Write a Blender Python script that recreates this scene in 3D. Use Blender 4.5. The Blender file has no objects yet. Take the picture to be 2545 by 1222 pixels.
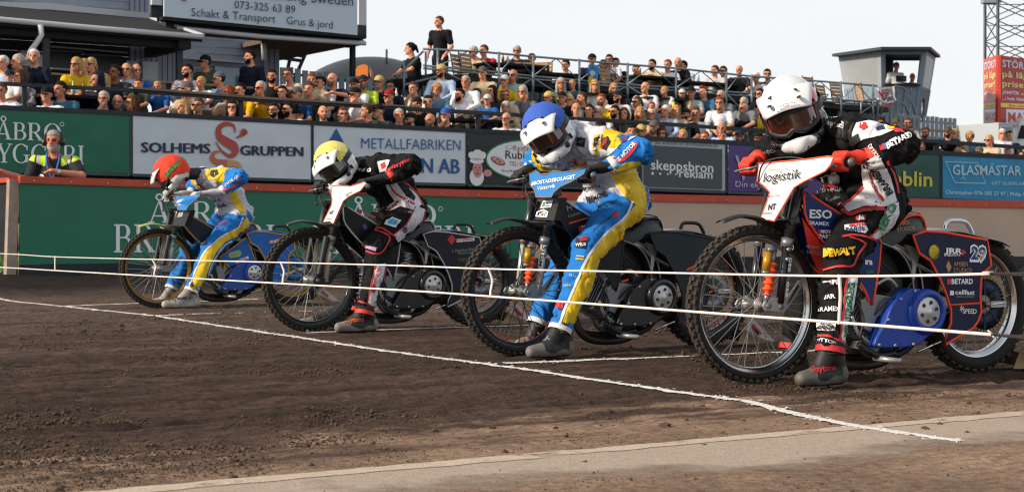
import bpy, bmesh, math, random
import numpy as np
from mathutils import Vector, Matrix, noise
from mathutils.bvhtree import BVHTree
C = bpy.context.scene
COL = C.collection
R = math.radians
random.seed(7); rng = np.random.default_rng(7)

# ------------------------------------------------------------------ camera
FPX, CXP, HORIZ, EYE = 4200.0, 1272.5, 576.0, 0.69      # focal length in photo pixels, photo centre, horizon row, eye height
cam = bpy.data.cameras.new("camera"); camo = bpy.data.objects.new("camera", cam); COL.objects.link(camo)
camo.location = (0, 0, EYE); camo.rotation_euler = (R(90), 0, 0)
cam.sensor_width = 36.0; cam.lens = FPX / 2545.0 * 36.0
cam.shift_y = -(611.0 - HORIZ) / 2545.0
cam.clip_start = 0.1; cam.clip_end = 2000
cam.dof.use_dof = True; cam.dof.focus_distance = 8.6; cam.dof.aperture_fstop = 8.0
C.camera = camo

# ------------------------------------------------------------------ sky: bright high overcast, soft low sun from the left
SUN_EL, SUN_AZ = 27.0, -117.0          # azimuth from +Y (view direction) towards +X: the sun stands low on the left, a little behind the camera
w = bpy.data.worlds.new("World"); C.world = w; w.use_nodes = True
nt = w.node_tree; nt.nodes.clear()
sky = nt.nodes.new('ShaderNodeTexSky'); sky.sky_type = 'NISHITA'; sky.sun_disc = False
sky.sun_elevation = R(SUN_EL); sky.sun_rotation = R(SUN_AZ); sky.air_density = 1.4; sky.dust_density = 4.0
tc = nt.nodes.new('ShaderNodeTexCoord')
nz = nt.nodes.new('ShaderNodeTexNoise'); nz.inputs['Scale'].default_value = 2.2; nz.inputs['Detail'].default_value = 4
mp = nt.nodes.new('ShaderNodeMapping'); mp.inputs['Scale'].default_value = (1, 1, 4)
nt.links.new(tc.outputs['Generated'], mp.inputs['Vector']); nt.links.new(mp.outputs['Vector'], nz.inputs['Vector'])
rp = nt.nodes.new('ShaderNodeValToRGB')
rp.color_ramp.elements[0].position = .3; rp.color_ramp.elements[0].color = (.94, .96, .98, 1)
rp.color_ramp.elements[1].position = .75; rp.color_ramp.elements[1].color = (1.02, 1.02, 1.02, 1)
nt.links.new(nz.outputs['Fac'], rp.inputs['Fac'])
sx = nt.nodes.new('ShaderNodeSeparateXYZ'); nt.links.new(tc.outputs['Generated'], sx.inputs['Vector'])
el = nt.nodes.new('ShaderNodeValToRGB'); nt.links.new(sx.outputs['Z'], el.inputs['Fac'])       # thin bright cloud low down, opening to a duller sky overhead
e = el.color_ramp.elements; e[0].position = 0.; e[0].color = (8.3, 8.42, 8.5, 1); e[1].position = .26; e[1].color = (7.9, 8.05, 8.2, 1)
k = el.color_ramp.elements.new(.55); k.color = (5.8, 6.1, 6.5, 1); k = el.color_ramp.elements.new(1.); k.color = (3.2, 3.5, 4.0, 1)
m0 = nt.nodes.new('ShaderNodeMixRGB'); m0.blend_type = 'MULTIPLY'; m0.inputs['Fac'].default_value = 1
nt.links.new(el.outputs['Color'], m0.inputs['Color1']); nt.links.new(rp.outputs['Color'], m0.inputs['Color2'])
mx = nt.nodes.new('ShaderNodeMixRGB'); mx.inputs['Fac'].default_value = .93     # cloud cover over the clear sky
nt.links.new(sky.outputs['Color'], mx.inputs['Color1']); nt.links.new(m0.outputs['Color'], mx.inputs['Color2'])
bg = nt.nodes.new('ShaderNodeBackground'); bg.inputs['Strength'].default_value = 0.090
out = nt.nodes.new('ShaderNodeOutputWorld')
nt.links.new(mx.outputs['Color'], bg.inputs['Color']); nt.links.new(bg.outputs['Background'], out.inputs['Surface'])
sl = bpy.data.lights.new("sun", 'SUN'); sl.energy = 4.0; sl.angle = R(5); sl.color = (1, .86, .70)
so = bpy.data.objects.new("sun", sl); COL.objects.link(so)
sd = Vector((math.sin(R(SUN_AZ)) * math.cos(R(SUN_EL)), math.cos(R(SUN_AZ)) * math.cos(R(SUN_EL)), math.sin(R(SUN_EL))))
so.rotation_euler = sd.to_track_quat('Z', 'Y').to_euler(); so.location = sd * 50
sky.sun_rotation = math.atan2(sd.x, sd.y)
C.view_settings.view_transform = 'Standard'; C.view_settings.look = 'None'
C.view_settings.exposure = 0.42; C.view_settings.gamma = 1
C.view_settings.use_curve_mapping = False
C.cycles.filter_width = 1.15; C.cycles.max_bounces = 6; C.cycles.use_denoising = True

# ------------------------------------------------------------------ colour and materials
def lin(v): return v / 12.92 if v <= .04045 else ((v + .055) / 1.055) ** 2.4
def S(h):
    h = h.lstrip('#'); return tuple(lin(int(h[i:i+2], 16) / 255) for i in (0, 2, 4))
MATS = {}
def mat(name, col, rough=.6, metal=0., nscale=0, namp=.15, bump=0, bscale=60, coat=0, attr=None, objcol=False, sheen=0, aniso=None, spec=None, trans=0):
    """Procedural principled material: base colour with a noise variation and a noise bump."""
    if name in MATS: return MATS[name]
    m = bpy.data.materials.new(name); m.use_nodes = True; t = m.node_tree; b = t.nodes['Principled BSDF']
    if isinstance(col, str): col = S(col)
    b.inputs['Base Color'].default_value = (*col, 1); b.inputs['Roughness'].default_value = rough; b.inputs['Metallic'].default_value = metal
    b.inputs['Coat Weight'].default_value = coat; b.inputs['Coat Roughness'].default_value = .12
    if sheen: b.inputs['Sheen Weight'].default_value = sheen
    if spec is not None: b.inputs['Specular IOR Level'].default_value = spec
    if trans: b.inputs['Transmission Weight'].default_value = trans
    m.diffuse_color = (*col, 1)
    co = t.nodes.new('ShaderNodeTexCoord'); vec = co.outputs['Object']
    if aniso:
        mpn = t.nodes.new('ShaderNodeMapping'); mpn.inputs['Scale'].default_value = aniso; t.links.new(vec, mpn.inputs['Vector']); vec = mpn.outputs['Vector']
    src = None
    if attr:
        a = t.nodes.new('ShaderNodeAttribute'); a.attribute_name = attr; src = a.outputs['Color']
    if objcol:
        a = t.nodes.new('ShaderNodeObjectInfo'); src = a.outputs['Color']
    if nscale:
        n = t.nodes.new('ShaderNodeTexNoise'); n.inputs['Scale'].default_value = nscale; n.inputs['Detail'].default_value = 5; t.links.new(vec, n.inputs['Vector'])
        mr = t.nodes.new('ShaderNodeMapRange'); mr.inputs['From Min'].default_value = .3; mr.inputs['From Max'].default_value = .7
        mr.inputs['To Min'].default_value = 1 - namp; mr.inputs['To Max'].default_value = 1 + namp; t.links.new(n.outputs['Fac'], mr.inputs['Value'])
        mm = t.nodes.new('ShaderNodeMixRGB'); mm.blend_type = 'MULTIPLY'; mm.inputs['Fac'].default_value = 1
        if src: t.links.new(src, mm.inputs['Color1'])
        else: mm.inputs['Color1'].default_value = (*col, 1)
        t.links.new(mr.outputs['Result'], mm.inputs['Color2']); src = mm.outputs['Color']
    if src: t.links.new(src, b.inputs['Base Color'])
    if bump:
        n2 = t.nodes.new('ShaderNodeTexNoise'); n2.inputs['Scale'].default_value = bscale; n2.inputs['Detail'].default_value = 4; t.links.new(vec, n2.inputs['Vector'])
        bp = t.nodes.new('ShaderNodeBump'); bp.inputs['Strength'].default_value = bump; bp.inputs['Distance'].default_value = .01
        t.links.new(n2.outputs['Fac'], bp.inputs['Height']); t.links.new(bp.outputs['Normal'], b.inputs['Normal'])
    MATS[name] = m; return m

# ------------------------------------------------------------------ tags
def tag(o, label=None, cat=None, group=None, kind=None):
    if label: o['label'] = label
    if cat: o['category'] = cat
    if group: o['group'] = group
    if kind: o['kind'] = kind
    return o
def empty(name, loc=(0, 0, 0), rz=0., label=None, cat=None, group=None, parent=None):
    o = bpy.data.objects.new(name, None); COL.objects.link(o); o.location = loc; o.rotation_euler = (0, 0, rz); o.empty_display_size = .1
    if parent: o.parent = parent
    return tag(o, label, cat, group)
def copy_tree(o, parent=None):
    c = o.copy(); COL.objects.link(c)
    if parent: c.parent = parent
    for ch in o.children: copy_tree(ch, c)
    return c

# ------------------------------------------------------------------ mesh builder
class MB:
    def __init__(s): s.v = []; s.f = []; s.fm = []; s.mats = []; s.sm = []
    def mi(s, m):
        if m not in s.mats: s.mats.append(m)
        return s.mats.index(m)
    def add(s, vs, fs, m=None, M=None, smooth=False):
        o = len(s.v); k = s.mi(m) if m else 0
        if M is not None: vs = [M @ Vector(v) for v in vs]
        s.v += [tuple(v) for v in vs]
        for f in fs: s.f.append([i + o for i in f]); s.fm.append(k); s.sm.append(smooth)
        return s
    def box(s, c, d, m=None, M=None, rz=0., ry=0., rx=0.):
        hx, hy, hz = d[0] / 2, d[1] / 2, d[2] / 2
        vs = [Vector((x * hx, y * hy, z * hz)) for x in (-1, 1) for y in (-1, 1) for z in (-1, 1)]
        if rz or ry or rx:
            from mathutils import Euler
            q = Euler((rx, ry, rz)).to_matrix(); vs = [q @ v for v in vs]
        vs = [v + Vector(c) for v in vs]
        return s.add(vs, [(0, 1, 3, 2), (4, 6, 7, 5), (0, 4, 5, 1), (2, 3, 7, 6), (0, 2, 6, 4), (1, 5, 7, 3)], m, M)
    def tube(s, pts, r, n=8, m=None, M=None, caps=True, closed=False, flat=1.0, up=None):
        pts = [Vector(p) for p in pts]; N = len(pts); rs = r if isinstance(r, (list, tuple)) else [r] * N
        vs = []; fs = []; ref = None
        for i, p in enumerate(pts):
            if closed: d = pts[(i + 1) % N] - pts[i - 1]
            else: d = pts[min(i + 1, N - 1)] - pts[max(i - 1, 0)]
            d.normalize()
            if ref is None:
                ref = Vector(up) if up else (Vector((0, 0, 1)) if abs(d.z) < .9 else Vector((0, 1, 0)))
            a = ref - d * ref.dot(d)
            if a.length < 1e-5: a = Vector((1, .3, .2)) - d * d.dot(Vector((1, .3, .2)))
            a.normalize(); b = d.cross(a)
            if not up: ref = a
            for k in range(n):
                t = 2 * math.pi * (k + (.5 if n == 4 else 0)) / n
                vs.append(p + (a * math.cos(t) * flat + b * math.sin(t)) * rs[i])
        L = N if closed else N - 1
        for i in range(L):
            j = (i + 1) % N
            for k in range(n):
                k2 = (k + 1) % n; fs.append((i * n + k, i * n + k2, j * n + k2, j * n + k))
        if caps and not closed: fs.append(tuple(range(n - 1, -1, -1))); fs.append(tuple((N - 1) * n + k for k in range(n)))
        return s.add(vs, fs, m, M, smooth=n > 4)
    def lathe(s, prof, n=32, m=None, M=None, axis='y', smooth=True, closed=False):
        """profile of (radius, height) turned about the axis"""
        vs = []; fs = []; P = len(prof)
        for k in range(n):
            t = 2 * math.pi * k / n
            for r, h in prof:
                vs.append((r * math.cos(t), h, r * math.sin(t)) if axis == 'y' else (r * math.cos(t), r * math.sin(t), h))
        for k in range(n):
            k2 = (k + 1) % n
            for i in range(P if closed else P - 1):
                j = (i + 1) % P
                fs.append((k * P + i, k * P + j, k2 * P + j, k2 * P + i))
        return s.add(vs, fs, m, M, smooth)
    def prism(s, outline, y0, y1, m=None, M=None, plane='xz'):
        """outline in (x,z) pulled from y0 to y1 (concave outlines are fine)"""
        n = len(outline)
        mk = (lambda a, b, h: (a, h, b)) if plane == 'xz' else ((lambda a, b, h: (a, b, h)) if plane == 'xy' else (lambda a, b, h: (h, a, b)))
        vs = [mk(a, b, y0) for a, b in outline] + [mk(a, b, y1) for a, b in outline]
        fs = [tuple(range(n)), tuple(range(2 * n - 1, n - 1, -1))] + [(i, i + n, (i + 1) % n + n, (i + 1) % n) for i in range(n)]
        return s.add(vs, fs, m, M)
    def sheet(s, rows, m=None, M=None, smooth=True):
        """grid of points, rows of equal length"""
        nr, nc = len(rows), len(rows[0]); vs = [p for r in rows for p in r]
        return s.add(vs, [(i * nc + j, i * nc + j + 1, (i + 1) * nc + j + 1, (i + 1) * nc + j) for i in range(nr - 1) for j in range(nc - 1)], m, M, smooth)
    def build(s, name, m=None, parent=None, bevel=0, fix=False, solid=0):
        me = bpy.data.meshes.new(name); me.from_pydata(s.v, [], s.f)
        ms = s.mats if s.mats else [m]
        if m and not s.mats: ms = [m]
        for x in ms: me.materials.append(x)
        me.polygons.foreach_set('material_index', s.fm); me.polygons.foreach_set('use_smooth', s.sm)
        if fix:
            bm = bmesh.new(); bm.from_mesh(me); bmesh.ops.recalc_face_normals(bm, faces=bm.faces); bm.to_mesh(me); bm.free()
        me.update()
        o = bpy.data.objects.new(name, me); COL.objects.link(o)
        if parent: o.parent = parent
        if solid:
            md = o.modifiers.new('solid', 'SOLIDIFY'); md.thickness = solid; md.offset = 0
        if bevel:
            md = o.modifiers.new('bevel', 'BEVEL'); md.width = bevel; md.segments = 2; md.limit_method = 'ANGLE'; md.angle_limit = R(40)
        return o

# ------------------------------------------------------------------ writing: flat letter outlines from the built-in font
_TC = {}
def glyphs(txt, bold=0., res=2):
    key = (txt, bold, res)
    if key in _TC: return _TC[key]
    cu = bpy.data.curves.new('t', 'FONT'); cu.body = txt; cu.resolution_u = res; cu.offset = bold
    ob = bpy.data.objects.new('t', cu); me = bpy.data.meshes.new_from_object(ob)
    bm = bmesh.new(); bm.from_mesh(me); bmesh.ops.triangulate(bm, faces=bm.faces); bm.to_mesh(me); bm.free()
    vs = np.array([v.co[:2] for v in me.vertices]) if len(me.vertices) else np.zeros((0, 2)); fs = [tuple(p.vertices) for p in me.polygons]
    bpy.data.objects.remove(ob); bpy.data.meshes.remove(me); bpy.data.curves.remove(cu)
    _TC[key] = (vs, fs); return vs, fs
def text_unit(txt, bold=0., shear=0., res=2):
    """letters scaled to x 0..1, baseline at 0 and capital height 1"""
    vs, fs = glyphs(txt, bold, res); v = vs.copy()
    if len(v) == 0: return v, fs
    v[:, 0] -= v[:, 0].min(); v[:, 0] /= max(v[:, 0].max(), 1e-6); v[:, 1] /= .69
    v[:, 0] += shear * v[:, 1]
    return v, fs

# ------------------------------------------------------------------ track frame: t runs along the straight (to the right and away), n across it
TH = R(33.0); TX, TY = math.cos(TH), math.sin(TH)
def pix_plane(px, py, n):
    """where the sight line of a photo pixel meets the upright plane n metres across the track: (s, z)"""
    a = (px - CXP) / FPX; Y = n / (TX - a * TY); X = a * Y
    return X * TX + Y * TY, EYE - (py - HORIZ) / FPX * Y
def W(s, n, z=0.): return Vector((s * TX - n * TY, s * TY + n * TX, z))
def depth_at(px, n): return n / (TX - (px - CXP) / FPX * TY)
MT = Matrix.Rotation(TH, 4, 'Z')       # local (s, n, z) -> world
def ground_px(px, py, z=0.):
    Y = (EYE - z) * FPX / (py - HORIZ); return Vector(((px - CXP) / FPX * Y, Y, z))
def sstep(x, a, b):
    t = np.clip((x - a) / (b - a), 0, 1); return t * t * (3 - 2 * t)
# ------------------------------------------------------------------ numpy noise
def _h(ix, iy, sd):
    n = (ix.astype(np.int64) * 374761393 + iy.astype(np.int64) * 668265263 + sd * 1274126177) & 0x7fffffff
    n = ((n ^ (n >> 13)) * 1274126177) & 0x7fffffff
    return ((n ^ (n >> 16)) & 0xffff) / 65535.0
def vn(x, y, sd=0):
    x = np.asarray(x, float); y = np.asarray(y, float)
    ix = np.floor(x); iy = np.floor(y); fx = x - ix; fy = y - iy; fx = fx * fx * fx * (fx * (fx * 6 - 15) + 10); fy = fy * fy * fy * (fy * (fy * 6 - 15) + 10)
    a = _h(ix, iy, sd); b = _h(ix + 1, iy, sd); c = _h(ix, iy + 1, sd); d = _h(ix + 1, iy + 1, sd)
    return (a * (1 - fx) + b * fx) * (1 - fy) + (c * (1 - fx) + d * fx) * fy - .5
def fbm(x, y, sd=0, o=4):
    t = 0; a = 1
    for i in range(o): t = t + a * vn(x * 2 ** i, y * 2 ** i, sd + i * 17); a *= .5
    return t

# ------------------------------------------------------------------ the ground
KERB = 4.34
START = [(-120, 730), (0, 745), (160, 761), (375, 783), (720, 835), (1000, 877), (1260, 910), (1500, 946), (1700, 974), (1860, 996), (1990, 1030), (2130, 1058), (2385, 1095)]
LANES = ([(165, 760), (330, 753), (430, 751), (560, 746), (640, 743)], [(378, 785), (500, 779), (690, 775), (860, 769), (1110, 763)], [(758, 827), (900, 821), (1100, 814), (1420, 805)], [(1255, 902), (1480, 892), (1750, 882), (2060, 869)])
_sn = lambda pts: np.array([(p.x * TX + p.y * TY, -p.x * TY + p.y * TX) for p in (ground_px(*q) for q in pts)])
_st = _sn(START)[::-1]; _ln = [_sn(l) for l in LANES]
def raked(s, n):
    """the soil is patted flat where the chalk was laid"""
    f = np.exp(-((s - np.interp(n, _st[:, 1], _st[:, 0])) / .13) ** 2)
    for l in _ln: f = np.maximum(f, np.exp(-((n - np.interp(s, l[:, 0], l[:, 1])) / .13) ** 2) * ((s > l[0, 0] - .2) & (s < l[-1, 0] + .2)))
    return 1 - .88 * f
def gh(X, Y):
    """height of the raked shale: ruts along the straight, crumbs, and a bank that rises to the outer fence"""
    X = np.asarray(X, float); Y = np.asarray(Y, float)
    s = X * TX + Y * TY; n = -X * TY + Y * TX
    loose = sstep(n, 4.6, 5.6)
    h = loose * (.020 * fbm(n * 2.6, s * .16, 3, 3) + .014 * fbm(n * 9, s * 1.1, 5, 3)) + (.004 + .016 * loose) * fbm(n * 13, s * 9, 9, 5) + .016 * loose * (np.abs(vn(n * 7, s * .35, 21)) - .2)
    h = h * raked(s, n)
    bank = sstep(n, 16.6, 20.4) * (.075 + .085 * sstep(-s, -24, -6))
    for n0, dp, wv in ((5.75, .010, .10), (6.5, .013, .16), (7.35, .011, .12), (8.6, .013, .2), (9.3, .010, .14), (11.1, .012, .2), (12.9, .012, .22), (14.6, .011, .2)):      # tyre ruts
        q = (n - n0 - wv * vn(s * .35, n0 * 3., 71)) / .055; h = h + raked(s, n) * (-dp * np.exp(-q * q) + dp * .5 * np.exp(-(np.abs(q) - 1.7) ** 2 * 2))
    return h + bank - .004
def ground_mat():
    m = bpy.data.materials.new("shale"); m.use_nodes = True; t = m.node_tree; b = t.nodes['Principled BSDF']; L = t.links.new
    b.inputs['Roughness'].default_value = .97; b.inputs['Specular IOR Level'].default_value = .15
    tc = t.nodes.new('ShaderNodeTexCoord')
    rot = t.nodes.new('ShaderNodeMapping'); rot.vector_type = 'TEXTURE'; rot.inputs['Rotation'].default_value = (0, 0, TH); L(tc.outputs['Object'], rot.inputs['Vector'])
    sp = t.nodes.new('ShaderNodeSeparateXYZ'); L(rot.outputs['Vector'], sp.inputs['Vector'])
    def nz(scale, detail=5, vec=None, mp=None, rough=.6):
        n = t.nodes.new('ShaderNodeTexNoise'); n.inputs['Scale'].default_value = scale; n.inputs['Detail'].default_value = detail; n.inputs['Roughness'].default_value = rough
        v = rot.outputs['Vector']
        if mp:
            q = t.nodes.new('ShaderNodeMapping'); q.inputs['Scale'].default_value = mp; L(v, q.inputs['Vector']); v = q.outputs['Vector']
        L(v, n.inputs['Vector']); return n.outputs['Fac']
    def mr(src, a, c, x=0., y=1.):
        n = t.nodes.new('ShaderNodeMapRange'); n.inputs['From Min'].default_value = a; n.inputs['From Max'].default_value = c; n.inputs['To Min'].default_value = x; n.inputs['To Max'].default_value = y
        L(src, n.inputs['Value']); return n.outputs['Result']
    def mul(a, c, op='MULTIPLY'):
        n = t.nodes.new('ShaderNodeMath'); n.operation = op
        for i, v in enumerate((a, c)):
            if isinstance(v, (int, float)): n.inputs[i].default_value = v
            else: L(v, n.inputs[i])
        return n.outputs[0]
    def mix(f, c1, c2):
        n = t.nodes.new('ShaderNodeMixRGB')
        L(f, n.inputs['Fac'])
        for i, v in ((1, c1), (2, c2)):
            if isinstance(v, str): n.inputs[i].default_value = (*S(v), 1)
            else: L(v, n.inputs[i])
        return n.outputs['Color']
    # dark damp shale on the racing line, dry sandy shale swept up to the kerb
    streak = nz(1.0, 7, mp=(.2, 4.6, 1), rough=.66); blot = nz(1.6, 5); grain = nz(26, 10, rough=.78)
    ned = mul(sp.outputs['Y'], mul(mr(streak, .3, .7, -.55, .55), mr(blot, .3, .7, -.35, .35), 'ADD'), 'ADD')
    dark = mix(mr(streak, .35, .68), '#241a15', '#5a463b')
    dark = mix(mr(blot, .45, .75), dark, '#3c2f28')
    sand = mix(mr(blot, .3, .7), '#977d68', '#6c5849')
    col = mix(mr(ned, 4.85, 5.3), sand, dark)
    col = mix(mr(ned, 9.2, 12.5), col, mix(mr(streak, .3, .7), '#3a2e28', '#66554a'))
    col = mix(mr(ned, 17.0, 18.6), col, '#1f1a18')  # dark band at the fence foot: shade and damp painted into the colour
    g = t.nodes.new('ShaderNodeMixRGB'); g.blend_type = 'MULTIPLY'; g.inputs['Fac'].default_value = 1; L(col, g.inputs[1])
    L(mr(grain, .32, .68, .38, 1.62), g.inputs[2])
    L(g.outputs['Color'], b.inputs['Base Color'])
    bp = t.nodes.new('ShaderNodeBump'); bp.inputs['Strength'].default_value = 1.; bp.inputs['Distance'].default_value = .010
    L(mul(mul(nz(38, 6, rough=.7), mul(nz(120, 3), .35), 'ADD'), mul(nz(10, 4, mp=(.5, 1.6, 1)), .8), 'ADD'), bp.inputs['Height']); L(bp.outputs['Normal'], b.inputs['Normal'])
    return m
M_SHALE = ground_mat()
ys = 2.6 * (62 / 2.6) ** (np.linspace(0, 1, 860)); us = np.linspace(-.62, .62, 560)
Yg, Ug = np.meshgrid(ys, us, indexing='ij'); Xg = Ug * Yg; Zg = gh(Xg, Yg)
def grid_obj(name, X, Y, Z, m):
    nr, nc = X.shape; me = bpy.data.meshes.new(name)
    V = np.stack([X, Y, Z], -1).reshape(-1, 3); i = np.arange(nr * nc).reshape(nr, nc)
    F = np.stack([i[:-1, :-1], i[:-1, 1:], i[1:, 1:], i[1:, :-1]], -1).reshape(-1, 4)
    me.vertices.add(len(V)); me.vertices.foreach_set('co', V.ravel().astype(np.float32))
    me.loops.add(F.size); me.loops.foreach_set('vertex_index', F.ravel().astype(np.int32)); me.polygons.add(len(F))
    me.polygons.foreach_set('loop_start', (np.arange(len(F)) * 4).astype(np.int32)); me.polygons.foreach_set('loop_total', np.full(len(F), 4, np.int32))
    me.polygons.foreach_set('use_smooth', np.ones(len(F), bool)); me.materials.append(m); me.update(calc_edges=True); me.validate()
    o = bpy.data.objects.new(name, me); COL.objects.link(o); return o
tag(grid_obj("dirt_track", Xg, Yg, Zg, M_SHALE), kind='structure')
far = MB(); far.box((0, 100, -.35), (900, 1100, .4)); tag(far.build("ground", mat('earth', '#4a4238', .95, nscale=.4, namp=.3)), kind='structure')

# concrete strip along the inside kerb, half buried in drifted shale, and the pale painted edge line
def worn_mat(name, col, alpha_scale, lo, hi, edges=None, nscale=30, namp=.12, stretch=(1, 1, 1)):
    m = mat(name, col, .93, nscale=nscale, namp=namp, bump=.5, bscale=90); t = m.node_tree; b = t.nodes['Principled BSDF']; L = t.links.new
    tc = t.nodes.new('ShaderNodeTexCoord'); rot = t.nodes.new('ShaderNodeMapping'); rot.vector_type = 'TEXTURE'; rot.inputs['Rotation'].default_value = (0, 0, TH); L(tc.outputs['Object'], rot.inputs['Vector'])
    q = t.nodes.new('ShaderNodeMapping'); q.inputs['Scale'].default_value = stretch; L(rot.outputs['Vector'], q.inputs['Vector'])
    n = t.nodes.new('ShaderNodeTexNoise'); n.inputs['Scale'].default_value = alpha_scale; n.inputs['Detail'].default_value = 7; n.inputs['Roughness'].default_value = .68; L(q.outputs['Vector'], n.inputs['Vector'])
    src = n.outputs['Fac']
    if edges:                                      # drift: the lower n, the more shale lies on the concrete
        sp = t.nodes.new('ShaderNodeSeparateXYZ'); L(rot.outputs['Vector'], sp.inputs['Vector'])
        r1 = t.nodes.new('ShaderNodeMapRange'); r1.inputs['From Min'].default_value = edges[0]; r1.inputs['From Max'].default_value = edges[1]; r1.inputs['To Min'].default_value = edges[2]; r1.inputs['To Max'].default_value = edges[3]
        L(sp.outputs['Y'], r1.inputs['Value'])
        ad = t.nodes.new('ShaderNodeMath'); L(src, ad.inputs[0]); L(r1.outputs['Result'], ad.inputs[1]); src = ad.outputs[0]
    r = t.nodes.new('ShaderNodeMapRange'); r.inputs['From Min'].default_value = lo; r.inputs['From Max'].default_value = hi; L(src, r.inputs['Value'])
    L(r.outputs['Result'], b.inputs['Alpha']); return m
def strip_sheet(name, s0, s1, n0, n1, z, m, ds=.06, dn=.06):
    S_, N_ = np.meshgrid(np.arange(s0, s1, ds), np.linspace(n0, n1, max(2, int((n1 - n0) / dn) + 1)), indexing='xy')
    X = S_ * TX - N_ * TY; Y = S_ * TY + N_ * TX
    return tag(grid_obj(name, X, Y, gh(X, Y) + z, m), kind='structure')
strip_sheet("concrete_strip", -3, 16, 1.9, KERB + .01, .003, worn_mat("concrete", '#a08f7f', 1.0, .36, .56, (3.45, 4.15, -.26, .13)), ds=.04, dn=.03)
strip_sheet("kerb_line", -3, 18, KERB - .048, KERB + .05, .0048, worn_mat("kerb_paint", '#b5a390', 5, .34, .46), ds=.04, dn=.03)

# chalk lines: powder with ragged edges
M_CHALK = worn_mat("chalk", '#d4d1cc', 34, .28, .38, nscale=60, namp=.08)
def chalk(name, pts, wd):
    P = [ground_px(*p) for p in pts]; rows = []; L = 0
    seg = []
    for a, b in zip(P[:-1], P[1:]):
        k = max(2, int((b - a).length / .015)); seg += [a.lerp(b, i / k) for i in range(k)]
    seg.append(P[-1])
    for i, p in enumerate(seg):
        d = (seg[min(i + 1, len(seg) - 1)] - seg[max(i - 1, 0)]).normalized(); nn = Vector((-d.y, d.x, 0)); L += .015
        w1 = wd * (.52 + .14 * float(fbm(L * 9, 1.3, 31, 4)) + .24 * float(fbm(L * 40, 7., 33, 3))); w2 = wd * (.52 + .14 * float(fbm(L * 9, 9.3, 37, 4)) + .24 * float(fbm(L * 40, 3., 35, 3)))
        off = wd * .10 * float(fbm(L * .8, 4., 41, 2))
        row = []
        for q in (-w1, -w1 * .4, w2 * .4, w2):
            v = p + nn * (q + off); row.append((v.x, v.y, float(gh(v.x, v.y)) + .0045 + (.002 if abs(q) < min(w1, w2) * .6 else 0)))
        rows.append(row)
    m = MB(); m.sheet(rows, M_CHALK)
    for i in range(int(len(seg) * 1.6)):                                  # loose powder and flakes beside the line
        p = random.choice(seg); q = seg[min(seg.index(p) + 1, len(seg) - 1)] - p if random.random() < 0 else Vector((random.gauss(0, .05), random.gauss(0, .05), 0)); o_ = random.gauss(0, wd * .62)
        d = (P[-1] - P[0]).normalized(); nn = Vector((-d.y, d.x, 0)); c = p + d * random.uniform(-.05, .05) + nn * o_; r = random.uniform(.003, .012); k = random.randint(4, 6); z = float(gh(c.x, c.y)) + .004
        m.add([(c.x + r * random.uniform(.5, 1.3) * math.cos(6.283 * t / k), c.y + r * random.uniform(.5, 1.3) * math.sin(6.283 * t / k), z + random.uniform(0, .004)) for t in range(k)], [tuple(range(k))], M_CHALK)
    return tag(m.build(name), kind='structure')
chalk("start_line", START, .052)
for pts in LANES:
    chalk("lane_line", pts, .052)

# crumbs and clods of shale thrown up to the kerb (too many to count)
cl = MB(); M_CLOD = mat('clod', '#4a3a2f', .97, nscale=30, namp=.45)
def clod(x, y, r):
    z = float(gh(x, y)); vs = []; seed = random.random() * 99
    for i in range(4):
        th = math.pi * (i + .35) / 4
        for k in range(6):
            ph = 2 * math.pi * k / 6 + i * .5; q = r * (.55 + .8 * random.random())
            vs.append((x + q * math.sin(th) * math.cos(ph), y + q * math.sin(th) * math.sin(ph), z + r * .2 + q * .6 * math.cos(th)))
    fs = [(i * 6 + k, i * 6 + (k + 1) % 6, (i + 1) * 6 + (k + 1) % 6, (i + 1) * 6 + k) for i in range(3) for k in range(6)] + [(0, 1, 2, 3, 4, 5), (23, 22, 21, 20, 19, 18)]
    cl.add(vs, [f[::-1] for f in fs], smooth=False)
for i in range(2600):
    n = KERB + abs(random.gauss(.15, .75)) if random.random() < .55 else random.uniform(4.6, 12)
    if random.random() < .1: n = random.uniform(2.5, KERB)
    sm = random.uniform(-2.5 + (n - 4) * .2, 9 + (n - 4) * 1.0)
    v = W(sm, n)
    if v.y < 3.6: continue
    r = min(.016, .0028 * random.paretovariate(2.3)) * (1. if n < 6 else .8)
    clod(v.x, v.y, r)
for px, py, r in ((1655, 1057, .024), (1510, 1035, .012), (1225, 1062, .016), (1080, 1066, .013), (2300, 1064, .014), (2335, 1052, .013), (595, 1153, .014), (145, 1213, .018), (375, 1143, .012), (520, 1127, .010)):
    v = ground_px(px, py); clod(v.x, v.y, r)
NC = 170000; yy = 3.9 * (15. / 3.9) ** (rng.random(NC) ** 1.2); xx = yy * rng.uniform(-.36, .36, NC); nn_ = -xx * TY + yy * TX
kp = (nn_ > KERB + .02) | (rng.random(NC) < .12); xx, yy, nn_ = xx[kp], yy[kp], nn_[kp]; NC = len(xx)
clump = np.clip(.5 + 1.6 * fbm(xx * 1.7, yy * 1.7, 61, 3) + .8 * vn(nn_ * 5, (xx * TX + yy * TY) * .3, 63), .30, 1.5) * np.where(nn_ < 5.0, .5, 1.)
rr = np.clip(.0026 * (1 - rng.random(NC)) ** (-1 / 2.8), 0, .011) * clump * np.where(nn_ > 5.5, 1.15, .9); zz = gh(xx, yy)
octv = np.array([(1, 0, 0), (0, 1, 0), (-1, 0, 0), (0, -1, 0), (0, 0, 1), (0, 0, -.5)], float); octf = np.array([(0, 1, 4), (1, 2, 4), (2, 3, 4), (3, 0, 4), (1, 0, 5), (2, 1, 5), (3, 2, 5), (0, 3, 5)])
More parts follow.
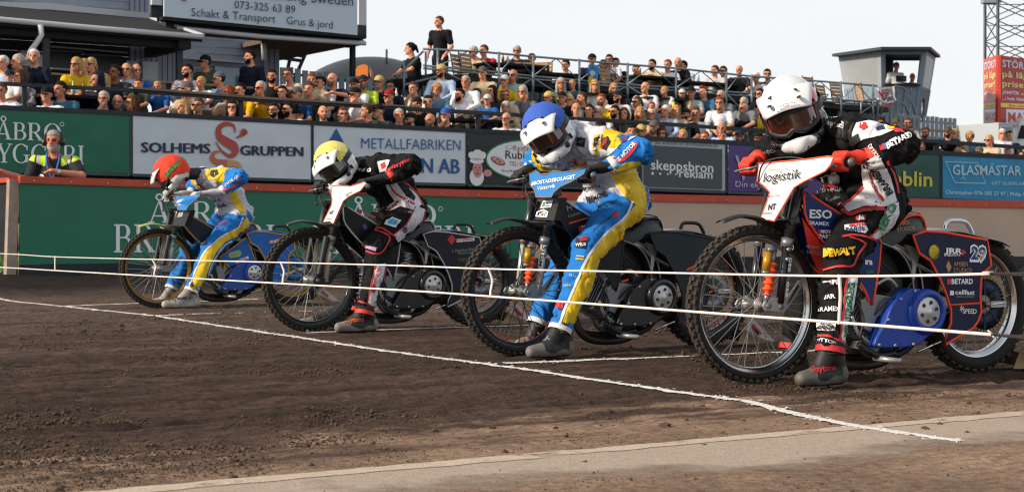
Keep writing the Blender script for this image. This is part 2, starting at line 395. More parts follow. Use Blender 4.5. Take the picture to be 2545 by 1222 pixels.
jit = rng.uniform(.55, 1.35, (NC, 6, 3)); ang = rng.uniform(0, 6.283, NC); v = octv[None] * jit * rr[:, None, None]; ca, sa = np.cos(ang)[:, None], np.sin(ang)[:, None]
VV = np.stack([v[..., 0] * ca - v[..., 1] * sa + xx[:, None], v[..., 0] * sa + v[..., 1] * ca + yy[:, None], v[..., 2] * .9 + zz[:, None] + rr[:, None] * .25], -1).reshape(-1, 3); FF = (octf[None] + (np.arange(NC) * 6)[:, None, None]).reshape(-1, 3)
me = bpy.data.meshes.new('shale_grains'); me.vertices.add(len(VV)); me.vertices.foreach_set('co', VV.astype(np.float32).ravel()); me.loops.add(FF.size); me.loops.foreach_set('vertex_index', FF.ravel().astype(np.int32)); me.polygons.add(len(FF)); me.polygons.foreach_set('loop_start', (np.arange(len(FF)) * 3).astype(np.int32)); me.polygons.foreach_set('loop_total', np.full(len(FF), 3, np.int32)); me.materials.append(mat('shale_grain', '#453629', .97, nscale=75, namp=.75)); me.update(calc_edges=True)
og = bpy.data.objects.new('shale_grains', me); COL.objects.link(og); tag(og, kind='stuff')
tag(cl.build("shale_crumbs", M_CLOD), kind='stuff')

# rough grass behind the open end of the fence
gr = MB(); M_GRASS = mat('grass', '#5d7a3a', .8, nscale=3, namp=.5)
for i in range(2600):
    s_ = random.uniform(3.5, 7.6); n_ = random.uniform(20.2, 25.4)
    if s_ > 5.3 and n_ < 21: continue
    p = W(s_, n_); z = float(gh(p.x, p.y)); hgt = random.uniform(.06, .26) * (1 if n_ > 24 else .6); a = random.uniform(0, 6.28); dx, dy = math.cos(a) * .012, math.sin(a) * .012; lx, ly = random.uniform(-.06, .06), random.uniform(-.06, .06)
    gr.add([(p.x - dx, p.y - dy, z), (p.x + dx, p.y + dy, z), (p.x + lx, p.y + ly, z + hgt)], [(0, 1, 2)])
tag(gr.build("grass", M_GRASS), kind='stuff')
# ------------------------------------------------------------------ flat panels in an upright plane along the straight
def sz(px, py, n): return pix_plane(px, py, n)
def quad(mb, pts, n0, n1, m):
    """upright slab whose outline is given where photo pixels meet the plane n0"""
    mb.prism([sz(x, y, n0) for x, y in pts], n0, n1, m, MT); return mb
def rail(mb, pts, n, r, m, nn=6):
    mb.tube([W(*((lambda q: (q[0], n, q[1]))(sz(x, y, n)))) for x, y in pts], r, nn, m); return mb
def btext(mb, txt, x0, y0, x1, cap, n, m, bold=0., shear=0., res=2, y1=None, heavy=0.):
    if heavy:
        for i, dx in enumerate((-heavy, -heavy / 2, heavy / 2, heavy)): btext(mb, txt, x0 + dx, y0 + (.5 if i % 2 else -.5), x1 + dx, cap, n - .0008 * i, m, 0., shear, res, y1)
    """level lettering on plane n: starts at pixel (x0,y0), ends at column x1, capitals cap pixels high"""
    v, f = text_unit(txt, bold, shear, res)
    s0, z0 = sz(x0, y0, n); s1, z1 = sz(x1, y1 if y1 is not None else y0, n)
    if y1 is None: z1 = z0
    h = cap / FPX * depth_at((x0 + x1) / 2, n)
    mb.add([W(s0 + (s1 - s0) * a, n, z0 + (z1 - z0) * a + h * b) for a, b in v], f, m); return mb
def ring_pts(cx, cy, rx, ry, a0=0, a1=360, k=28): return [(cx + rx * math.cos(R(a0 + (a1 - a0) * i / k)), cy + ry * math.sin(R(a0 + (a1 - a0) * i / k))) for i in range(k + 1)]
def band(outer, inner):
    n = len(outer); return outer + inner, [(i, i + 1, n + i + 1, n + i) for i in range(n - 1)]
def serif_letter(ch):
    """roman capital with thick and thin strokes and bracket serifs: (width, polygons) in a unit-high box"""
    P = []
    def rc(x0, y0, x1, y1): P.append(([(x0, y0), (x1, y0), (x1, y1), (x0, y1)], [(0, 1, 2, 3)]))
    def qd(*p): P.append((list(p), [tuple(range(len(p)))]))
    def sf(x0, x1, y):
        d = .05; rc(x0, y if y < .5 else y - d, x1, y + d if y < .5 else y)
    def bowl(x, y0, y1, w, th, tn):
        cy, ry = (y0 + y1) / 2, (y1 - y0) / 2
        P.append(band([(x, y1)] + ring_pts(x + w * .42, cy, w * .58, ry, 90, -90, 14) + [(x, y0)], [(x, y1 - tn)] + ring_pts(x + w * .42, cy, w * .58 - th, ry - tn, 90, -90, 14) + [(x, y0 + tn)]))
    if ch in 'BR':
        rc(.08, 0, .22, 1); sf(0, .3, 0) if ch == 'R' else rc(0, 0, .2, .05); rc(0, .95, .2, 1)
        if ch == 'B': bowl(.2, .5, 1, .40, .13, .05); bowl(.2, 0, .55, .48, .14, .05); return .70, P
        bowl(.2, .44, 1, .44, .13, .05); qd((.3, .46), (.44, .46), (.74, .05), (.56, .05)); rc(.52, 0, .82, .05); return .78, P
    if ch in 'AÅ':
        qd((.08, .03), (.14, .03), (.42, 1), (.38, 1)); qd((.38, 1), (.48, 1), (.76, .03), (.6, .03)); rc(.2, .28, .62, .34); sf(0, .24, 0); sf(.52, .86, 0)
        if ch == 'Å': P.append(band(ring_pts(.42, 1.18, .15, .17), ring_pts(.42, 1.18, .085, .1)))
        return .84, P
    if ch == 'O': P.append(band(ring_pts(.44, .5, .44, .52), ring_pts(.44, .5, .29, .47))); return .9, P
    if ch == 'Y': qd((.34, .4), (.48, .4), (.24, .98), (.08, .98)); qd((.42, .42), (.48, .4), (.76, .98), (.70, .98)); rc(.34, .02, .48, .45); sf(0, .32, 1); sf(.6, .84, 1); sf(.24, .58, 0); return .8, P
    if ch == 'G': P.append(band(ring_pts(.44, .5, .44, .52, 40, 330, 26), ring_pts(.44, .5, .29, .47, 48, 325, 26))); rc(.66, .05, .8, .42); rc(.56, .39, .88, .44); rc(.72, .68, .78, .92); return .9, P
    if ch == 'E': rc(.08, 0, .22, 1); rc(0, 0, .6, .05); rc(0, .95, .56, 1); rc(.2, .49, .46, .54); rc(.54, 0, .6, .24); rc(.51, .78, .56, 1); rc(.42, .4, .46, .63); return .66, P
    if ch == 'I': rc(.08, 0, .22, 1); sf(0, .3, 0); sf(0, .3, 1); return .32, P
    return .3, P
def serif_text(mb, txt, x0, y0, x1, cap, n, m):
    tot = 0; items = []
    for ch in txt:
        w_, P = serif_letter(ch); items.append((tot, P)); tot += w_ + .06
    tot -= .06; s0, z0 = sz(x0, y0, n); s1, _ = sz(x1, y0, n); k = (s1 - s0) / tot; h = cap / FPX * depth_at((x0 + x1) / 2, n)
    for i, (o, P) in enumerate(items):
        for j, (vs, fs) in enumerate(P): mb.add([W(s0 + (a + o) * k, n - .0006 * (j % 5), z0 + b * h) for a, b in vs], fs, m)
    return mb

M_WHITE = mat('white_print', '#e6e8e9', .6); M_NAVY = mat('navy_print', '#1e2c48', .55); M_BLUEP = mat('blue_print', '#1d5a96', .55)
M_GREENV = mat('green_vinyl', '#07654a', .5, nscale=2, namp=.06, bump=.35, bscale=4); M_WHITEV = mat('white_vinyl', '#cdd5dc', .55, nscale=2.5, namp=.05, bump=.5, bscale=3.5)
M_DARKW = mat('dark_timber', '#2b3036', .75, nscale=4, namp=.25, bump=.3, bscale=30, aniso=(1, 1, 12)); M_STEELD = mat('dark_paint', '#3a4147', .5, nscale=6, namp=.15)
M_GALV = mat('galvanised_tube', '#79838a', .42, .55, nscale=12, namp=.12); M_REDP = mat('red_rail_paint', '#bb452a', .5, nscale=5, namp=.14, bump=.15)
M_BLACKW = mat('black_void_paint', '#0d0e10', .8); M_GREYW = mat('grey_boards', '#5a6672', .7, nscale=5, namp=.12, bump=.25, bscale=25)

# ------------------------------------------------------------------ outer safety fence
NF = 20.5
TOPS = [(50, 437), (640, 456), (1140, 471), (1310, 475), (1700, 484), (2120, 491), (2545, 499), (2720, 502)]
BOTS = [(45, 657), (640, 649), (1140, 643), (1310, 641), (1700, 638), (2120, 637), (2545, 637), (2720, 637)]
def yi(tab, x): return float(np.interp(x, [p[0] for p in tab], [p[1] for p in tab]))
def fence(name, x0, x1, m, label):
    root = empty(name, W(sz(x0, 640, NF)[0], NF, 0), 0, label, 'fence', 'safety fence sections')
    def at(mb, nm): o = mb.build(nm, parent=root, fix=True); o.matrix_parent_inverse = Matrix.Translation(root.location).inverted(); return o
    xs = [x0] + [p[0] for p in TOPS if x0 < p[0] < x1] + [x1]
    a = MB(); quad(a, [(x, yi(BOTS, x)) for x in xs] + [(x, yi(TOPS, x) + 17) for x in xs[::-1]], NF, NF + .03, m); at(a, 'panel')
    a = MB(); quad(a, [(x, yi(TOPS, x) + 18) for x in xs] + [(x, yi(TOPS, x)) for x in xs[::-1]], NF - .03, NF + .06, M_REDP)
    for x in np.arange(x0 + 35, x1, 92): s_, z_ = sz(x, yi(TOPS, x) + 12, NF - .03); a.lathe([(0, 0), (.014, 0), (.012, -.008), (0, -.01)], 8, mat('bolt', '#b7b2a8', .4, .6), MT @ Matrix.Translation((s_, NF - .031, z_)))
    at(a, 'top_rail')
    a = MB(); quad(a, [(x, yi(BOTS, x) + 32) for x in xs] + [(x, yi(BOTS, x) + .5) for x in xs[::-1]], NF + .005, NF + .05, mat('kickboard', '#1d262c', .7, nscale=3, namp=.3)); at(a, 'kickboard')
    return root, at
fg, at = fence('green_fence', 50, 1310, mat('green_board', '#086a50', .45, nscale=1.6, namp=.10, bump=.15, bscale=6), 'safety fence section covered in green vinyl with pale serif lettering')
a = MB()
for dx in (0, 495):
    serif_text(a, 'ÅBRO', 368 + dx, 553 + dx * .015, 590 + dx, 53, NF - .006, M_WHITE); serif_text(a, 'BRYGGERI', 283 + dx, 627 + dx * .006, 682 + dx, 68, NF - .006, M_WHITE)
    s_, z_ = sz(600 + dx, 509 + dx * .02, NF - .006); vs, fs = band(ring_pts(s_, z_, .035, .035), ring_pts(s_, z_, .026, .026)); a.add([W(p, NF - .006, q) for p, q in vs], fs, M_WHITE)
at(a, 'lettering')
p = MB(); quad(p, [(16, 682), (40, 682), (48, 446), (24, 446)], NF + .02, NF + .14, mat('bleached_post', '#98867a', .8, nscale=8, namp=.2)); at(p, 'post')
p = MB(); p.prism([sz(26, 452, NF), sz(50, 456, NF), sz(50, 438, NF), sz(26, 440, NF)], NF + .06, NF + .9, M_REDP, MT); at(p, 'return_rail')
p = MB()
for k in range(3): s_, z_ = sz(46, 470 + 70 * k, NF + .05); p.tube([W(s_, NF + .05, z_), W(s_, NF + .05, z_ - .42)], .012, 6, mat('edge_cable', '#c9b58d', .6))
at(p, 'edge_strip')
fence('grey_fence', 1311, 2720, mat('beige_board', '#c0a792', .6, nscale=1.3, namp=.08, bump=.1, bscale=5), 'safety fence section with bare beige boards and dark kickboard')

# ------------------------------------------------------------------ advertising banners on the stand front
NB = 26.1
BT = [(-140, 264), (0, 270), (322, 285), (775, 309), (1160, 328), (1597, 347), (1803, 357), (2337, 384), (2545, 394), (2800, 406)]
BB = [(-140, 419), (0, 425), (322, 431), (775, 446), (1160, 456), (1597, 467), (1803, 474), (2337, 492), (2545, 500), (2800, 508)]
def cloth(mb, x0, x1, n, m, inset=0):
    s0, s1 = sz(x0, 300, n)[0], sz(x1, 300, n)[0]; K = 40; J = 10; rows = []
    for j in range(J + 1):
        row = []
        for i in range(K + 1):
            x = x0 + (x1 - x0) * i / K; s_, zt = sz(x, yi(BT, x) + inset, n); _, zb = sz(x, yi(BB, x) - inset, n)
            v = j / J; sag = .012 * float(vn((s_ + v * .9) * 2.2, v * 1.2, 51)) + .008 * float(vn((s_ * 1.2 - v * 1.5) * 3.1, v * 2., 53)); edge = min(i, K - i, 4) / 4 * min(j, J - j, 2) / 2
            row.append(W(s_, n - .012 - abs(sag) * edge * 1.2, zb + (zt - zb) * v))
        rows.append(row)
    mb.sheet(rows, m)
def banner(x0, x1, m, label):
    root = empty('advertising_banner', W(sz(x0, 300, NB)[0], NB, 1.6), 0, label, 'banner', 'advertising banners along the stand front')
    def at(mb, nm): o = mb.build(nm, parent=root); o.matrix_parent_inverse = Matrix.Translation(root.location).inverted(); return o
    a = MB(); cloth(a, x0, x1, NB, m); at(a, 'cloth')
    f = MB()
    for xa in (x0 - 3, x1 + 3): quad(f, [(xa - 3, yi(BB, xa) + 4), (xa + 3, yi(BB, xa) + 4), (xa + 3, yi(BT, xa) - 3), (xa - 3, yi(BT, xa) - 3)], NB - .02, NB + .05, M_STEELD)
    quad(f, [(x0, yi(BB, x0) + 7), (x1, yi(BB, x1) + 7), (x1, yi(BB, x1) + 1), (x0, yi(BB, x0) + 1)], NB - .015, NB + .045, M_STEELD); at(f, 'frame')
    return at
NL = NB - .034
at = banner(-140, 322, M_GREENV, 'green vinyl banner with pale serif lettering at the left end of the stand')
a = MB(); serif_text(a, 'ÅBRO', -12, 346, 152, 43, NL, M_WHITE); serif_text(a, 'BRYGGERI', -88, 402, 209, 47, NL, M_WHITE)
s_, z_ = sz(154, 309, NL); vs, fs = band(ring_pts(s_, z_, .035, .035), ring_pts(s_, z_, .026, .026)); a.add([W(p, NL, q) for p, q in vs], fs, M_WHITE); at(a, 'lettering')
at = banner(330, 774, M_WHITEV, 'pale grey banner with navy lettering either side of a tall red and orange S emblem')
a = MB(); btext(a, 'SOLHEMS', 352, 378, 522, 24, NL, M_NAVY, 0, y1=381, heavy=1.7); btext(a, 'GRUPPEN', 598, 385, 753, 23, NL, M_NAVY, 0, y1=388, heavy=1.7); at(a, 'lettering')
def stroke(mb, pts, wds, n, m, cols=None):
    P = [Vector((*sz(x, y, n), 0)) for x, y in pts]; Q = []; WW = []
    for i in range(len(P) - 1):
        p0, p1, p2, p3 = P[max(i - 1, 0)], P[i], P[i + 1], P[min(i + 2, len(P) - 1)]
        for k in range(5):
            t = k / 5; Q.append(.5 * ((2 * p1) + (p2 - p0) * t + (2 * p0 - 5 * p1 + 4 * p2 - p3) * t * t + (3 * p1 - p0 - 3 * p2 + p3) * t ** 3)); WW.append(wds[i] * (1 - t) + wds[i + 1] * t)
    Q.append(P[-1]); WW.append(wds[-1]); sc = depth_at(pts[0][0], n) / FPX
    L_, R_ = [], []
    for i, q in enumerate(Q):
        d = (Q[min(i + 1, len(Q) - 1)] - Q[max(i - 1, 0)]).normalized(); nn = Vector((-d.y, d.x, 0)) * WW[i] * sc / 2; L_.append(q + nn); R_.append(q - nn)
    mb.add([W(v.x, n, v.y) for v in L_ + R_], [(i, i + 1, len(Q) + i + 1, len(Q) + i) for i in range(len(Q) - 1)], m)
a = MB(); MR1, MR2, MR3 = mat('red_emblem', '#b24a40', .55), mat('orange_emblem', '#c06a4c', .55), mat('sand_emblem', '#c99a72', .55)
stroke(a, [(585, 330), (580, 312), (562, 308), (545, 318), (545, 338), (562, 352), (580, 363), (584, 378), (572, 388), (552, 376), (536, 352)], [3, 7, 11, 14, 18, 23, 24, 18, 10, 6, 2], NL, MR1)
stroke(a, [(586, 342), (598, 338), (606, 328), (612, 334)], [2, 7, 18, 12], NL, MR1)
stroke(a, [(548, 376), (532, 380), (528, 394), (540, 403), (565, 405)], [4, 9, 14, 16, 17], NL, MR2)
stroke(a, [(565, 405), (585, 407), (596, 414), (594, 428)], [17, 15, 11, 7], NL, MR3); at(a, 'emblem')
at = banner(779, 1157, M_WHITEV, 'pale grey banner with thin blue capitals and a dark blue triangle')
a = MB(); btext(a, 'METALLFABRIKEN', 898, 369, 1145, 26, NL, M_BLUEP, -.006, y1=373); btext(a, 'NORDEN AB', 896, 425, 1142, 36, NL, M_BLUEP, 0, y1=431, heavy=1.2); at(a, 'lettering')
a = MB()
for pts in ([(836, 319), (817, 352), (855, 354)], [(806, 358), (860, 359), (880, 396), (790, 392)]): vs = [W(*((lambda q: (q[0], NL, q[1]))(sz(*q)) if 0 else (sz(*q, NL)[0], NL, sz(*q, NL)[1]))) for q in pts]; a.add(vs, [tuple(range(len(vs)))], M_BLUEP)
at(a, 'emblem')
at = banner(1164, 1497, mat('charcoal_vinyl', '#1c2427', .5, bump=.3, bscale=4), 'dark restaurant banner with a chef, a pizza and a white oval')
a = MB()
def oval(mb, cx, cy, rx, ry, n, m, k=32, rot=0.):
    s_, z_ = sz(cx, cy, n); q = depth_at(cx, n) / FPX; c, d = math.cos(rot), math.sin(rot); sx = q * 1.30
    P = [(math.cos(2 * math.pi * i / k) * rx * sx, math.sin(2 * math.pi * i / k) * ry * q) for i in range(k)]
    mb.add([W(s_ + x * c - y * d, n, z_ + x * d + y * c) for x, y in P], [tuple(range(k))], m)
oval(a, 1308, 398, 93, 51, NL, mat('green_print', '#1f7a55', .55)); oval(a, 1308, 398, 89, 47, NL - .003, M_WHITE); at(a, 'oval')
a = MB(); MRP = mat('red_print', '#a32c38', .55); MBKP = mat('black_print', '#15181b', .55); MPK = mat('pink_print', '#cf8f88', .6)
btext(a, 'Restaurang', 1276, 374, 1352, 13, NL - .006, MRP); btext(a, 'Rubinen', 1256, 394, 1345, 20, NL - .006, MBKP, .012); btext(a, 'Ö', 1347, 394, 1360, 20, NL - .006, MRP)
btext(a, 'TEL: 0490-121 11', 1266, 412, 1350, 11, NL - .006, MRP); btext(a, 'Breviksvägen 16, 593', 1247, 427, 1340, 6, NL - .006, MBKP); at(a, 'lettering')
a = MB(); q = NL - .009
oval(a, 1238, 400, 17, 9, q, MRP, rot=-.35); oval(a, 1238, 399, 14, 7, q - .003, mat('pizza_print', '#c9a08a', .6), rot=-.35)
for dx, dy in ((-7, 2), (0, -2), (6, 2), (3, 4), (-3, -3)): oval(a, 1238 + dx, 399 + dy, 2, 1.6, q - .006, MRP, 10)
oval(a, 1266, 366, 8, 5, q, mat('grey_print', '#8e9698', .6)); oval(a, 1266, 366, 6.5, 3.8, q - .003, M_WHITE); at(a, 'pizza')
a = MB()
for cx, cy, rx, ry, k, m in ((1185, 440, 20, 22, 0, M_WHITE), (1212, 430, 12, 9, 1, MPK), (1187, 420, 14, 22, 1, MPK), (1185, 400, 20, 7, 2, M_WHITE), (1186, 388, 24, 11, 2, M_WHITE), (1172, 385, 9, 8, 3, M_WHITE), (1200, 385, 9, 8, 3, M_WHITE), (1187, 378, 12, 6, 3, M_WHITE),
                             (1182, 417, 2, 1.8, 4, MBKP), (1192, 417, 2, 1.8, 4, MBKP), (1187, 431, 6, 2, 4, MRP), (1187, 423, 3, 3, 4, mat('rose_print', '#b96f6a', .6))): oval(a, cx, cy, rx * .8, ry, NL - .003 * k, m, 18)
at(a, 'chef_figure')
at = banner(1503, 1588, mat('slate_vinyl', '#2b3336', .5, bump=.3, bscale=4), 'narrow dark banner with yellow capitals beside the grey sign')
a = MB(); MY = mat('yellow_print', '#c9b63a', .55); btext(a, 'STARK', 1510, 427, 1585, 21, NL, MY, .02); btext(a, 'BÄR.', 1525, 455, 1587, 22, NL, MY, .02); at(a, 'lettering')
at = banner(1595, 1803, mat('pale_border', '#aeb6b8', .5), 'slate grey sign in a pale border with white lowercase lettering')
a = MB(); quad(a, [(1601, 463), (1795, 470), (1795, 371), (1601, 360)], NB - .04, NB - .03, mat('slate_sign', '#414b50', .5, nscale=2, namp=.06)); at(a, 'slate_panel')
a = MB(); btext(a, 'skeppsbron', 1618, 421, 1773, 24, NB - .046, M_WHITE, .012, y1=429); btext(a, 'reklam', 1688, 440, 1771, 21, NB - .046, M_WHITE, .012, y1=444)
for i in range(4): oval(a, 1622 + 19 * i, 431 + i * .9, 3.2 - .5 * i, 3.4 - .5 * i, NB - .046, M_WHITE, 12)
btext(a, 'er på arenan är producerad av', 1612, 357, 1785, 10, NL, mat('dim_print', '#5a6468', .6), y1=366); at(a, 'lettering')
at = banner(1809, 2126, mat('purple_vinyl', '#4d3579', .5, nscale=2, namp=.08, bump=.4, bscale=4), 'purple vinyl banner with faded white lettering')
a = MB(); MF = mat('faded_white', '#a9a2bd', .6); btext(a, 'V', 1827, 448, 1868, 62, NL, MF, .0); btext(a, 'Verket', 1868, 445, 2080, 40, NL, MF); btext(a, 'Din ekonomi', 1828, 464, 1940, 14, NL, mat('pale_lilac', '#c8c4d6', .6), y1=468); at(a, 'lettering')
at = banner(2133, 2336, mat('bottle_green_vinyl', '#0f4a42', .5, nscale=2, namp=.08, bump=.5, bscale=4), 'dark green banner with large yellow lowercase letters')
a = MB(); btext(a, 'umblin', 2175, 460, 2317, 36, NL, mat('lemon_print', '#d4c440', .55), .015, y1=463); at(a, 'lettering')
at = banner(2342, 2800, mat('cyan_vinyl', '#0f87b4', .5, nscale=2, namp=.08, bump=.45, bscale=4), 'bright blue glazier banner with white capitals')
a = MB(); MP = mat('pale_print', '#c4dce2', .55); btext(a, 'GLASMÄSTAR', 2368, 434, 2538, 24, NL, MP, .004, y1=436); btext(a, '-DET GLASKLARA VALET', 2462, 459, 2590, 8, NL, MP, y1=461); btext(a, 'Christopher 076-305 27 97 | Philip 070-553 44', 2350, 482, 2600, 9, NL, MP, .01, y1=489)
for p_, q_ in (((2350, 402), (2430, 405)), ((2430, 405), (2450, 456)), ((2450, 456), (2373, 454)), ((2373, 454), (2350, 402)), ((2394, 410), (2394, 440)), ((2394, 440), (2388, 446)), ((2394, 440), (2400, 446))): stroke(a, [p_, q_], [1.6, 1.6], NL - .003, MP)
at(a, 'lettering')

# ------------------------------------------------------------------ grandstand: front wall, stepped timber terrace
T_ = lambda tab, dy: [(x, y + dy) for x, y in tab]
st = empty('grandstand', W(8, 26.3, 0), 0, 'dark stepped timber stand rising behind the advertising banners', 'grandstand')
def at(mb, nm, bevel=0): o = mb.build(nm, parent=st, fix=True, bevel=bevel); o.matrix_parent_inverse = Matrix.Translation(st.location).inverted(); return o
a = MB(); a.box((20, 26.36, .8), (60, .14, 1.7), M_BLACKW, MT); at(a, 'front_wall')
a = MB(); quad(a, [(-140, 272)] + [(x, y + 2) for x, y in BT] + [(x, y - 9) for x, y in BT[::-1]], NB - .03, NB + .12, M_DARKW); at(a, 'top_beam')
STEP_N = [26.45, 27.6, 28.5, 29.4, 30.3, 31.2]
for k in range(5):
    a = MB(); zz = 1.5 + .33 * k; a.box((20, (STEP_N[k] + STEP_N[k + 1]) / 2, zz - .9), (60, STEP_N[k + 1] - STEP_N[k] + .002, 1.8), mat('terrace_boards', '#2f3338', .8, nscale=3, namp=.3, bump=.2, bscale=20, aniso=(.2, 4, 1)), MT); at(a, 'terrace_step')
# block wall and dark panel below the left end of the stand
wl = MB(); quad(wl, [(-120, 690), (42, 690), (42, 432), (-120, 428)], 25.6, 25.8, mat('block_wall', '#6a6660', .85, nscale=6, namp=.2, bump=.4)); tag(wl.build('block_wall', fix=True), 'weathered grey block wall under the stand at the far left', 'wall')
def post_rail(name, pts, n, r, m, mp, posts, drop, label, cat='railing', flat=None, group=None):
    root = empty(name, W(sz(*pts[0], n)[0], n, 0), 0, label, cat, group)
    def at(mb, nm): o = mb.build(nm, parent=root, fix=True); o.matrix_parent_inverse = Matrix.Translation(root.location).inverted(); return o
    a = MB()
    if flat: quad(a, pts + [(x, y - flat) for x, y in pts[::-1]], n - .05, n + .06, m)
    else: rail(a, pts, n, r, m)
    at(a, 'handrail')
    for x in posts:
        y = float(np.interp(x, [p[0] for p in pts], [p[1] for p in pts])); b = MB(); quad(b, [(x - 5, y + drop), (x + 5, y + drop), (x + 5, y + 1), (x - 5, y + 1)], n + .0, n + .06, mp); at(b, 'post')
    return at
RA = [(-100, 207), (0, 212), (330, 229), (660, 255), (970, 272), (1300, 291), (1410, 298), (1660, 313), (1910, 330), (2300, 354), (2545, 371), (2700, 380)]
at = post_rail('front_railing', RA, 27.45, .03, M_DARKW, M_DARKW, [62, 340, 600, 795, 1005, 1190, 1382, 1550, 1712, 1868, 2080, 2330, 2460], 60, 'long dark timber railing behind the first row of spectators', flat=9)
a = MB(); quad(a, [(330, 221), (660, 247), (1010, 266), (1010, 262), (660, 241), (330, 216)], 27.36, 27.56, mat('brown_board', '#77665c', .7, nscale=6, namp=.2)); at(a, 'brown_board')
RB = [(-40, 174), (109, 184), (330, 201), (600, 219), (660, 223), (960, 242), (1300, 264), (1420, 272), (1640, 288), (1780, 295), (2000, 308), (2350, 328)]
post_rail('upper_railing', RB, 29.3, .03, mat('worn_rail', '#8a776a', .7, nscale=7, namp=.15), M_DARKW, [150, 420, 700, 900, 1120, 1330, 1560, 1750, 1990], 40, 'thin worn wooden railing between the middle rows of spectators', flat=5)
# tables with bottles in the stand
def table(px, py, n, wd, label):
    s_, z_ = sz(px, py, n); root = empty('table', W(s_, n, z_ - .72), TH, label, 'table', 'black tables in the stand')
    a = MB(); a.box((0, 0, .71), (wd, .6, .05), M_BLACKW); a.build('table_top', parent=root)
    for x in (-wd / 2 + .1, wd / 2 - .1): a = MB(); a.box((x, 0, .34), (.07, .5, .68), M_BLACKW); a.build('leg', parent=root)
def bottle(px, py, n, m, label):
    s_, z_ = sz(px, py, n); a = MB(); a.lathe([(0, 0), (.032, 0), (.033, .15), (.013, .2), (.012, .26), (0, .26)], 10, m, axis='z'); o = a.build('bottle'); o.location = W(s_, n, z_); tag(o, label, 'bottle', 'bottles on the stand tables')
for px, py, n, wd, lb in ((195, 242, 27.9, 1.5, 'black table behind the man in the blue tee'), (1170, 300, 27.9, 1.6, 'black table right of the man in the blue cap'), (1270, 163, 30.9, 1.6, 'black table on the deck beside the red sweater'), (1385, 186, 30.9, 1.9, 'long black table on the deck left of the blue flag'),
                          (1610, 193, 30.9, 1.3, 'black table on the deck right of the plaid shirt'), (1745, 208, 30.9, 2.0, 'long black table on the deck under the grey shirt'), (1485, 236, 29.9, 1.2, 'black table below the blue flag'), (1640, 246, 29.9, 1.2, 'black table below the blond child')): table(px, py, n, wd, lb)
MGL = mat('clear_bottle', '#b8c4c2', .15, spec=.6); MBR = mat('brown_bottle', '#7a4a22', .2)
for px, py, n, m, lb in ((181, 240, 27.8, MGL, 'clear bottle on the table right of the blue tee'), (207, 240, 27.8, MBR, 'brown bottle right of the clear bottle on the left table'), (1088, 304, 27.8, MGL, 'clear bottle left of the blue cap'), (1133, 302, 27.8, MGL, 'clear bottle right of the blue cap'),
                         (985, 252, 29.0, MGL, 'clear bottle right of the red cap'), (1250, 162, 30.8, MBR, 'brown bottle beside the red sweater'), (1262, 163, 30.8, MGL, 'clear bottle left of the black sweater on the deck'), (1362, 183, 30.8, MBR, 'brown bottle on the long deck table'), (1590, 190, 30.8, MBR, 'brown bottle in front of the plaid shirt'), (1735, 205, 30.8, MGL, 'clear bottle on the deck left of the grey shirt')): bottle(px, py, n, m, lb)

# ------------------------------------------------------------------ picket fences of grey planks
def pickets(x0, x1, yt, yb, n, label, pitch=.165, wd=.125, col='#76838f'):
    root = empty('picket_fence', W(sz(x0, yt(x0), n)[0], n, 0), 0, label, 'fence', 'grey picket fences')
    def at(mb, nm): o = mb.build(nm, parent=root, fix=True); o.matrix_parent_inverse = Matrix.Translation(root.location).inverted(); return o
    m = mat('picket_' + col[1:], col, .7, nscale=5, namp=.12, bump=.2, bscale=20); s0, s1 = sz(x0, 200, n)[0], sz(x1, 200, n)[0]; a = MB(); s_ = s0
    zt0, zt1 = sz(x0, yt(x0), n)[1], sz(x1, yt(x1), n)[1]; zb0, zb1 = sz(x0, yb(x0), n)[1], sz(x1, yb(x1), n)[1]
    while s_ < s1:
        f = (s_ - s0) / (s1 - s0); zt = zt0 + (zt1 - zt0) * f + random.uniform(-.02, .02); zb = zb0 + (zb1 - zb0) * f; a.box((s_, n, (zt + zb) / 2), (wd, .025, zt - zb), m, MT); s_ += pitch
    at(a, 'planks'); a = MB()
    for h in (.18, .75): a.tube([W(s0, n + .04, zt0 - h * (zt0 - zb0)), W(s1, n + .04, zt1 - h * (zt1 - zb1))], .035, 4, M_DARKW)
    at(a, 'cross_bar')
pickets(703, 1190, lambda x: 167 + (x - 703) * .125, lambda x: 245 + (x - 703) * .1, 31.0, 'grey picket fence behind the left half of the stand')
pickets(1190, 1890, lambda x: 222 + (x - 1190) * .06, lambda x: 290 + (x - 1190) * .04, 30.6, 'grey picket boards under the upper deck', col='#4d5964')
pickets(2086, 2378, lambda x: 270 + (x - 2086) * .09, lambda x: 345 + (x - 2086) * .06, 30.9, 'pale grey picket fence below the control tower', col='#7d878f')

# ------------------------------------------------------------------ upper deck of scaffolding tubes
dk = empty('scaffold_deck', W(20, 30.7, 0), 0, 'raised deck fenced by a lattice of grey scaffold tubes', 'scaffold')
def at(mb, nm): o = mb.build(nm, parent=dk, fix=True); o.matrix_parent_inverse = Matrix.Translation(dk.location).inverted(); return o
DT = [(1052, 122), (1195, 129), (1325, 141), (1500, 156), (1680, 170), (1868, 190), (2060, 204), (2180, 214)]
DB = [(1052, 163), (1195, 176), (1325, 190), (1500, 206), (1680, 219), (1868, 233), (2060, 246), (2180, 256)]
def yd(tab, x): return yi(tab, x)
ND = 30.45
for tab, dy in ((DT, 0), (DB, 0), (DB, 7)): a = MB(); rail(a, T_(tab, dy), ND, .024, M_GALV); at(a, 'rail')
vx = [1088, 1240, 1325, 1440, 1560, 1680, 1805, 1868, 1985, 2090, 2170]
for x in vx: a = MB(); rail(a, [(x, yd(DT, x) - 4), (x, yd(DB, x) + 75)], ND - .05, .03, M_GALV); at(a, 'standard')
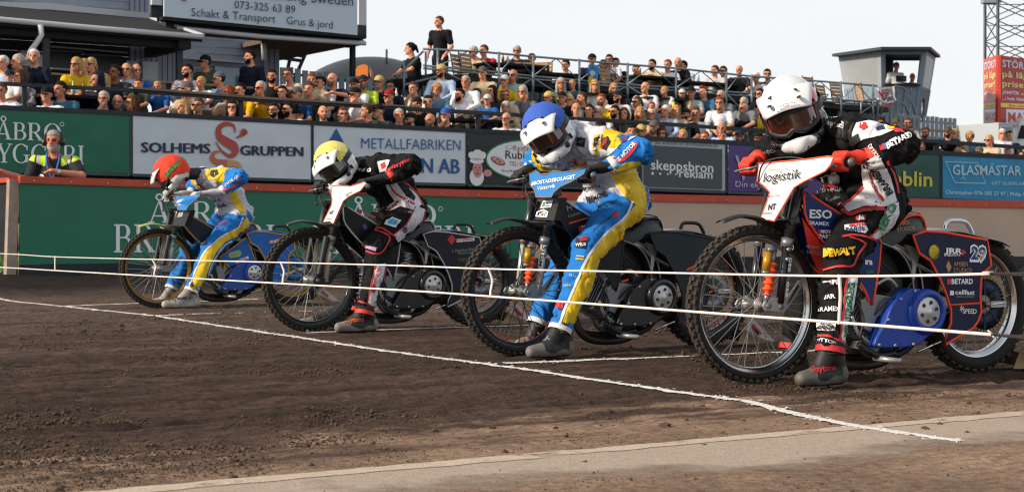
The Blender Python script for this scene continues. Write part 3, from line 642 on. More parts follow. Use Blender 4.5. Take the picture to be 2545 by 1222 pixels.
for i, (xa, xb) in enumerate(zip(vx[:-1], vx[1:])):
    a = MB(); xm = (xa + xb) / 2; rail(a, [(xa, yd(DB, xa)), (xm, yd(DT, xm)), (xb, yd(DB, xb))], ND + .03, .014, M_GALV, 5); at(a, 'lattice_brace')
    a = MB(); rail(a, [(xa, yd(DB, xa) + 70), (xb, yd(DB, xb) + 4)] if i % 2 else [(xa, yd(DB, xa) + 4), (xb, yd(DB, xb) + 66)], ND - .09, .018, M_GALV, 5); at(a, 'diagonal_brace')
for pts in ([(1004, 150), (1004, 262)], [(1004, 212), (1088, 190)], [(1058, 128), (1058, 190)], [(982, 196), (1052, 128)], [(961, 123), (961, 160)], [(917, 162), (917, 196)]): a = MB(); rail(a, pts, ND - .1, .025, M_GALV); at(a, 'stair_rail')
s0, z0 = sz(1052, 186, 31.0); s1, z1 = sz(2180, 270, 31.0); a = MB(); a.prism([(s0, z0 - .12), (s1, z1 - .12), (s1, z1), (s0, z0)], 30.6, 34.5, M_DARKW, MT); at(a, 'deck_floor')
def chair(px, py, n, yaw, label):
    s_, z_ = sz(px, py, n); root = empty('chair', W(s_, n, z_ - .72), TH + yaw, label, 'chair', 'wooden slat chairs on the upper deck'); mw = mat('chair_slats', '#a3845f', .6, nscale=9, namp=.15)
    a = MB()
    for k in range(5): a.box((0, .22 + .012 * k, .52 + .085 * k), (.44, .015, .07), mw)
    a.build('backrest', parent=root); a = MB()
    for k in range(4): a.box((0, -.15 + .1 * k, .45), (.42, .08, .018), mw)
    a.build('seat', parent=root)
    for sx in (-.21, .21):
        a = MB(); a.tube([(sx, -.2, 0), (sx, .2, .46), (sx, .29, .93)], .014, 6, M_BLACKW); a.tube([(sx, .24, 0), (sx, -.2, .46)], .014, 6, M_BLACKW); a.build('frame', parent=root)
for px, py, yw, lb in ((1160, 155, .5, 'slat chair at the left end of the deck behind another chair'), (1180, 152, .4, 'slat chair just behind the red sweater'), (1312, 172, -.3, 'slat chair with pale back left of the dark gap'), (1343, 172, -.8, 'dark edged slat chair seen from the side on the deck'), (1526, 188, .3, 'slat chair right of the blue flag'),
                       (2030, 208, .2, 'slat chair on the deck just right of the white helmet'), (2062, 228, .3, 'slat chair low on the deck left of the control tower'), (2098, 224, .1, 'slat chair in front of the control tower window'), (2158, 228, 1.2, 'slat chair turned sideways beside the barrier tape')): chair(px, py, 30.8, yw, lb)
# flag hung over the rail
fl = MB(); rows = []
for j in range(9):
    row = []
    for i in range(7):
        x = 1459 + 26 * i / 6 + (6 - j) * .5; y = 161 + 72 * j / 8; s_, z_ = sz(x, y, 30.3); row.append(W(s_, 30.3 - .03 * math.sin(i * 1.4 + j * .3), z_))
    rows.append(row)
fo = empty('flag', W(sz(1472, 200, 30.3)[0], 30.3, 0), 0, 'blue flag with a yellow patch hanging from the deck rail', 'flag')
fl.sheet(rows, mat('flag_blue', '#2f7fb8', .7, nscale=6, namp=.2)); o = fl.build('cloth', parent=fo); o.matrix_parent_inverse = Matrix.Translation(fo.location).inverted()
a = MB(); oval(a, 1468, 200, 6, 13, 30.24, mat('flag_yellow', '#c9a23c', .7), 14, -.3); oval(a, 1473, 182, 7, 7, 30.24, mat('flag_pale', '#9cc7dc', .7), 12); o = a.build('emblem', parent=fo); o.matrix_parent_inverse = Matrix.Translation(fo.location).inverted()
# red and white barrier tape tangled by the stair gate
tp = MB(); MRT, MWT = mat('tape_red', '#b5382f', .5), mat('tape_white', '#d5d5d5', .5)
for k, pts in enumerate(([(2182, 222), (2212, 218), (2214, 240)], [(2184, 228), (2196, 245), (2216, 258)], [(2182, 246), (2200, 256), (2220, 252)], [(2184, 262), (2205, 266), (2218, 258)], [(2220, 215), (2222, 240), (2226, 250)], [(2186, 234), (2200, 232), (2212, 224)])):
    rail(tp, pts, 30.3 - .02 * k, .03, MRT if k % 2 else MWT, 4)
tag(tp.build('barrier_tape'), 'tangle of red and white barrier tape by the control tower', 'barrier tape')
gt = MB()
for pts in ([(2140, 300), (2140, 256), (2146, 250), (2176, 246), (2182, 252), (2182, 320)], [(2190, 280), (2218, 218), (2225, 214), (2245, 218), (2262, 244), (2275, 285)], [(2226, 262), (2240, 256), (2250, 264), (2258, 285)], [(2292, 255), (2292, 300)]): rail(gt, pts, 30.25, .022, M_GALV)
tag(gt.build('stair_gate'), 'bent grey tube handrails of the stair below the control tower', 'handrail')

# ------------------------------------------------------------------ control tower with flared walls
def P3(px, py, d): return Vector(((px - CXP) / FPX * d, d, EYE - (py - HORIZ) / FPX * d))
ct = empty('control_tower', P3(2210, 290, 45), 0, 'grey control tower cabin with big windows and a flared shape', 'tower')
def at(mb, nm): o = mb.build(nm, parent=ct, fix=True); o.matrix_parent_inverse = Matrix.Translation(ct.location).inverted(); return o
MTW, MTL = mat('tower_cladding', '#738190', .6, nscale=3, namp=.1), mat('tower_pale', '#8b949b', .6)
tops = [P3(2083, 139, 45.6), P3(2189, 124, 43.6), P3(2303, 124, 44.2), P3(2326, 141, 46.6), P3(2120, 141, 48.4)]
bots = [P3(2110, 292, 45.0), P3(2192, 288, 43.9), P3(2282, 292, 44.3), P3(2301, 292, 46.2), P3(2140, 290, 47.8)]
def lp(i, u, v): j = (i + 1) % 5; a_, b_ = bots[i].lerp(bots[j], u), tops[i].lerp(tops[j], u); return a_.lerp(b_, v)
def slab(mb, q, th, m):
    nrm = (q[1] - q[0]).cross(q[3] - q[0]).normalized() * th
    mb.add(list(q) + [p - nrm for p in q], [(0, 1, 2, 3), (7, 6, 5, 4), (0, 4, 5, 1), (1, 5, 6, 2), (2, 6, 7, 3), (3, 7, 4, 0)], m)
lo = MB(); fr = MB(); SILL = .46
for i in range(5):
    slab(lo, [lp(i, 0, 0), lp(i, 1, 0), lp(i, 1, SILL), lp(i, 0, SILL)], .06, MTW)
    for u in ((0, .10), (.90, 1)): slab(fr, [lp(i, u[0], SILL), lp(i, u[1], SILL), lp(i, u[1], 1), lp(i, u[0], 1)], .07, MTL if i == 0 else MTW)
    slab(fr, [lp(i, .1, .93), lp(i, .9, .93), lp(i, .9, 1), lp(i, .1, 1)], .06, MTL if i == 0 else MTW)
    L_ = (lp(i, 1, 0) - lp(i, 0, 0)).length; k = max(2, int(L_ / .17))
    nrm = (lp(i, 1, 0) - lp(i, 0, 0)).cross(lp(i, 0, 1) - lp(i, 0, 0)).normalized()
    for q in range(k): u = (q + .5) / k; slab(lo, [lp(i, u - .02, .01) + nrm * .02, lp(i, u + .02, .01) + nrm * .02, lp(i, u + .02, SILL - .02) + nrm * .02, lp(i, u - .02, SILL - .02) + nrm * .02], .03, MTW)
at(lo, 'wall'); at(fr, 'window_frame')
a = MB(); a.tube([lp(1, .08, SILL) + Vector((0, -.06, .02)), lp(1, .92, SILL) + Vector((0, -.06, .02))], .04, 4, M_BLACKW); at(a, 'window_ledge')
a = MB(); slab(a, [lp(4, .08, SILL), lp(4, .92, SILL), lp(4, .92, .95), lp(4, .08, .95)], .05, mat('tower_inside', '#868b90', .7)); slab(a, [lp(3, .5, SILL), lp(3, .95, SILL), lp(3, .95, .95), lp(3, .5, .95)], .05, MATS['tower_inside']); at(a, 'back_wall')
for i in (0, 2):
    a = MB(); slab(a, [lp(i, .1, SILL), lp(i, .9, SILL), lp(i, .9, .93), lp(i, .1, .93)], .01, mat('tower_glass', '#dfe6ea', .05, trans=.0, spec=.5)); o = at(a, 'window_pane')
MATS['tower_glass'].node_tree.nodes['Principled BSDF'].inputs['Alpha'].default_value = .22
a = MB(); rt = [P3(2068, 141, 45.4), P3(2190, 124, 43.1), P3(2314, 124, 43.9), P3(2337, 144, 46.8), P3(2112, 144, 48.9)]; up = Vector((0, 0, .075))
a.add(rt + [p + up for p in rt], [(4, 3, 2, 1, 0), (5, 6, 7, 8, 9)] + [(i, (i + 1) % 5, 5 + (i + 1) % 5, 5 + i) for i in range(5)], mat('tower_roof', '#363d42', .6)); at(a, 'roof')
a = MB(); a.add([p + Vector((0, 0, .02)) for p in bots], [(0, 1, 2, 3, 4)], M_GREYW); at(a, 'floor')
a = MB(); a.tube([P3(2210, 300, 45.8) - Vector((0, 0, 3.3)), P3(2210, 292, 45.8)], .9, 4, M_DARKW); at(a, 'base')
a = MB(); a.box((0, 0, 0), (.27, .03, .15), M_BLACKW, Matrix.Translation(P3(2240, 196, 44.0))); tag(a.build('laptop'), 'dark laptop on the ledge of the control tower window', 'laptop')

# ------------------------------------------------------------------ floodlight mast with price boards, container and truck on the right
ms = empty('lattice_mast', P3(2480, 500, 47), 0, 'tall dark lattice mast rising behind the red price boards', 'mast')
def at(mb, nm): o = mb.build(nm, parent=ms, fix=True); o.matrix_parent_inverse = Matrix.Translation(ms.location).inverted(); return o
MST = mat('mast_steel', '#3b3f44', .5, .3)
q = [(2448, 48.6), (2480, 46.5), (2600, 48.0), (2566, 50.2)]
for x, d in q: a = MB(); a.tube([Vector(((x - CXP) / FPX * d, d, 0)), P3(x, -260, d)], .045, 6, MST); at(a, 'leg')
for i in range(4):
    (xa, da), (xb, db) = q[i], q[(i + 1) % 4]; a = MB()
    for k in range(-5, 3):
        y = k * 52; a.tube([P3(xa, y, da), P3(xb, y + 52, db)], .016, 4, MST); a.tube([P3(xb, y, db), P3(xa, y + 52, da)], .016, 4, MST); a.tube([P3(xa, y + 12, da), P3(xb, y + 12, db)], .016, 4, MST)
    at(a, 'bracing')
a = MB(); a.box((0, 0, 0), (.5, .3, .25), MTL, Matrix.Translation(P3(2463, -2, 47.5))); at(a, 'lamp_box')
MPR, MPR2 = mat('price_red', '#b03636', .45), mat('price_scarlet', '#c8402a', .45); MCR = mat('price_cream', '#dcd58a', .5); MYB = mat('price_yellow', '#e3cf5e', .5)
ps = empty('price_board', P3(2480, 313, 46.3), 0, 'red cube of supermarket price boards with white and yellow lettering', 'billboard')
def atp(mb, nm): o = mb.build(nm, parent=ps, fix=False); o.matrix_parent_inverse = Matrix.Translation(ps.location).inverted(); return o
A0, A1, A2 = (2444, 48.4), (2480, 46.2), (2640, 48.0)
def face(P0, P1, y00, y01, y10, y11):
    """corner columns and the top/bottom rows at each: returns f(u,v) on the board"""
    a0, a1 = P3(P0[0], y01, P0[1]), P3(P0[0], y00, P0[1]); b0, b1 = P3(P1[0], y11, P1[1]), P3(P1[0], y10, P1[1])
    nr = (b0 - a0).cross(a1 - a0).normalized()
    return lambda u, v, o=0.: a0.lerp(b0, u).lerp(a1.lerp(b1, u), v) + nr * o
fl_, fr_ = face(A0, A1, 148, 313, 137, 314), face(A1, A2, 137, 314, 158, 316)
def ftext(mb, f, txt, u0, v0, u1, cap, m, o=.012, bold=.02):
    v, fs = text_unit(txt, bold); mb.add([f(u0 + (u1 - u0) * a_, v0 + cap * b_, o) for a_, b_ in v], fs, m)
def fq(mb, f, u0, v0, u1, v1, m, o): mb.add([f(u0, v0, o), f(u1, v0, o), f(u1, v1, o), f(u0, v1, o)], [(0, 1, 2, 3)], m)
a = MB()
for f, m in ((fl_, MPR2), (fr_, MPR)): slab(a, [f(0, 0), f(1, 0), f(1, 1), f(0, 1)], .08, m)
atp(a, 'board')
a = MB(); b = MB(); WPR = mat('price_white', '#d6dae6', .5)
for f, w0, e in ((fl_, .08, .92), (fr_, .06, .53)):
    ftext(a, f, 'STÖRST', w0, .84, e, .10, WPR); ftext(a, f, 'på låga', w0, .70, e, .085, MCR); ftext(a, f, 'priser!', w0, .565, e * .92, .085, MCR)
    ftext(a, f, 'JÄMFÖR', w0, .46, w0 + (e - w0) * .55, .045, WPR); ftext(a, f, 'oss gärna', w0 + (e - w0) * .6, .46, e, .04, MYB); ftext(a, f, '...i hela Västervik', w0, .375, e, .045, WPR)
    fq(b, f, 0.02, .27, .98, .33, MYB, .008); fq(b, f, w0 + .06 if f is fr_ else .1, .02, .9, .245, WPR, .008)
    ftext(a, f, 'MAXI', w0 + (.09 if f is fr_ else .08), .075, e if f is fr_ else .86, .125, MPR2, .018); ftext(a, f, 'ICA STORMARKNAD', w0 + .09, .035, e * .98, .028, M_NAVY, .018)
    ftext(a, f, 'Bättre erbjudanden', w0 + .1, .285, e, .03, MPR2, .014)
atp(b, 'field'); atp(a, 'lettering')
a = MB(); a.box((0, 0, 0), (.55, 1.4, .9), mat('container_paint', '#a9b0b6', .5), Matrix.Translation(P3(2447, 352, 44)) @ Matrix.Rotation(TH, 4, 'Z')); a.box((0, -.72, 0), (.45, .03, .7), MTL, Matrix.Translation(P3(2447, 352, 44)) @ Matrix.Rotation(TH, 4, 'Z')); tag(a.build('container', bevel=.02), 'pale grey metal cabinet under the price boards', 'container')
tk = empty('truck', P3(2545, 420, 46), 0, 'white truck cab with dark windscreen at the right edge', 'truck')
def at(mb, nm, bv=0): o = mb.build(nm, parent=tk, bevel=bv); o.matrix_parent_inverse = Matrix.Translation(tk.location).inverted(); return o
TM = Matrix.Translation(P3(2560, 350, 46.5)); a = MB(); a.prism([(-.75, -1.4), (1.2, -1.4), (1.2, .62), (-.3, .62), (-.6, .4)], -1, 1, mat('truck_white', '#cdd3d6', .35, coat=.4), TM); at(a, 'body', .03)
a = MB(); a.prism([(-.66, 0), (.7, 0), (.7, .36), (-.55, .36)], -1.02, -1.005, M_BLACKW, TM); at(a, 'windscreen')

# ------------------------------------------------------------------ inflatable tent behind the stand
tn = empty('inflatable_tent', P3(900, 200, 48), 0, 'black inflatable tent with an orange end behind the picket fence', 'tent')
def at(mb, nm): o = mb.build(nm, parent=tn); o.matrix_parent_inverse = Matrix.Translation(tn.location).inverted(); return o
a = MB(); rows = []
for i in range(15):
    x = 775 + 260 * i / 14; top = 141 + 46 * abs((i / 14 - .56) * 1.7) ** 2.2
    rows.append([P3(x, top + (205 - top) * (1 - math.sin(math.pi * k / 10)), 46.5 + 3.5 * k / 10) for k in range(11)])
a.sheet(rows, mat('tent_black', '#26282c', .45)); at(a, 'canopy')
a = MB(); vs = [P3(x, y, 45.6) for x, y in [(884, 190), (884, 172), (890, 164), (902, 160), (914, 163), (921, 173), (922, 190)]]; a.add(vs + [v + Vector((0, .8, 0)) for v in vs], [tuple(range(7))] + [(i, i + 1, i + 8, i + 7) for i in range(6)], mat('tent_orange', '#d97a30', .5)); at(a, 'end_panel')

# ------------------------------------------------------------------ club house on the left with a canopy and a billboard on its roof
ch = empty('clubhouse', W(4, 31, 0), 0, 'grey boarded clubhouse with dark canopy roof and white gutters', 'building')
def at(mb, nm, bv=0): o = mb.build(nm, parent=ch, fix=True, bevel=bv); o.matrix_parent_inverse = Matrix.Translation(ch.location).inverted(); return o
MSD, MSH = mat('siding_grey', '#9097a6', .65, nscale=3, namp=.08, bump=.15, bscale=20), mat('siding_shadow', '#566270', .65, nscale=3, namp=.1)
MGU = mat('gutter_white', '#b9bcc0', .4); MRF = mat('roof_felt', '#14181d', .95, nscale=5, namp=.15)
def boards(mb, pts, n, m, pitch=.14, vertical=False):
    P = [sz(x, y, n) for x, y in pts]; s0, s1 = min(p[0] for p in P), max(p[0] for p in P); z0, z1 = min(p[1] for p in P), max(p[1] for p in P)
    if vertical:
        s_ = s0
        while s_ < s1: mb.box((s_ + pitch / 2, n, (z0 + z1) / 2), (pitch - .018, .03, z1 - z0), m, MT); s_ += pitch
        mb.box(((s0 + s1) / 2, n + .03, (z0 + z1) / 2), (s1 - s0, .03, z1 - z0), MSH, MT)
    else:
        z_ = z0
        while z_ < z1: mb.prism([(n - .012, z_), (n + .03, z_), (n + .03, z_ + pitch - .004), (n + .004, z_ + pitch - .004)], s0, s1, m, MT, plane='yz'); z_ += pitch
NW = 31.6
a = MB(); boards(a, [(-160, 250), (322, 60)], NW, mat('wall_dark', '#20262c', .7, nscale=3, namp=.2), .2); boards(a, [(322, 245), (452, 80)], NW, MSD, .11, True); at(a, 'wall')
a = MB(); boards(a, [(-160, 30), (370, -40)], 31.5, MSD, .15); boards(a, [(322, 40), (370, -30)], 31.46, MSD, .1, True); at(a, 'upper_wall')
a = MB(); boards(a, [(440, 240), (690, 60)], 32.2, MSD, .15); boards(a, [(655, 240), (692, 85)], 32.1, MSD, .12, True); at(a, 'side_wall')
def zat(x, y, n): return sz(x, y, n)[1]
s0, s1 = sz(-160, 30, 29.6)[0], sz(503, 92, 29.6)[0]; g0, g1 = zat(-160, 28, 29.6), zat(503, 88, 29.6); gz = (g0 + g1) / 2 + .0; rz = zat(100, 20, 31.4)
s1r = sz(372, 48, 31.4)[0]
gz0 = sz(0, 48, 29.6)[1]; gz1 = sz(500, 92, 29.6)[1]
a = MB(); a.add([W(s0, 29.6, gz0), W(s1, 29.6, gz1), W(s1r, 31.4, sz(372, 47, 31.4)[1]), W(s0, 31.4, sz(-160, 0, 31.4)[1]), W(s0, 29.6, gz0 - .1), W(s1, 29.6, gz1 - .1), W(s1r, 31.4, sz(372, 47, 31.4)[1] - .1), W(s0, 31.4, sz(-160, 0, 31.4)[1] - .1)], [(0, 1, 2, 3), (7, 6, 5, 4), (0, 4, 5, 1), (1, 5, 6, 2)], MRF); at(a, 'canopy_roof')
a = MB(); rail(a, [(-160, 33), (0, 49), (250, 72), (503, 92)], 29.5, .05, MGU, 8); a.tube([W(s1, 29.55, gz1 + .03), W(s1r, 31.4, sz(372, 47, 31.4)[1] + .03)], .035, 4, MGU); quad(a, [(-160, 18), (120, 24), (372, 47), (372, 33), (120, 8), (-160, 0)], 31.38, 31.42, MGU); at(a, 'gutter')
a = MB(); quad(a, [(-160, 80), (0, 84), (460, 122), (460, 98), (0, 60), (-160, 50)], 29.75, 29.95, M_BLACKW); quad(a, [(445, 122), (475, 122), (475, 98), (445, 98)], 29.6, 31.5, M_BLACKW); at(a, 'canopy_beam')
a = MB(); quad(a, [(441, 235), (455, 235), (455, 118), (441, 116)], 29.8, 29.9, mat('post_paint', '#25323b', .6)); quad(a, [(110, 235), (124, 235), (124, 92), (110, 92)], 29.8, 29.9, MATS['post_paint']); at(a, 'post')
a = MB(); rail(a, [(100, 62), (103, 88), (92, 105), (76, 128), (70, 150)], 29.45, .05, MGU, 8); at(a, 'downpipe')
a = MB(); rail(a, [(655, 92), (656, 150)], 31.2, .055, MGU, 8); at(a, 'downpipe')
for x0, y0, x1, y1 in ((125, 128, 204, 168), (215, 138, 300, 215)):
    a = MB(); quad(a, [(x0, y1), (x1, y1 + 3), (x1, y0 + 4), (x0, y0)], NW - .05, NW - .02, mat('dark_opening', '#0b0d0f', .3)); f = at(a, 'window'); b = MB(); quad(b, [(x0 - 4, y0), (x1 + 4, y0 + 4), (x1 + 4, y0), (x0 - 4, y0 - 5)], NW - .1, NW - .02, MSH); o = at(b, 'frame')
    mw = o.matrix_parent_inverse.copy(); o.parent = f; o.matrix_parent_inverse = Matrix.Identity(4)
a = MB(); quad(a, [(128, 172), (190, 176), (190, 172), (128, 168)], NW - .25, NW - .04, MGU); quad(a, [(128, 118), (318, 133), (318, 130), (128, 114)], NW - .08, NW - .03, MGU); at(a, 'shutter_bar')
for x0, y0, x1, y1, m in ((315, 151, 343, 205, 'poster_a'), (355, 153, 393, 206, 'poster_b')):
    a = MB(); quad(a, [(x0, y1), (x1, y1 + 2), (x1, y0 + 2), (x0, y0)], NW - .06, NW - .03, mat('poster', '#b9c2c6', .5, nscale=4, namp=.08)); f = at(a, 'notice')
a = MB(); quad(a, [(534, 215), (612, 218), (612, 172), (534, 165)], 32.1, 32.17, mat('sky_glass', '#5d7f9a', .08, spec=.9)); at(a, 'window')
a = MB(); quad(a, [(430, 144), (612, 158), (612, 153), (430, 139)], 32.0, 32.16, MGU); at(a, 'shutter_bar')
a = MB(); quad(a, [(44, 165), (112, 172), (112, 133), (44, 126)], NW - .1, NW - .06, MRP); quad(a, [(48, 162), (109, 168), (109, 137), (48, 130)], NW - .115, NW - .1, M_WHITE); tag(at(a, 'notice_board'), 'white notice in a red frame')
# roof with billboard on the right part
a = MB(); quad(a, [(412, 72), (905, 112), (905, 100), (412, 52)], 30.5, 31.2, mat('eaves_dark', '#26323b', .7)); at(a, 'eaves')
a = MB(); rail(a, [(440, 71), (655, 92), (908, 108)], 30.35, .05, MGU, 8); at(a, 'gutter')
e0, e1, e2, e3 = W(sz(686, 100, 30.5)[0], 30.5, sz(686, 100, 30.5)[1]), W(sz(902, 110, 30.5)[0], 30.5, sz(902, 110, 30.5)[1]), None, None
dv = Vector((-TY, TX, 0)) * 5.2
a = MB(); a.add([e0, e1, e1 + dv, e0 + dv, e0 + Vector((0, 0, .1)), e1 + Vector((0, 0, .1)), e1 + dv + Vector((0, 0, .1)), e0 + dv + Vector((0, 0, .1))], [(3, 2, 1, 0), (4, 5, 6, 7), (0, 1, 5, 4), (1, 2, 6, 5), (2, 3, 7, 6), (3, 0, 4, 7)], mat('soffit_wood', '#5e4a3c', .7, nscale=6, namp=.2, aniso=(1, 10, 1))); at(a, 'soffit')
a = MB(); quad(a, [(874, 190), (884, 190), (884, 110), (874, 109)], 30.6, 30.7, M_BLACKW); at(a, 'post')
p_ = e1 + dv * .9; a = MB(); a.box((p_.x - .6, p_.y, p_.z - 1.2), (.14, .14, 2.4), M_BLACKW); at(a, 'post')
sr = MB()
for pts in ([(683, 128), (752, 140)], [(683, 142), (752, 152)], [(762, 128), (728, 205)], [(720, 150), (712, 185)]): rail(sr, pts, 34.5, .05, M_BLACKW, 4)
at(sr, 'stair')
bb = empty('billboard', W(sz(410, 60, 30.2)[0], 30.2, sz(410, 60, 30.2)[1]), 0, 'white billboard with dark blue lettering on the clubhouse roof', 'billboard')
def at(mb, nm): o = mb.build(nm, parent=bb, fix=nm != 'lettering'); o.matrix_parent_inverse = Matrix.Translation(bb.location).inverted(); return o
a = MB(); quad(a, [(408, 41), (888, 88), (888, -60), (408, -110)], 30.2, 30.24, mat('billboard_white', '#bccbd8', .5, nscale=1, namp=.03)); at(a, 'panel')
a = MB(); quad(a, [(404, 50), (910, 97), (910, 88), (404, 41)], 30.21, 30.5, M_BLACKW); quad(a, [(890, 92), (911, 95), (911, 64), (890, 62)], 30.26, 30.5, M_DARKW); quad(a, [(892, 62), (911, 64), (911, -60), (892, -60)], 30.28, 30.46, MGU); quad(a, [(376, 42), (406, 45), (406, -60), (376, -60)], 30.4, 30.5, M_DARKW); quad(a, [(378, 12), (404, 14), (404, -60), (378, -60)], 30.3, 30.39, MGU); at(a, 'frame')
a = MB(); btext(a, 'Consulting Sweden', 610, -7, 878, 25, 30.17, M_NAVY, -.004, y1=15); btext(a, '073-325 63 89', 583, 21, 734, 19, 30.17, M_NAVY, -.004, y1=33.5); btext(a, 'Schakt & Transport', 476, 40, 685, 20, 30.17, M_NAVY, -.004, y1=57); btext(a, 'Grus & jord', 713, 60, 827, 19, 30.17, M_NAVY, -.004, y1=71.5)
at(a, 'lettering'); a = MB(); oval(a, 458, -6, 7, 9, 30.17, MRP); at(a, 'emblem')
# ------------------------------------------------------------------ speedway motorcycles (local frame: x to the rear, y to the bike's right, z up; origin under the front axle)
class Loc:
    def __init__(s, gx, gy, th):
        s.g = Vector((gx, gy, 0)); s.th = R(th); s.c, s.s = math.cos(s.th), math.sin(s.th)
        s.M = Matrix.Translation(s.g) @ Matrix.Rotation(s.th, 4, 'Z'); s.Mi = s.M.inverted(); s.eye = s.Mi @ Vector((0, 0, EYE))
    def ray(s, px, py): return (s.Mi.to_3x3() @ Vector(((px - CXP) / FPX, 1, -(py - HORIZ) / FPX))).normalized()
    def y(s, px, py, off): d = s.ray(px, py); return s.eye + d * ((off - s.eye.y) / d.y)
    def u(s, px, py, u0): d = s.ray(px, py); return s.eye + d * ((u0 - s.eye.x) / d.x)
L4, L3, L2, L1 = Loc(1.11, 7.75, 28), Loc(.035, 9.5, 32), Loc(-1.40, 11.75, 32), Loc(-3.24, 15.46, 32)
M_RUB = mat('tyre_rubber', '#1a1917', .85, nscale=14, namp=.35, bump=.2, bscale=50); M_KNOB = mat('dusty_rubber', '#3a332c', .92, nscale=9, namp=.4)
M_ALU = mat('aluminium', '#a8a6a2', .35, .5, nscale=15, namp=.15); M_CHR = mat('polished_alloy', '#cfcfcf', .16, 1.0); M_GREYM = mat('machined_grey', '#7d8083', .4, .6)
M_BLK = mat('black_paint', '#121315', .35, coat=.3); M_BLKM = mat('black_plastic', '#17181a', .55, nscale=20, namp=.2); M_CASE = mat('dirty_case', '#3a3b3d', .55, .4, nscale=14, namp=.4, bump=.2, bscale=40)
M_EXH = mat('exhaust_steel', '#2c2724', .5, .5, nscale=10, namp=.35); M_ORG = mat('orange_rubber', '#e8501c', .5); M_GOLD = mat('gold_anodised', '#a07434', .4, .6, nscale=12, namp=.2); M_OHL = mat('yellow_can', '#c08a1e', .35, .4)
M_CHAIN = mat('chain', '#8d7c4c', .45, .8); M_CARB = mat('carbon_cloth', '#16181d', .4, nscale=60, namp=.3)

def wheel(name, c, Rr, rim_r, wd, m_rim, m_spoke, parent, knobby, nk=54):
    root = empty(name, c, parent=parent)
    a = MB(); sr = (Rr - rim_r) / 2; mid = rim_r + sr - .004; hw = wd / 2
    prof = [(rim_r - .004, -hw * .55), (rim_r + .012, -hw * .85), (mid, -hw), (Rr - .018, -hw * .86), (Rr - .008, -hw * .5), (Rr - .006, 0), (Rr - .008, hw * .5), (Rr - .018, hw * .86), (mid, hw), (rim_r + .012, hw * .85), (rim_r - .004, hw * .55)]
    a.lathe(prof, 72, M_RUB)
    for k in range(nk):
        t = 2 * math.pi * k / nk
        for j, (y, r0, w_, l_, h_, tilt) in enumerate(((-hw * .28, Rr - .005, .46, .021, .011, 0), (hw * .28, Rr - .005, .46, .021, .011, 0), (-hw * .78, Rr - .012, .34, .022, .012, -.75), (hw * .78, Rr - .012, .34, .022, .012, .75)) if knobby else ((-hw * .6, Rr - .008, .5, .026, .007, -.4), (hw * .6, Rr - .008, .5, .026, .007, .4), (0, Rr - .005, .3, .03, .006, 0))):
            tt = t + (math.pi / nk if (j % 2) else 0) + (math.pi / nk if j > 1 else 0)
            Mx = Matrix.Rotation(-tt, 4, 'Y') @ Matrix.Translation((r0, y, 0)) @ Matrix.Rotation(tilt, 4, 'Z')
            a.box((0, 0, 0), (h_ * 2, w_ * hw, l_), M_KNOB, Mx)
    a.build('tyre', parent=root)
    a = MB(); a.lathe([(rim_r + .006, -hw * .62), (rim_r - .002, -hw * .66), (rim_r - .006, -hw * .5), (rim_r - .022, -hw * .42), (rim_r - .026, 0), (rim_r - .022, hw * .42), (rim_r - .006, hw * .5), (rim_r - .002, hw * .66), (rim_r + .006, hw * .62)], 72, m_rim); a.build('rim', parent=root)
    a = MB(); a.lathe([(0, -.062), (.012, -.062), (.014, -.05), (.036, -.05), (.036, -.043), (.02, -.036), (.02, .036), (.036, .043), (.036, .05), (.014, .05), (.012, .062), (0, .062)], 24, M_ALU); a.build('hub', parent=root)
    a = MB(); ns = 36
    for k in range(ns):
        t = 2 * math.pi * k / ns; sd = -1 if k % 2 else 1; off = (.5 if (k // 2) % 2 else -.5) * 1.1
        p0 = Vector((.034 * math.cos(t + off), sd * .046, .034 * math.sin(t + off))); p1 = Vector(((rim_r - .02) * math.cos(t), sd * .006, (rim_r - .02) * math.sin(t)))
        a.tube([p0, p1], .0021, 5, M_ALU if m_spoke is None or m_rim is not M_BLK else M_BLKM, caps=False)
        if m_spoke: a.tube([p1.lerp(p0, .005), p1.lerp(p0, .075)], .0052, 6, m_spoke)
    a.build('spokes', parent=root)
    return root

def plate_txt(mb, L, txt, pa, pb, cap, off, m, bold=0., shear=0., plane='y'):
    """flat lettering on a body panel, from where pixel pa meets the panel plane to pixel pb"""
    f = L.y if plane == 'y' else L.u
    A, B = f(*pa, off), f(*pb, off); d = B - A; k = (A - L.eye).length / FPX; up = Vector((-d.z, 0, d.x)).normalized() if plane == 'y' else Vector((0, d.z, -d.y)).normalized()
    if up.z < 0 and abs(up.z) > .2: up = -up
    v, fs = text_unit(txt, bold, 0); h = cap * k
    mb.add([A + d * (a_ + shear * b_) + up * (h * b_) for a_, b_ in v], fs, m)
def edge_tube(mb, pts, r, m, closed=True): mb.tube(pts, r, 6, m, closed=closed)

def spline(pts, k=4, closed=False):
    P = [Vector(p) for p in pts]; n = len(P); out = []
    for i in range(n if closed else n - 1):
        g = (lambda j: P[j % n]) if closed else (lambda j: P[min(max(j, 0), n - 1)])
        p0, p1, p2, p3 = g(i - 1), g(i), g(i + 1), g(i + 2)
        for q in range(k):
            t = q / k; out.append(.5 * ((2 * p1) + (p2 - p0) * t + (2 * p0 - 5 * p1 + 4 * p2 - p3) * t * t + (3 * p1 - p0 - 3 * p2 + p3) * t ** 3))
    if not closed: out.append(P[-1])
    return out

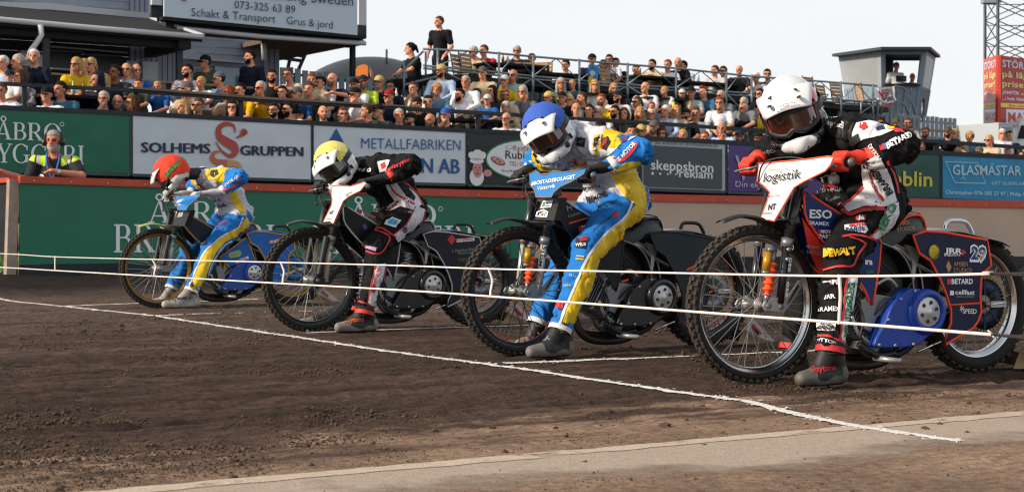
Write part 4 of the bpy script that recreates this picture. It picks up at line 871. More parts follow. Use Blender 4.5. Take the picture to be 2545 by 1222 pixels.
def make_bike(L, cfg):
    root = empty('speedway_motorcycle', L.g, L.th, cfg['label'], 'motorcycle', 'speedway motorcycles at the start tapes')
    T1, T2, EDGE = cfg['main'], cfg['rear'], cfg['edge']
    wheel('wheel', (0, 0, .358), .358, .314, .066, cfg['rim'], cfg.get('nipple'), root, True)
    rw = wheel('wheel', (1.33, 0, .335), .335, .262, .098, cfg['rim2'], cfg.get('nipple'), root, False, 42)
    a = MB(); a.lathe([(.045, -.075), (.125, -.075), (.125, -.081), (.045, -.081)], 40, cfg['sprocket'], closed=True)
    for k in range(8): t = k * math.pi / 4; a.tube([(.045 * math.cos(t), -.078, .045 * math.sin(t)), (.12 * math.cos(t), -.078, .12 * math.sin(t))], .008, 4, cfg['sprocket'])
    o = a.build('sprocket', parent=rw)
    a = MB()
    for k in range(40):
        t = 2 * math.pi * k / 40; a.box((0, 0, 0), (.012, .016, .013), M_CHAIN, Matrix.Translation((.131 * math.cos(t), -.078, .131 * math.sin(t))) @ Matrix.Rotation(-t, 4, 'Y'))
    a.build('chain', parent=rw)
    # fork: legs, yokes, links, shock
    for sy in (-1, 1):
        a = MB(); y = .105 * sy; col = cfg['fork']
        a.tube([(.175, y, .90), (.105, y, .62)], .026, 10, M_BLK if cfg['shock'] else M_BLKM); a.tube([(.105, y, .63), (.066, y, .365)], .019, 10, col); a.tube([(.112, y, .66), (.104, y, .62)], .03, 10, M_GREYM)
        if sy < 0:
            for k, z in enumerate((.61, .565)): a.tube([(.105 + (z - .62) * .14, y - .028, z), (.105 + (z - .62) * .14, y + .01, z + .0)], .011, 8, M_GREYM)
        if sy < 0:
            for it in cfg.get('fork_txt', []): plate_txt(a, L, *it[:4], -.136 if it[0] == 'eso' else -.13, it[4], .02)
        a.build('fork_leg', parent=root)
        a = MB(); ol = [(-.02, .375), (-.032, .355), (-.018, .335), (.085, .322), (.112, .345), (.205, .455), (.19, .47), (.175, .468), (.098, .385), (.03, .395)]
        a.prism(ol, y - .012 * sy + sy * .012 - .006, y + .006, cfg['link']); a.prism([(.10, .36), (.118, .37), (.175, .445), (.16, .447)], y - .0075, y + .0075, M_BLKM)
        for q in ((0, .355), (.07, .35)): a.lathe([(0, -.012), (.014, -.012), (.014, .012), (0, .012)], 10, M_GREYM, Matrix.Translation((q[0], y, q[1])))
        a.build('fork_link', parent=root, bevel=.002)
        if cfg['shock'] and sy > 0: continue
        if cfg['shock']:
            a = MB(); top, bot = Vector((.045, y * .92 - .008 * sy, .60)), Vector((-.008, y * .95, .37))
            a.tube([top, top.lerp(bot, .25)], .014, 8, M_GREYM); a.tube([bot, bot.lerp(top, .2)], .013, 8, M_GREYM)
            g0, g1 = top.lerp(bot, .22), top.lerp(bot, .86); N = 28
            a.tube([g0.lerp(g1, i / N) for i in range(N + 1)], [(.021 + .006 * math.sin(i / N * 5.2 * 2 * math.pi)) * (1 if i < N - 4 else .75) for i in range(N + 1)], 12, M_ORG)
            a.build('shock_absorber', parent=root)
            a = MB(); q0 = Vector((.008, y * .9, .598)); a.tube([q0, q0 + Vector((-.012, 0, -.085))], .019, 12, M_OHL); a.tube([q0 + Vector((-.012, 0, -.085)), q0 + Vector((-.0135, 0, -.10))], .02, 12, M_GREYM); a.tube([q0 + Vector((.0, 0, .012)), top + Vector((.01, 0, .01))], .013, 8, M_GREYM); a.build('shock_reservoir', parent=root)
        else:
            a = MB(); g0, g1 = Vector((.07, y * 1.05, .66)), Vector((.012, y * 1.05, .39)); N = 24; a.tube([g0.lerp(g1, i / N) for i in range(N + 1)], [.02 + .005 * (i % 2) for i in range(N + 1)], 10, M_BLKM); a.build('fork_gaiter', parent=root)
    a = MB()
    for x, z in ((.182, .905), (.135, .74)): a.box((x, 0, z), (.06, .26, .035), M_BLK, ry=-.25)
    a.tube([(.205, 0, .92), (.165, 0, .72)], .028, 10, M_BLK); a.build('fork_yoke', parent=root, bevel=.006)
    # front mudguard
    a = MB(); rows = []
    for i, p in enumerate(spline([(-.19, 0, .742), (-.10, 0, .768), (-.02, 0, .766), (.06, 0, .748), (.14, 0, .705), (.22, 0, .635)], 4)):
        hw = .05 - .02 * max(0, 1 - i / 5); rows.append([p + Vector((0, hw * q, -.012 * q * q)) for q in (-1, -.5, 0, .5, 1)])
    a.sheet(rows, cfg['guard']); a.build('mudguard', parent=root, solid=.004)
    # handlebar, grips, levers, cable
    a = MB(); a.tube(spline([(.236, -.385, 1.0), (.236, -.20, 1.0), (.205, -.09, .965), (.20, 0, .955), (.205, .09, .965), (.236, .20, 1.0), (.236, .385, 1.0)], 4), .012, 8, M_GREYM)
    hb = a.build('handlebar', parent=root)
    for sy in (-1, 1):
        a = MB(); a.tube([(.236, sy * .275, 1.0), (.236, sy * .40, 1.0)], .0165, 10, M_BLKM); a.tube([(.236, sy * .40, 1.0), (.236, sy * .408, 1.0)], .02, 10, M_GREYM); a.build('grip', parent=hb)
        a = MB(); a.box((.225, sy * .245, 1.0), (.045, .03, .04), M_BLKM); a.tube(spline([(.205, sy * .245, 1.0), (.165, sy * .27, .992), (.158, sy * .33, .985), (.17, sy * .385, .98)], 4), .0065, 6, M_GREYM); a.build('lever', parent=hb)
    a = MB(); a.tube(spline([(.20, -.25, 1.0), (.13, -.10, 1.03), (.075, .02, 1.01), (.07, .06, .93), (.075, .055, .885)], 6), .0045, 6, M_BLKM); a.tube([(.068, .045, .885), (.078, .07, .885)], .010, 6, M_BLKM); a.build('cable', parent=root)
    # front number shield: stands across the bars, leaning with the steering head
    UP = .085
    ol = [L.u(x, y, UP) for x, y in cfg['shield']]; cz = sum(p.z for p in ol) / len(ol)
    tilt = lambda p: Vector((p.x + (p.z - cz) * .24 - .018 * math.cos(p.y * 6), p.y, p.z))
    def shield_sheet(m, pts, dx):
        n = len(pts); ctr = sum(pts, Vector()) / n
        f = [tilt(p) + Vector((dx, 0, 0)) for p in pts]; b = [q + Vector((.008, 0, 0)) for q in f]
        m2 = MB(); bm_v = f + b; m2.add(bm_v, [tuple(range(n)), tuple(range(2 * n - 1, n - 1, -1))] + [(i, i + n, (i + 1) % n + n, (i + 1) % n) for i in range(n)], m); return m2, f
    a, f = shield_sheet(cfg['shield_m'], ol, 0); sh = a.build('number_shield', parent=root, fix=True)
    a = MB(); a.tube(f, .0042, 6, cfg['shield_edge'], closed=True); a.build('edge', parent=sh)
    a = MB()
    for txt, pa, pb, cap, m, bold in cfg['shield_txt']:
        A, B = L.u(*pa, UP), L.u(*pb, UP); d = B - A; k = (A - L.eye).length / FPX; up = Vector((0, d.z, -d.y)).normalized(); up = up if up.z > 0 else -up
        v, fs = text_unit(txt, bold); a.add([tilt(A + d * p + up * (cap * k * q)) + Vector((-.004, 0, 0)) for p, q in v], fs, m)
    if cfg['shield_txt']: a.build('lettering', parent=sh)
    if cfg.get('visor'):
        a = MB(); ov = [L.u(x, y, UP + .02) for x, y in cfg['visor']]; fv = [p + Vector(((p.z - .8) * .24, 0, 0)) for p in ov]; bv = [p + Vector((.05, 0, 0)) for p in fv]; n = len(ov)
        a.add(fv + bv, [tuple(range(n)), tuple(range(2 * n - 1, n - 1, -1))] + [(i, i + n, (i + 1) % n + n, (i + 1) % n) for i in range(n)], M_BLKM)
        for poly, m in cfg.get('stickers', []):
            q = [L.u(x, y, UP + .02) for x, y in poly]; a.add([p + Vector(((p.z - .8) * .24 - .004, 0, 0)) for p in q], [tuple(range(len(q)))], m)
        for txt, pa, pb, cap, m in cfg.get('sticker_txt', []):
            A, B = L.u(*pa, UP + .02), L.u(*pb, UP + .02); d = B - A; k = (A - L.eye).length / FPX; up = Vector((0, d.z, -d.y)).normalized(); up = up if up.z > 0 else -up
            v, fs = text_unit(txt, .02); a.add([(lambda w_: w_ + Vector(((w_.z - .8) * .24 - .008, 0, 0)))(A + d * p + up * (cap * k * q)) for p, q in v], fs, m)
        a.build('fork_shield', parent=root, fix=True)
    a = MB()
    for p_ in ([(.225, -.22, .99), (.14, -.16, .93), (.20, -.09, .80), (.36, -.07, .66), (.55, -.09, .52), (.70, -.1, .46)], [(.225, .22, .99), (.13, .12, .92), (.21, .05, .78), (.42, .03, .66), (.62, .02, .58)], [(.20, -.04, .90), (.25, -.11, .76), (.33, -.10, .58), (.44, -.12, .47), (.50, -.12, .40)], [(.60, -.12, .30), (.66, -.15, .37), (.76, -.14, .40), (.84, -.12, .46)], [(.46, -.10, .44), (.52, -.14, .30), (.50, -.15, .20), (.58, -.14, .12)]): a.tube(spline(p_, 5), .006, 6, M_BLKM)
    for p_ in ([(.47, -.12, .30), (.50, -.13, .22), (.57, -.13, .17)], [(.61, -.12, .44), (.68, -.13, .47), (.74, -.12, .43)]): a.tube(spline(p_, 4), .009, 6, M_ALU)
    a.build('cables', parent=root)
    # frame tubes
    a = MB(); fm = cfg['frame']
    a.tube([(.19, 0, .87), (.40, 0, .79), (.62, 0, .68), (.80, 0, .62)], .02, 8, fm); a.tube([(.175, 0, .78), (.30, 0, .50), (.40, 0, .28)], .022, 8, fm)
    a.tube(spline([(.34, 0, .36), (.40, 0, .16), (.50, 0, .10), (.85, 0, .10), (.98, 0, .2)], 4), .018, 8, M_BLKM)
    for sy in (-1, 1):
        y = .085 * sy; a.tube([(.80, y * .6, .62), (1.06, y, .45), (1.33, y, .335)], .014, 8, M_BLKM); a.tube([(.90, y * .8, .17), (1.12, y, .25), (1.33, y, .335)], .016, 8, M_BLKM)
        a.tube([(.62, y, .665), (.80, y, .60), (.865, y, .545), (.99, y, .49)], .011, 8, M_ALU)
    a.build('frame', parent=root)
    a = MB(); a.box((1.40, -.095, .335), (.10, .02, .03), M_ALU); a.tube([(1.33, -.11, .335), (1.33, .11, .335)], .012, 8, M_GREYM); a.tube([(1.36, -.1, .335), (1.445, -.1, .34)], .007, 6, M_CHR); a.build('axle_adjuster', parent=root)
    # engine
    a = MB(); ax = Vector((-.87, 0, .50)); base = Vector((.60, 0, .27)); per = Vector((.50, 0, .87))
    for k in range(11):
        c = base + ax * (.015 + .0165 * k); Mx = Matrix.Translation(c) @ Matrix.Rotation(-math.atan2(ax.z, -ax.x) , 4, 'Y').inverted()
        a.box((0, 0, 0), (.0045, .21 if k < 8 else .18, .20 if k < 8 else .17), M_GREYM, Mx)
    Mx = Matrix.Translation(base + ax * .095) @ Matrix.Rotation(-math.atan2(ax.z, -ax.x), 4, 'Y').inverted(); a.box((0, 0, 0), (.19, .15, .14), M_CASE, Mx); a.build('cylinder', parent=root)
    a = MB(); Mx = Matrix.Translation(base + ax * .215) @ Matrix.Rotation(-math.atan2(ax.z, -ax.x), 4, 'Y').inverted(); a.box((0, 0, 0), (.06, .17, .15), M_CASE, Mx); a.tube([base + ax * .24 + Vector((0, -.09, .03)), base + ax * .24 + Vector((0, .09, .03))], .035, 12, M_GREYM); a.build('cylinder_head', parent=root, bevel=.008)
    a = MB(); a.lathe([(0, -.10), (.07, -.10), (.115, -.085), (.12, -.05), (.12, .09), (0, .1)], 28, M_CASE, Matrix.Translation((.67, 0, .215)))
    a.box((.78, 0, .22), (.22, .17, .13), M_CASE); a.box((.60, -.06, .15), (.10, .09, .07), M_GREYM, ry=.5); a.build('crankcase', parent=root, bevel=.006)
    a = MB(); a.prism([(.52, .37), (.60, .40), (.70, .385), (.72, .33), (.62, .29), (.58, .22), (.53, .24)], -.125, -.10, M_GREYM); a.tube(spline([(.50, -.13, .17), (.56, -.14, .13), (.63, -.13, .11), (.72, -.13, .12)], 4), .017, 8, M_BLKM); a.build('engine_plate', parent=root, bevel=.004)
    a = MB(); a.tube([(.72, -.05, .43), (.80, -.05, .47)], .035, 12, M_CASE); a.box((.77, -.05, .42), (.07, .07, .09), M_CASE); a.tube(spline([(.76, -.09, .48), (.70, -.1, .52), (.60, -.08, .60), (.5, -.05, .7)], 4), .006, 6, M_BLKM); a.build('carburettor', parent=root)
    a = MB(); a.tube(spline([(.40, .02, .36), (.365, .0, .28), (.355, -.05, .18), (.39, -.07, .105), (.47, -.07, .07), (.62, -.06, .062), (.80, .02, .08), (.95, .09, .16), (1.15, .11, .2)], 5), .023, 10, M_EXH); a.tube([(1.15, .11, .2), (1.42, .12, .3)], .05, 12, M_EXH); a.build('exhaust', parent=root)
    a = MB(); a.tube([(.60, -.12, .10), (.66, -.24, .09)], .014, 8, M_ALU); a.tube([(.86, -.13, .12), (1.0, -.13, .165)], .007, 6, M_CHR); a.build('footrest', parent=root)
    # clutch cover with drilled pressure plate
    a = MB(); cv = spline([(.56, 0, .17), (.61, 0, .15), (.80, 0, .152), (.90, 0, .205), (.972, 0, .28), (.955, 0, .345), (.90, 0, .40), (.80, 0, .425), (.74, 0, .405), (.67, 0, .35), (.62, 0, .26)], 3, True)
    a.prism([(p.x, p.z) for p in cv], -.175, -.10, cfg['cover']); a.lathe([(.11, .0), (.105, -.022), (.092, -.03), (.078, -.03), (.074, -.012), (.07, -.008)], 36, cfg['cover'], Matrix.Translation((.872, -.175, .312)))
    cc = a.build('clutch_cover', parent=root, bevel=.012); a = MB()
    for bx, bz in ((.585, .165), (.68, .16), (.79, .162), (.895, .22), (.955, .29), (.935, .365), (.80, .412), (.715, .375), (.64, .28)): a.lathe([(0, 0), (.008, 0), (.008, -.006), (0, -.006)], 6, M_ALU, Matrix.Translation((bx, -.176, bz)))
    a.build('bolts', parent=cc)
    a = MB(); a.lathe([(.071, .0), (.071, -.016), (.067, -.020), (.02, -.0215), (.018, -.026), (0, -.026)], 32, mat('bright_alloy', '#d2d2d2', .32, .35), Matrix.Translation((.872, -.175, .312)))
    for k in range(6): t = k * math.pi / 3 + .3; a.lathe([(.009, -.0185), (.009, -.0235), (.006, -.024), (.0055, -.022), (0, -.022)], 12, M_CASE, Matrix.Translation((.872 + .046 * math.cos(t), -.177, .312 + .046 * math.sin(t))))
    a.build('clutch_plate', parent=root)
    # inner dirt shields in front of the rear wheel
    for k, (dx, y) in enumerate(((0, -.13), (.10, -.08))):
        ar = spline([(.63 + dx, y, .64), (.74 + dx, y, .60), (.81 + dx, y, .52), (.835 + dx, y, .42), (.83 + dx, y, .36)], 4); a = MB()
        a.sheet([[p, Vector((p.x - .05, -y, p.z - .02))] for p in ar], M_BLK); a.tube(ar, .0055, 6, M_ALU if k else M_GREYM); a.build('dirt_shield', parent=root)
    a = MB(); a.prism([(.66, .66), (.70, .42), (.80, .40), (.98, .36), (1.03, .5), (.90, .66)], -.06, .06, M_BLKM); a.build('air_box', parent=root, bevel=.01)
    a = MB(); a.prism([(.815, .63), (.87, .615), (.90, .575), (.885, .55), (.865, .46), (.85, .465), (.855, .54)], -.10, -.085, M_ALU); a.build('bracket', parent=root)
    # seat
    a = MB(); rows = []
    sp = [(.52, .70, .05), (.60, .715, .08), (.70, .715, .115), (.76, .745, .125), (.80, .775, .125), (.885, .782, .115), (.925, .745, .10)]
    for x, z, hw in sp: rows.append([(x, -hw, z - .10), (x, -hw, z - .015), (x, -hw * .8, z), (x, 0, z + .006), (x, hw * .8, z), (x, hw, z - .015), (x, hw, z - .10)])
    a.sheet(rows, cfg['seat']); a.add([(.925, -.10, .645), (.925, -.10, .73), (.925, .10, .73), (.925, .10, .645), (.95, -.09, .66), (.95, .09, .66)], [(0, 1, 2, 3), (4, 5, 3, 0)], cfg['seat'])
    st_ = a.build('seat', parent=root)
    if cfg.get('seat_txt'):
        a = MB()
        for it in cfg['seat_txt']: plate_txt(a, L, *it[:4], -.131, it[4], 0)
        a.build('lettering', parent=st_)
    a = MB(); a.tube(spline([(.70, -.116, .70), (.76, -.126, .73), (.80, -.127, .762), (.885, -.117, .768), (.93, -.10, .73), (.945, -.09, .67)], 3), .006, 6, EDGE); a.tube(spline([(.885, -.117, .775), (.905, 0, .79), (.885, .117, .775)], 3), .005, 6, EDGE); a.build('piping', parent=st_)
    # front and rear side panels both sides
    fp = spline([(.196, 0, .872), (.19, 0, .81), (.205, 0, .745), (.315, 0, .627), (.47, 0, .50), (.545, 0, .41), (.582, 0, .35), (.612, 0, .456), (.634, 0, .60), (.622, 0, .668), (.50, 0, .712), (.40, 0, .770), (.29, 0, .825)], 2, True)
    RPO = [(.807, .674), (.885, .693), (1.003, .687), (1.275, .65), (1.301, .527), (1.25, .493), (1.234, .459), (1.229, .378), (1.236, .301), (1.214, .256), (1.184, .226), (1.008, .151), (1.013, .2), (1.043, .253), (1.043, .313), (1.018, .382), (.974, .466), (.914, .553), (.846, .588)]
    for sy in (-1, 1):
        a = MB(); bow = lambda p, y: y + sy * .015 * math.cos((p.z - .6) * 5)
        y = .125 * sy; n = len(fp); vs = [Vector((p.x, bow(p, y), p.z)) for p in fp] + [Vector((p.x, bow(p, y) - sy * .005, p.z)) for p in fp]
        a.prism([(p.x, p.z) for p in fp], y - .003, y + .003, T1); pn = a.build('side_panel', parent=root)
        a = MB(); a.tube([(p.x, y + sy * .002, p.z) for p in fp], .0065, 6, EDGE, closed=True); a.build('piping', parent=pn)
        a = MB(); y = .152 * sy; a.prism(RPO, y - .004, y + .004, T2); pr = a.build('rear_panel', parent=root)
        a = MB(); a.tube([(x, y + sy * .004, z) for x, z in RPO], cfg.get('edge_r', .0065), 6, EDGE, closed=True)
        if cfg.get('midline'): a.tube([(1.035, y + sy * .005, .34), (1.229, y + sy * .005, .345)], .005, 6, EDGE)
        a.build('piping', parent=pr)
        if sy < 0:
            a = MB()
            for it in cfg['panel_txt']:
                if it[0] == 'poly': q = [L.y(x, yy, -.158 if it[3] == 'r' else -.143 if it[3] == 'b' else -.131) for x, yy in it[1]]; a.add(q, [tuple(range(len(q)))], it[2])
                else: txt, pa, pb, cap, m, bold, side = it; plate_txt(a, L, txt, pa, pb, cap, -.159 if side == 'r' else -.145 if side == 'b' else -.132, m, bold)
            if a.v: a.build('lettering', parent=pr)
    for nm_, pts, m_, yy in cfg.get('extra', []):
        q = [L.y(x, z, yy) for x, z in pts]; a = MB(); a.prism([(p.x, p.z) for p in q], yy - .003, yy + .003, m_); o = a.build(nm_, parent=root); a = MB(); a.tube(q, .0065, 6, EDGE, closed=True); a.build('piping', parent=o)
    if cfg.get('under'):
        a = MB(); a.prism([(.185, .755), (.20, .735), (.315, .615), (.46, .505), (.40, .36), (.33, .42), (.22, .62)], -.118, -.112, cfg['under'])
        for it in cfg.get('under_txt', []): plate_txt(a, L, *it[:4], -.124, it[4], .01)
        a.build('lower_panel', parent=root)
    # rear mudguard with grab handle
    a = MB(); rows = []
    for p in spline([(.93, 0, .70), (1.10, 0, .705), (1.27, 0, .675), (1.42, 0, .655), (1.50, 0, .63)], 4): hw = .15 if p.x < 1.3 else .15 - (p.x - 1.3) * .35; rows.append([p + Vector((0, hw * q, -.014 * q * q)) for q in (-1, -.5, 0, .5, 1)])
    a.sheet(rows, cfg['tail']); a.build('tail_guard', parent=root, solid=.006)
    a = MB(); a.tube(spline([(1.145, 0, .695), (1.16, 0, .735), (1.20, 0, .745), (1.28, 0, .738), (1.315, 0, .70), (1.325, 0, .675)], 4), .011, 8, cfg['handle']); a.build('grab_handle', parent=root)
    # dirt deflector dragging behind the rear wheel
    a = MB(); a.add([(1.50, -.10, .012), (1.72, -.10, .01), (1.70, .12, .012), (1.50, .12, .05), (1.58, -.06, .09), (1.60, .12, .10)], [(0, 1, 4), (1, 2, 5, 4), (2, 3, 5)], mat('tan_flap', '#8a6f50', .8)); a.add([(1.54, -.13, .10), (1.70, -.13, .03), (1.78, -.12, .02), (1.62, -.11, .16)], [(0, 1, 2, 3)], mat('pale_flap', '#a59a92', .7, nscale=9, namp=.2)); a.tube([(1.60, -.135, .125), (1.65, -.135, .075)], .012, 6, mat('pink_tab', '#a8485a', .5)); a.build('dirt_deflector', parent=root, solid=.004)
    return root

BL = lambda h, **k: mat('panel_' + h[1:], h, .42, nscale=9, namp=.14, spec=.28, **k)
wt, or_, yl, rd, gn, nv = M_WHITE, mat('orange_trim', '#f0461c', .5), mat('sign_yellow', '#d8c02a', .5), mat('sign_red', '#bd2b30', .5), mat('sign_green', '#2f8f4a', .5), mat('sign_navy', '#2a3d86', .5)
gd, gy = mat('sign_gold', '#b08a4a', .5), mat('sign_grey', '#8f969c', .5)
SH4 = [(1882, 407), (1990, 396), (2040, 388), (2053, 390), (2049, 410), (2040, 425), (1996, 452), (1978, 466), (1966, 500), (1948, 550), (1936, 547), (1914, 545), (1922, 500), (1924, 478), (1906, 462), (1886, 450)]
make_bike(L4, dict(label='nearest motorcycle with navy panels, orange piping and number 29', rim=M_CHR, rim2=M_CHR, nipple=None, main=BL('#143070'), rear=BL('#10173a'), edge=or_, sprocket=mat('blue_anodised', '#16233f', .45, .4), fork=M_BLK, link=M_ALU, shock=True, guard=M_BLKM,
    shield=SH4, shield_m=mat('shield_white', '#d8d8d8', .35), shield_edge=mat('shield_rim_orange', '#e2551f', .45), shield_txt=[('logistik', (1904, 453), (1990, 443), 24, MBKP, .0), ('Eskilstuna', (1910, 424), (1958, 421), 7, gy, 0), ('ESKILSTUNA', (1924, 490), (1950, 488), 4.5, MBKP, 0), ('NT', (1929, 522), (1946, 520), 14, MBKP, .03), ('SMEDERNA', (1918, 533), (1940, 532), 5, MBKP, 0)],
    frame=M_BLKM, cover=mat('cover_blue', '#123f9e', .5, nscale=12, namp=.15), seat=M_CARB, tail=mat('tail_silver', '#8e9296', .35, .5), handle=M_CHR, under=mat('panel_red', '#cf2f1a', .45), under_txt=[('LATVIA', (2006, 628), (2042, 636), 8, gy), ('***', (2003, 622), (2036, 626), 14, gy)], seat_txt=[('AMBER', (2228, 561), (2262, 556), 9, gd), ('STUDIOS', (2230, 576), (2274, 570), 9, gd)], midline=True, fork_txt=[('eso', (1958, 738), (1962, 700), 11, wt), ('eso', (1964, 676), (1968, 640), 11, wt), ('o', (1972, 622), (1973, 608), 11, wt)],
    panel_txt=[('ESO', (2012, 541), (2068, 543), 20, wt, .03, 'f'), ('BRAMEX', (2011, 558), (2061, 561), 9, wt, .02, 'f'), ('poly', [(2033, 570), (2076, 572), (2076, 580), (2033, 578)], rd, 'f'), ('MOTO', (2040, 579), (2074, 581), 8, wt, .04, 'f'), ('PARTS', (2035, 591), (2075, 593), 9, wt, .05, 'f'), ('QUIP', (2153, 678), (2171, 678), 7, gn, .02, 'f'), ('n', (2150, 656), (2168, 657), 14, wt, .05, 'f'),
        ('29', (2410, 646), (2452, 648), 34, wt, .09, 'r'), ('29', (2413, 643), (2450, 645), 29, nv, .04, 'r'), ('JRR', (2348, 628), (2392, 630), 12, wt, .04, 'r'), ('SPEEDWAY', (2346, 636), (2388, 637), 7, wt, .01, 'r'), ('poly', [(2391, 618), (2402, 627), (2391, 636)], rd, 'r'), ('AMBER', (2370, 661), (2406, 662), 11, gd, 0, 'r'), ('STUDIOS', (2370, 677), (2416, 677), 11, gd, 0, 'r'), ('poly', [(2357, 647), (2365, 663), (2358, 678), (2351, 661)], gd, 'r'),
        ('BETARD', (2365, 705), (2418, 705), 12, wt, .03, 'r'), ('poly', [(2354, 693), (2363, 693), (2363, 706), (2354, 706)], rd, 'r'), ('cellfast', (2374, 731), (2422, 732), 11, wt, .02, 'r'), ('poly', [(2361, 722), (2371, 722), (2371, 733), (2361, 733)], wt, 'r'), ('GARDEN ACCESSORIES', (2376, 739), (2420, 739), 4, gy, 0, 'r'), ('SPEED', (2393, 778), (2427, 779), 11, wt, .01, 'r'), ('*', (2385, 786), (2395, 786), 26, wt, 0, 'r')] + [('poly', [(2322 + rr * 15 * math.cos(q * .5236 + .26), 626 + rr * 20 * math.sin(q * .5236 + .26)) for q in range(12) for rr in (1.1,)], MBKP, 'r'), ('poly', [(2322 + 13 * math.cos(q * .5236), 626 + 18 * math.sin(q * .5236)) for q in range(12)], yl, 'r')]))
BL3 = mat('shield_blue', '#1c72b8', .4)
make_bike(L3, dict(label='motorcycle with plain dark panels, orange shock and blue number shield', rim=M_BLK, rim2=M_BLK, nipple=or_, main=BL('#15191d'), rear=BL('#16262e'), edge=mat('dark_trim', '#221d1c', .6), sprocket=M_GREYM, fork=mat('fork_silver', '#b4b2ad', .3, .25), link=mat('link_grey', '#85888b', .45, .2), shock=True, guard=M_BLKM,
    shield=[(1319, 432), (1333, 424), (1345, 433), (1358, 434), (1372, 424), (1392, 428), (1420, 424), (1446, 416), (1442, 432), (1416, 452), (1396, 463), (1384, 477), (1380, 490), (1346, 490), (1340, 474), (1326, 458)], shield_m=BL3, shield_edge=mat('shield_rim_tan', '#7d6a52', .5), shield_txt=[('#BOSTADSBOLAGET', (1330, 461), (1424, 443), 9, wt, .02), ('Västervik', (1346, 473), (1385, 466), 10, wt, 0)],
    visor=[(1340, 493), (1384, 491), (1381, 548), (1333, 546)], stickers=[([(1345, 499), (1370, 497), (1368, 515), (1342, 517)], wt), ([(1346, 502), (1353, 501), (1352, 513), (1345, 514)], gn), ([(1334, 538), (1335, 526), (1350, 519), (1364, 526), (1363, 540)], wt), ([(1337, 536), (1338, 527), (1350, 522), (1361, 528), (1360, 537)], MBKP)], sticker_txt=[('ACT', (1343, 537), (1358, 537), 8, wt), ('fire', (1355, 507), (1368, 506), 4, MBKP), ('motion', (1355, 513), (1367, 512), 4, MBKP)],
    fork_txt=[('MOTO', (1346, 662), (1356, 606), 9, MBKP), ('7', (1343, 690), (1346, 672), 13, rd)], frame=M_BLKM, cover=M_BLK, seat=M_CARB, tail=mat('tail_dark', '#26333a', .3, coat=.3), handle=M_BLKM,
    panel_txt=[('Bokekonomen', (1413, 541), (1456, 527), 8, mat('ochre_print', '#8f7a2e', .5), .01, 'f'), ('poly', [(1414, 553), (1467, 538), (1467, 541), (1414, 557)], or_, 'f'), ('poly', [(1438, 562), (1483, 549), (1484, 566), (1439, 576)], rd, 'f'), ('TOOLAX', (1446, 569), (1482, 559), 7, wt, .02, 'f'), ('H', (1410, 524), (1422, 520), 14, gy, .02, 'f'), ('poly', [(1545, 698), (1562, 691), (1562, 696), (1546, 702)], or_, 'f'), ('poly', [(1706, 668), (1733, 655), (1733, 660), (1708, 673)], or_, 'r'), ('poly', [(1757, 726), (1771, 720), (1771, 725), (1758, 731)], or_, 'r')]))
make_bike(L2, dict(label='black motorcycle with white piping, plain fork and red diamond on the rear panel', rim=M_BLK, rim2=M_BLK, nipple=None, main=BL('#131416'), rear=BL('#171b26'), edge=mat('white_trim', '#bfc0c2', .5), sprocket=M_GREYM, fork=mat('fork_chrome', '#b9b0a0', .28, .25), link=M_BLKM, shock=False, guard=M_BLK, edge_r=.005,
    shield=[(823, 462), (840, 461), (860, 463), (892, 452), (896, 458), (886, 474), (862, 488), (852, 500), (842, 556), (833, 550), (820, 552), (830, 510), (829, 496), (824, 482)], shield_m=MATS['shield_white'], shield_edge=MATS['shield_rim_orange'], shield_txt=[('NT', (830, 533), (838, 531), 8, MBKP, .03), ('SMED', (826, 546), (837, 546), 4, MBKP, 0), ('gic', (856, 487), (868, 479), 7, MBKP, 0)],
    frame=M_BLK, cover=M_BLK, seat=M_CARB, tail=mat('tail_black', '#1c1e22', .35), handle=M_BLKM,
    panel_txt=[('poly', [(1122, 581), (1133, 595), (1122, 608), (1112, 595)], rd, 'r'), ('poly', [(1135, 594), (1179, 590), (1179, 598), (1135, 602)], wt, 'r'), ('ENTREPRENAD', (1137, 600), (1177, 596), 5, rd, .03, 'r'), ('S. Peppelers Åkeri AB', (1124, 627), (1192, 620), 7, gy, 0, 'r'), ('ESKILSTUNA', (1139, 632), (1174, 630), 5, gy, 0, 'r'), ('VAKTA', (1138, 650), (1170, 649), 9, mat('bronze_print', '#5e4a3a', .5), .04, 'r'),
        ('poly', [(894, 519), (902, 524), (896, 534), (889, 528)], rd, 'f'), ('poly', [(903, 525), (934, 538), (932, 543), (902, 531)], mat('sign_rose', '#b05a58', .5), 'f'), ('Z', (1003, 645), (1022, 650), 9, gy, .03, 'f'), ('Z', (1003, 634), (1023, 638), 8, gy, .03, 'f'), ('poly', [(900, 560), (908, 555), (914, 566), (906, 572)], mat('sign_violet', '#5a3f8a', .5), 'f')]))
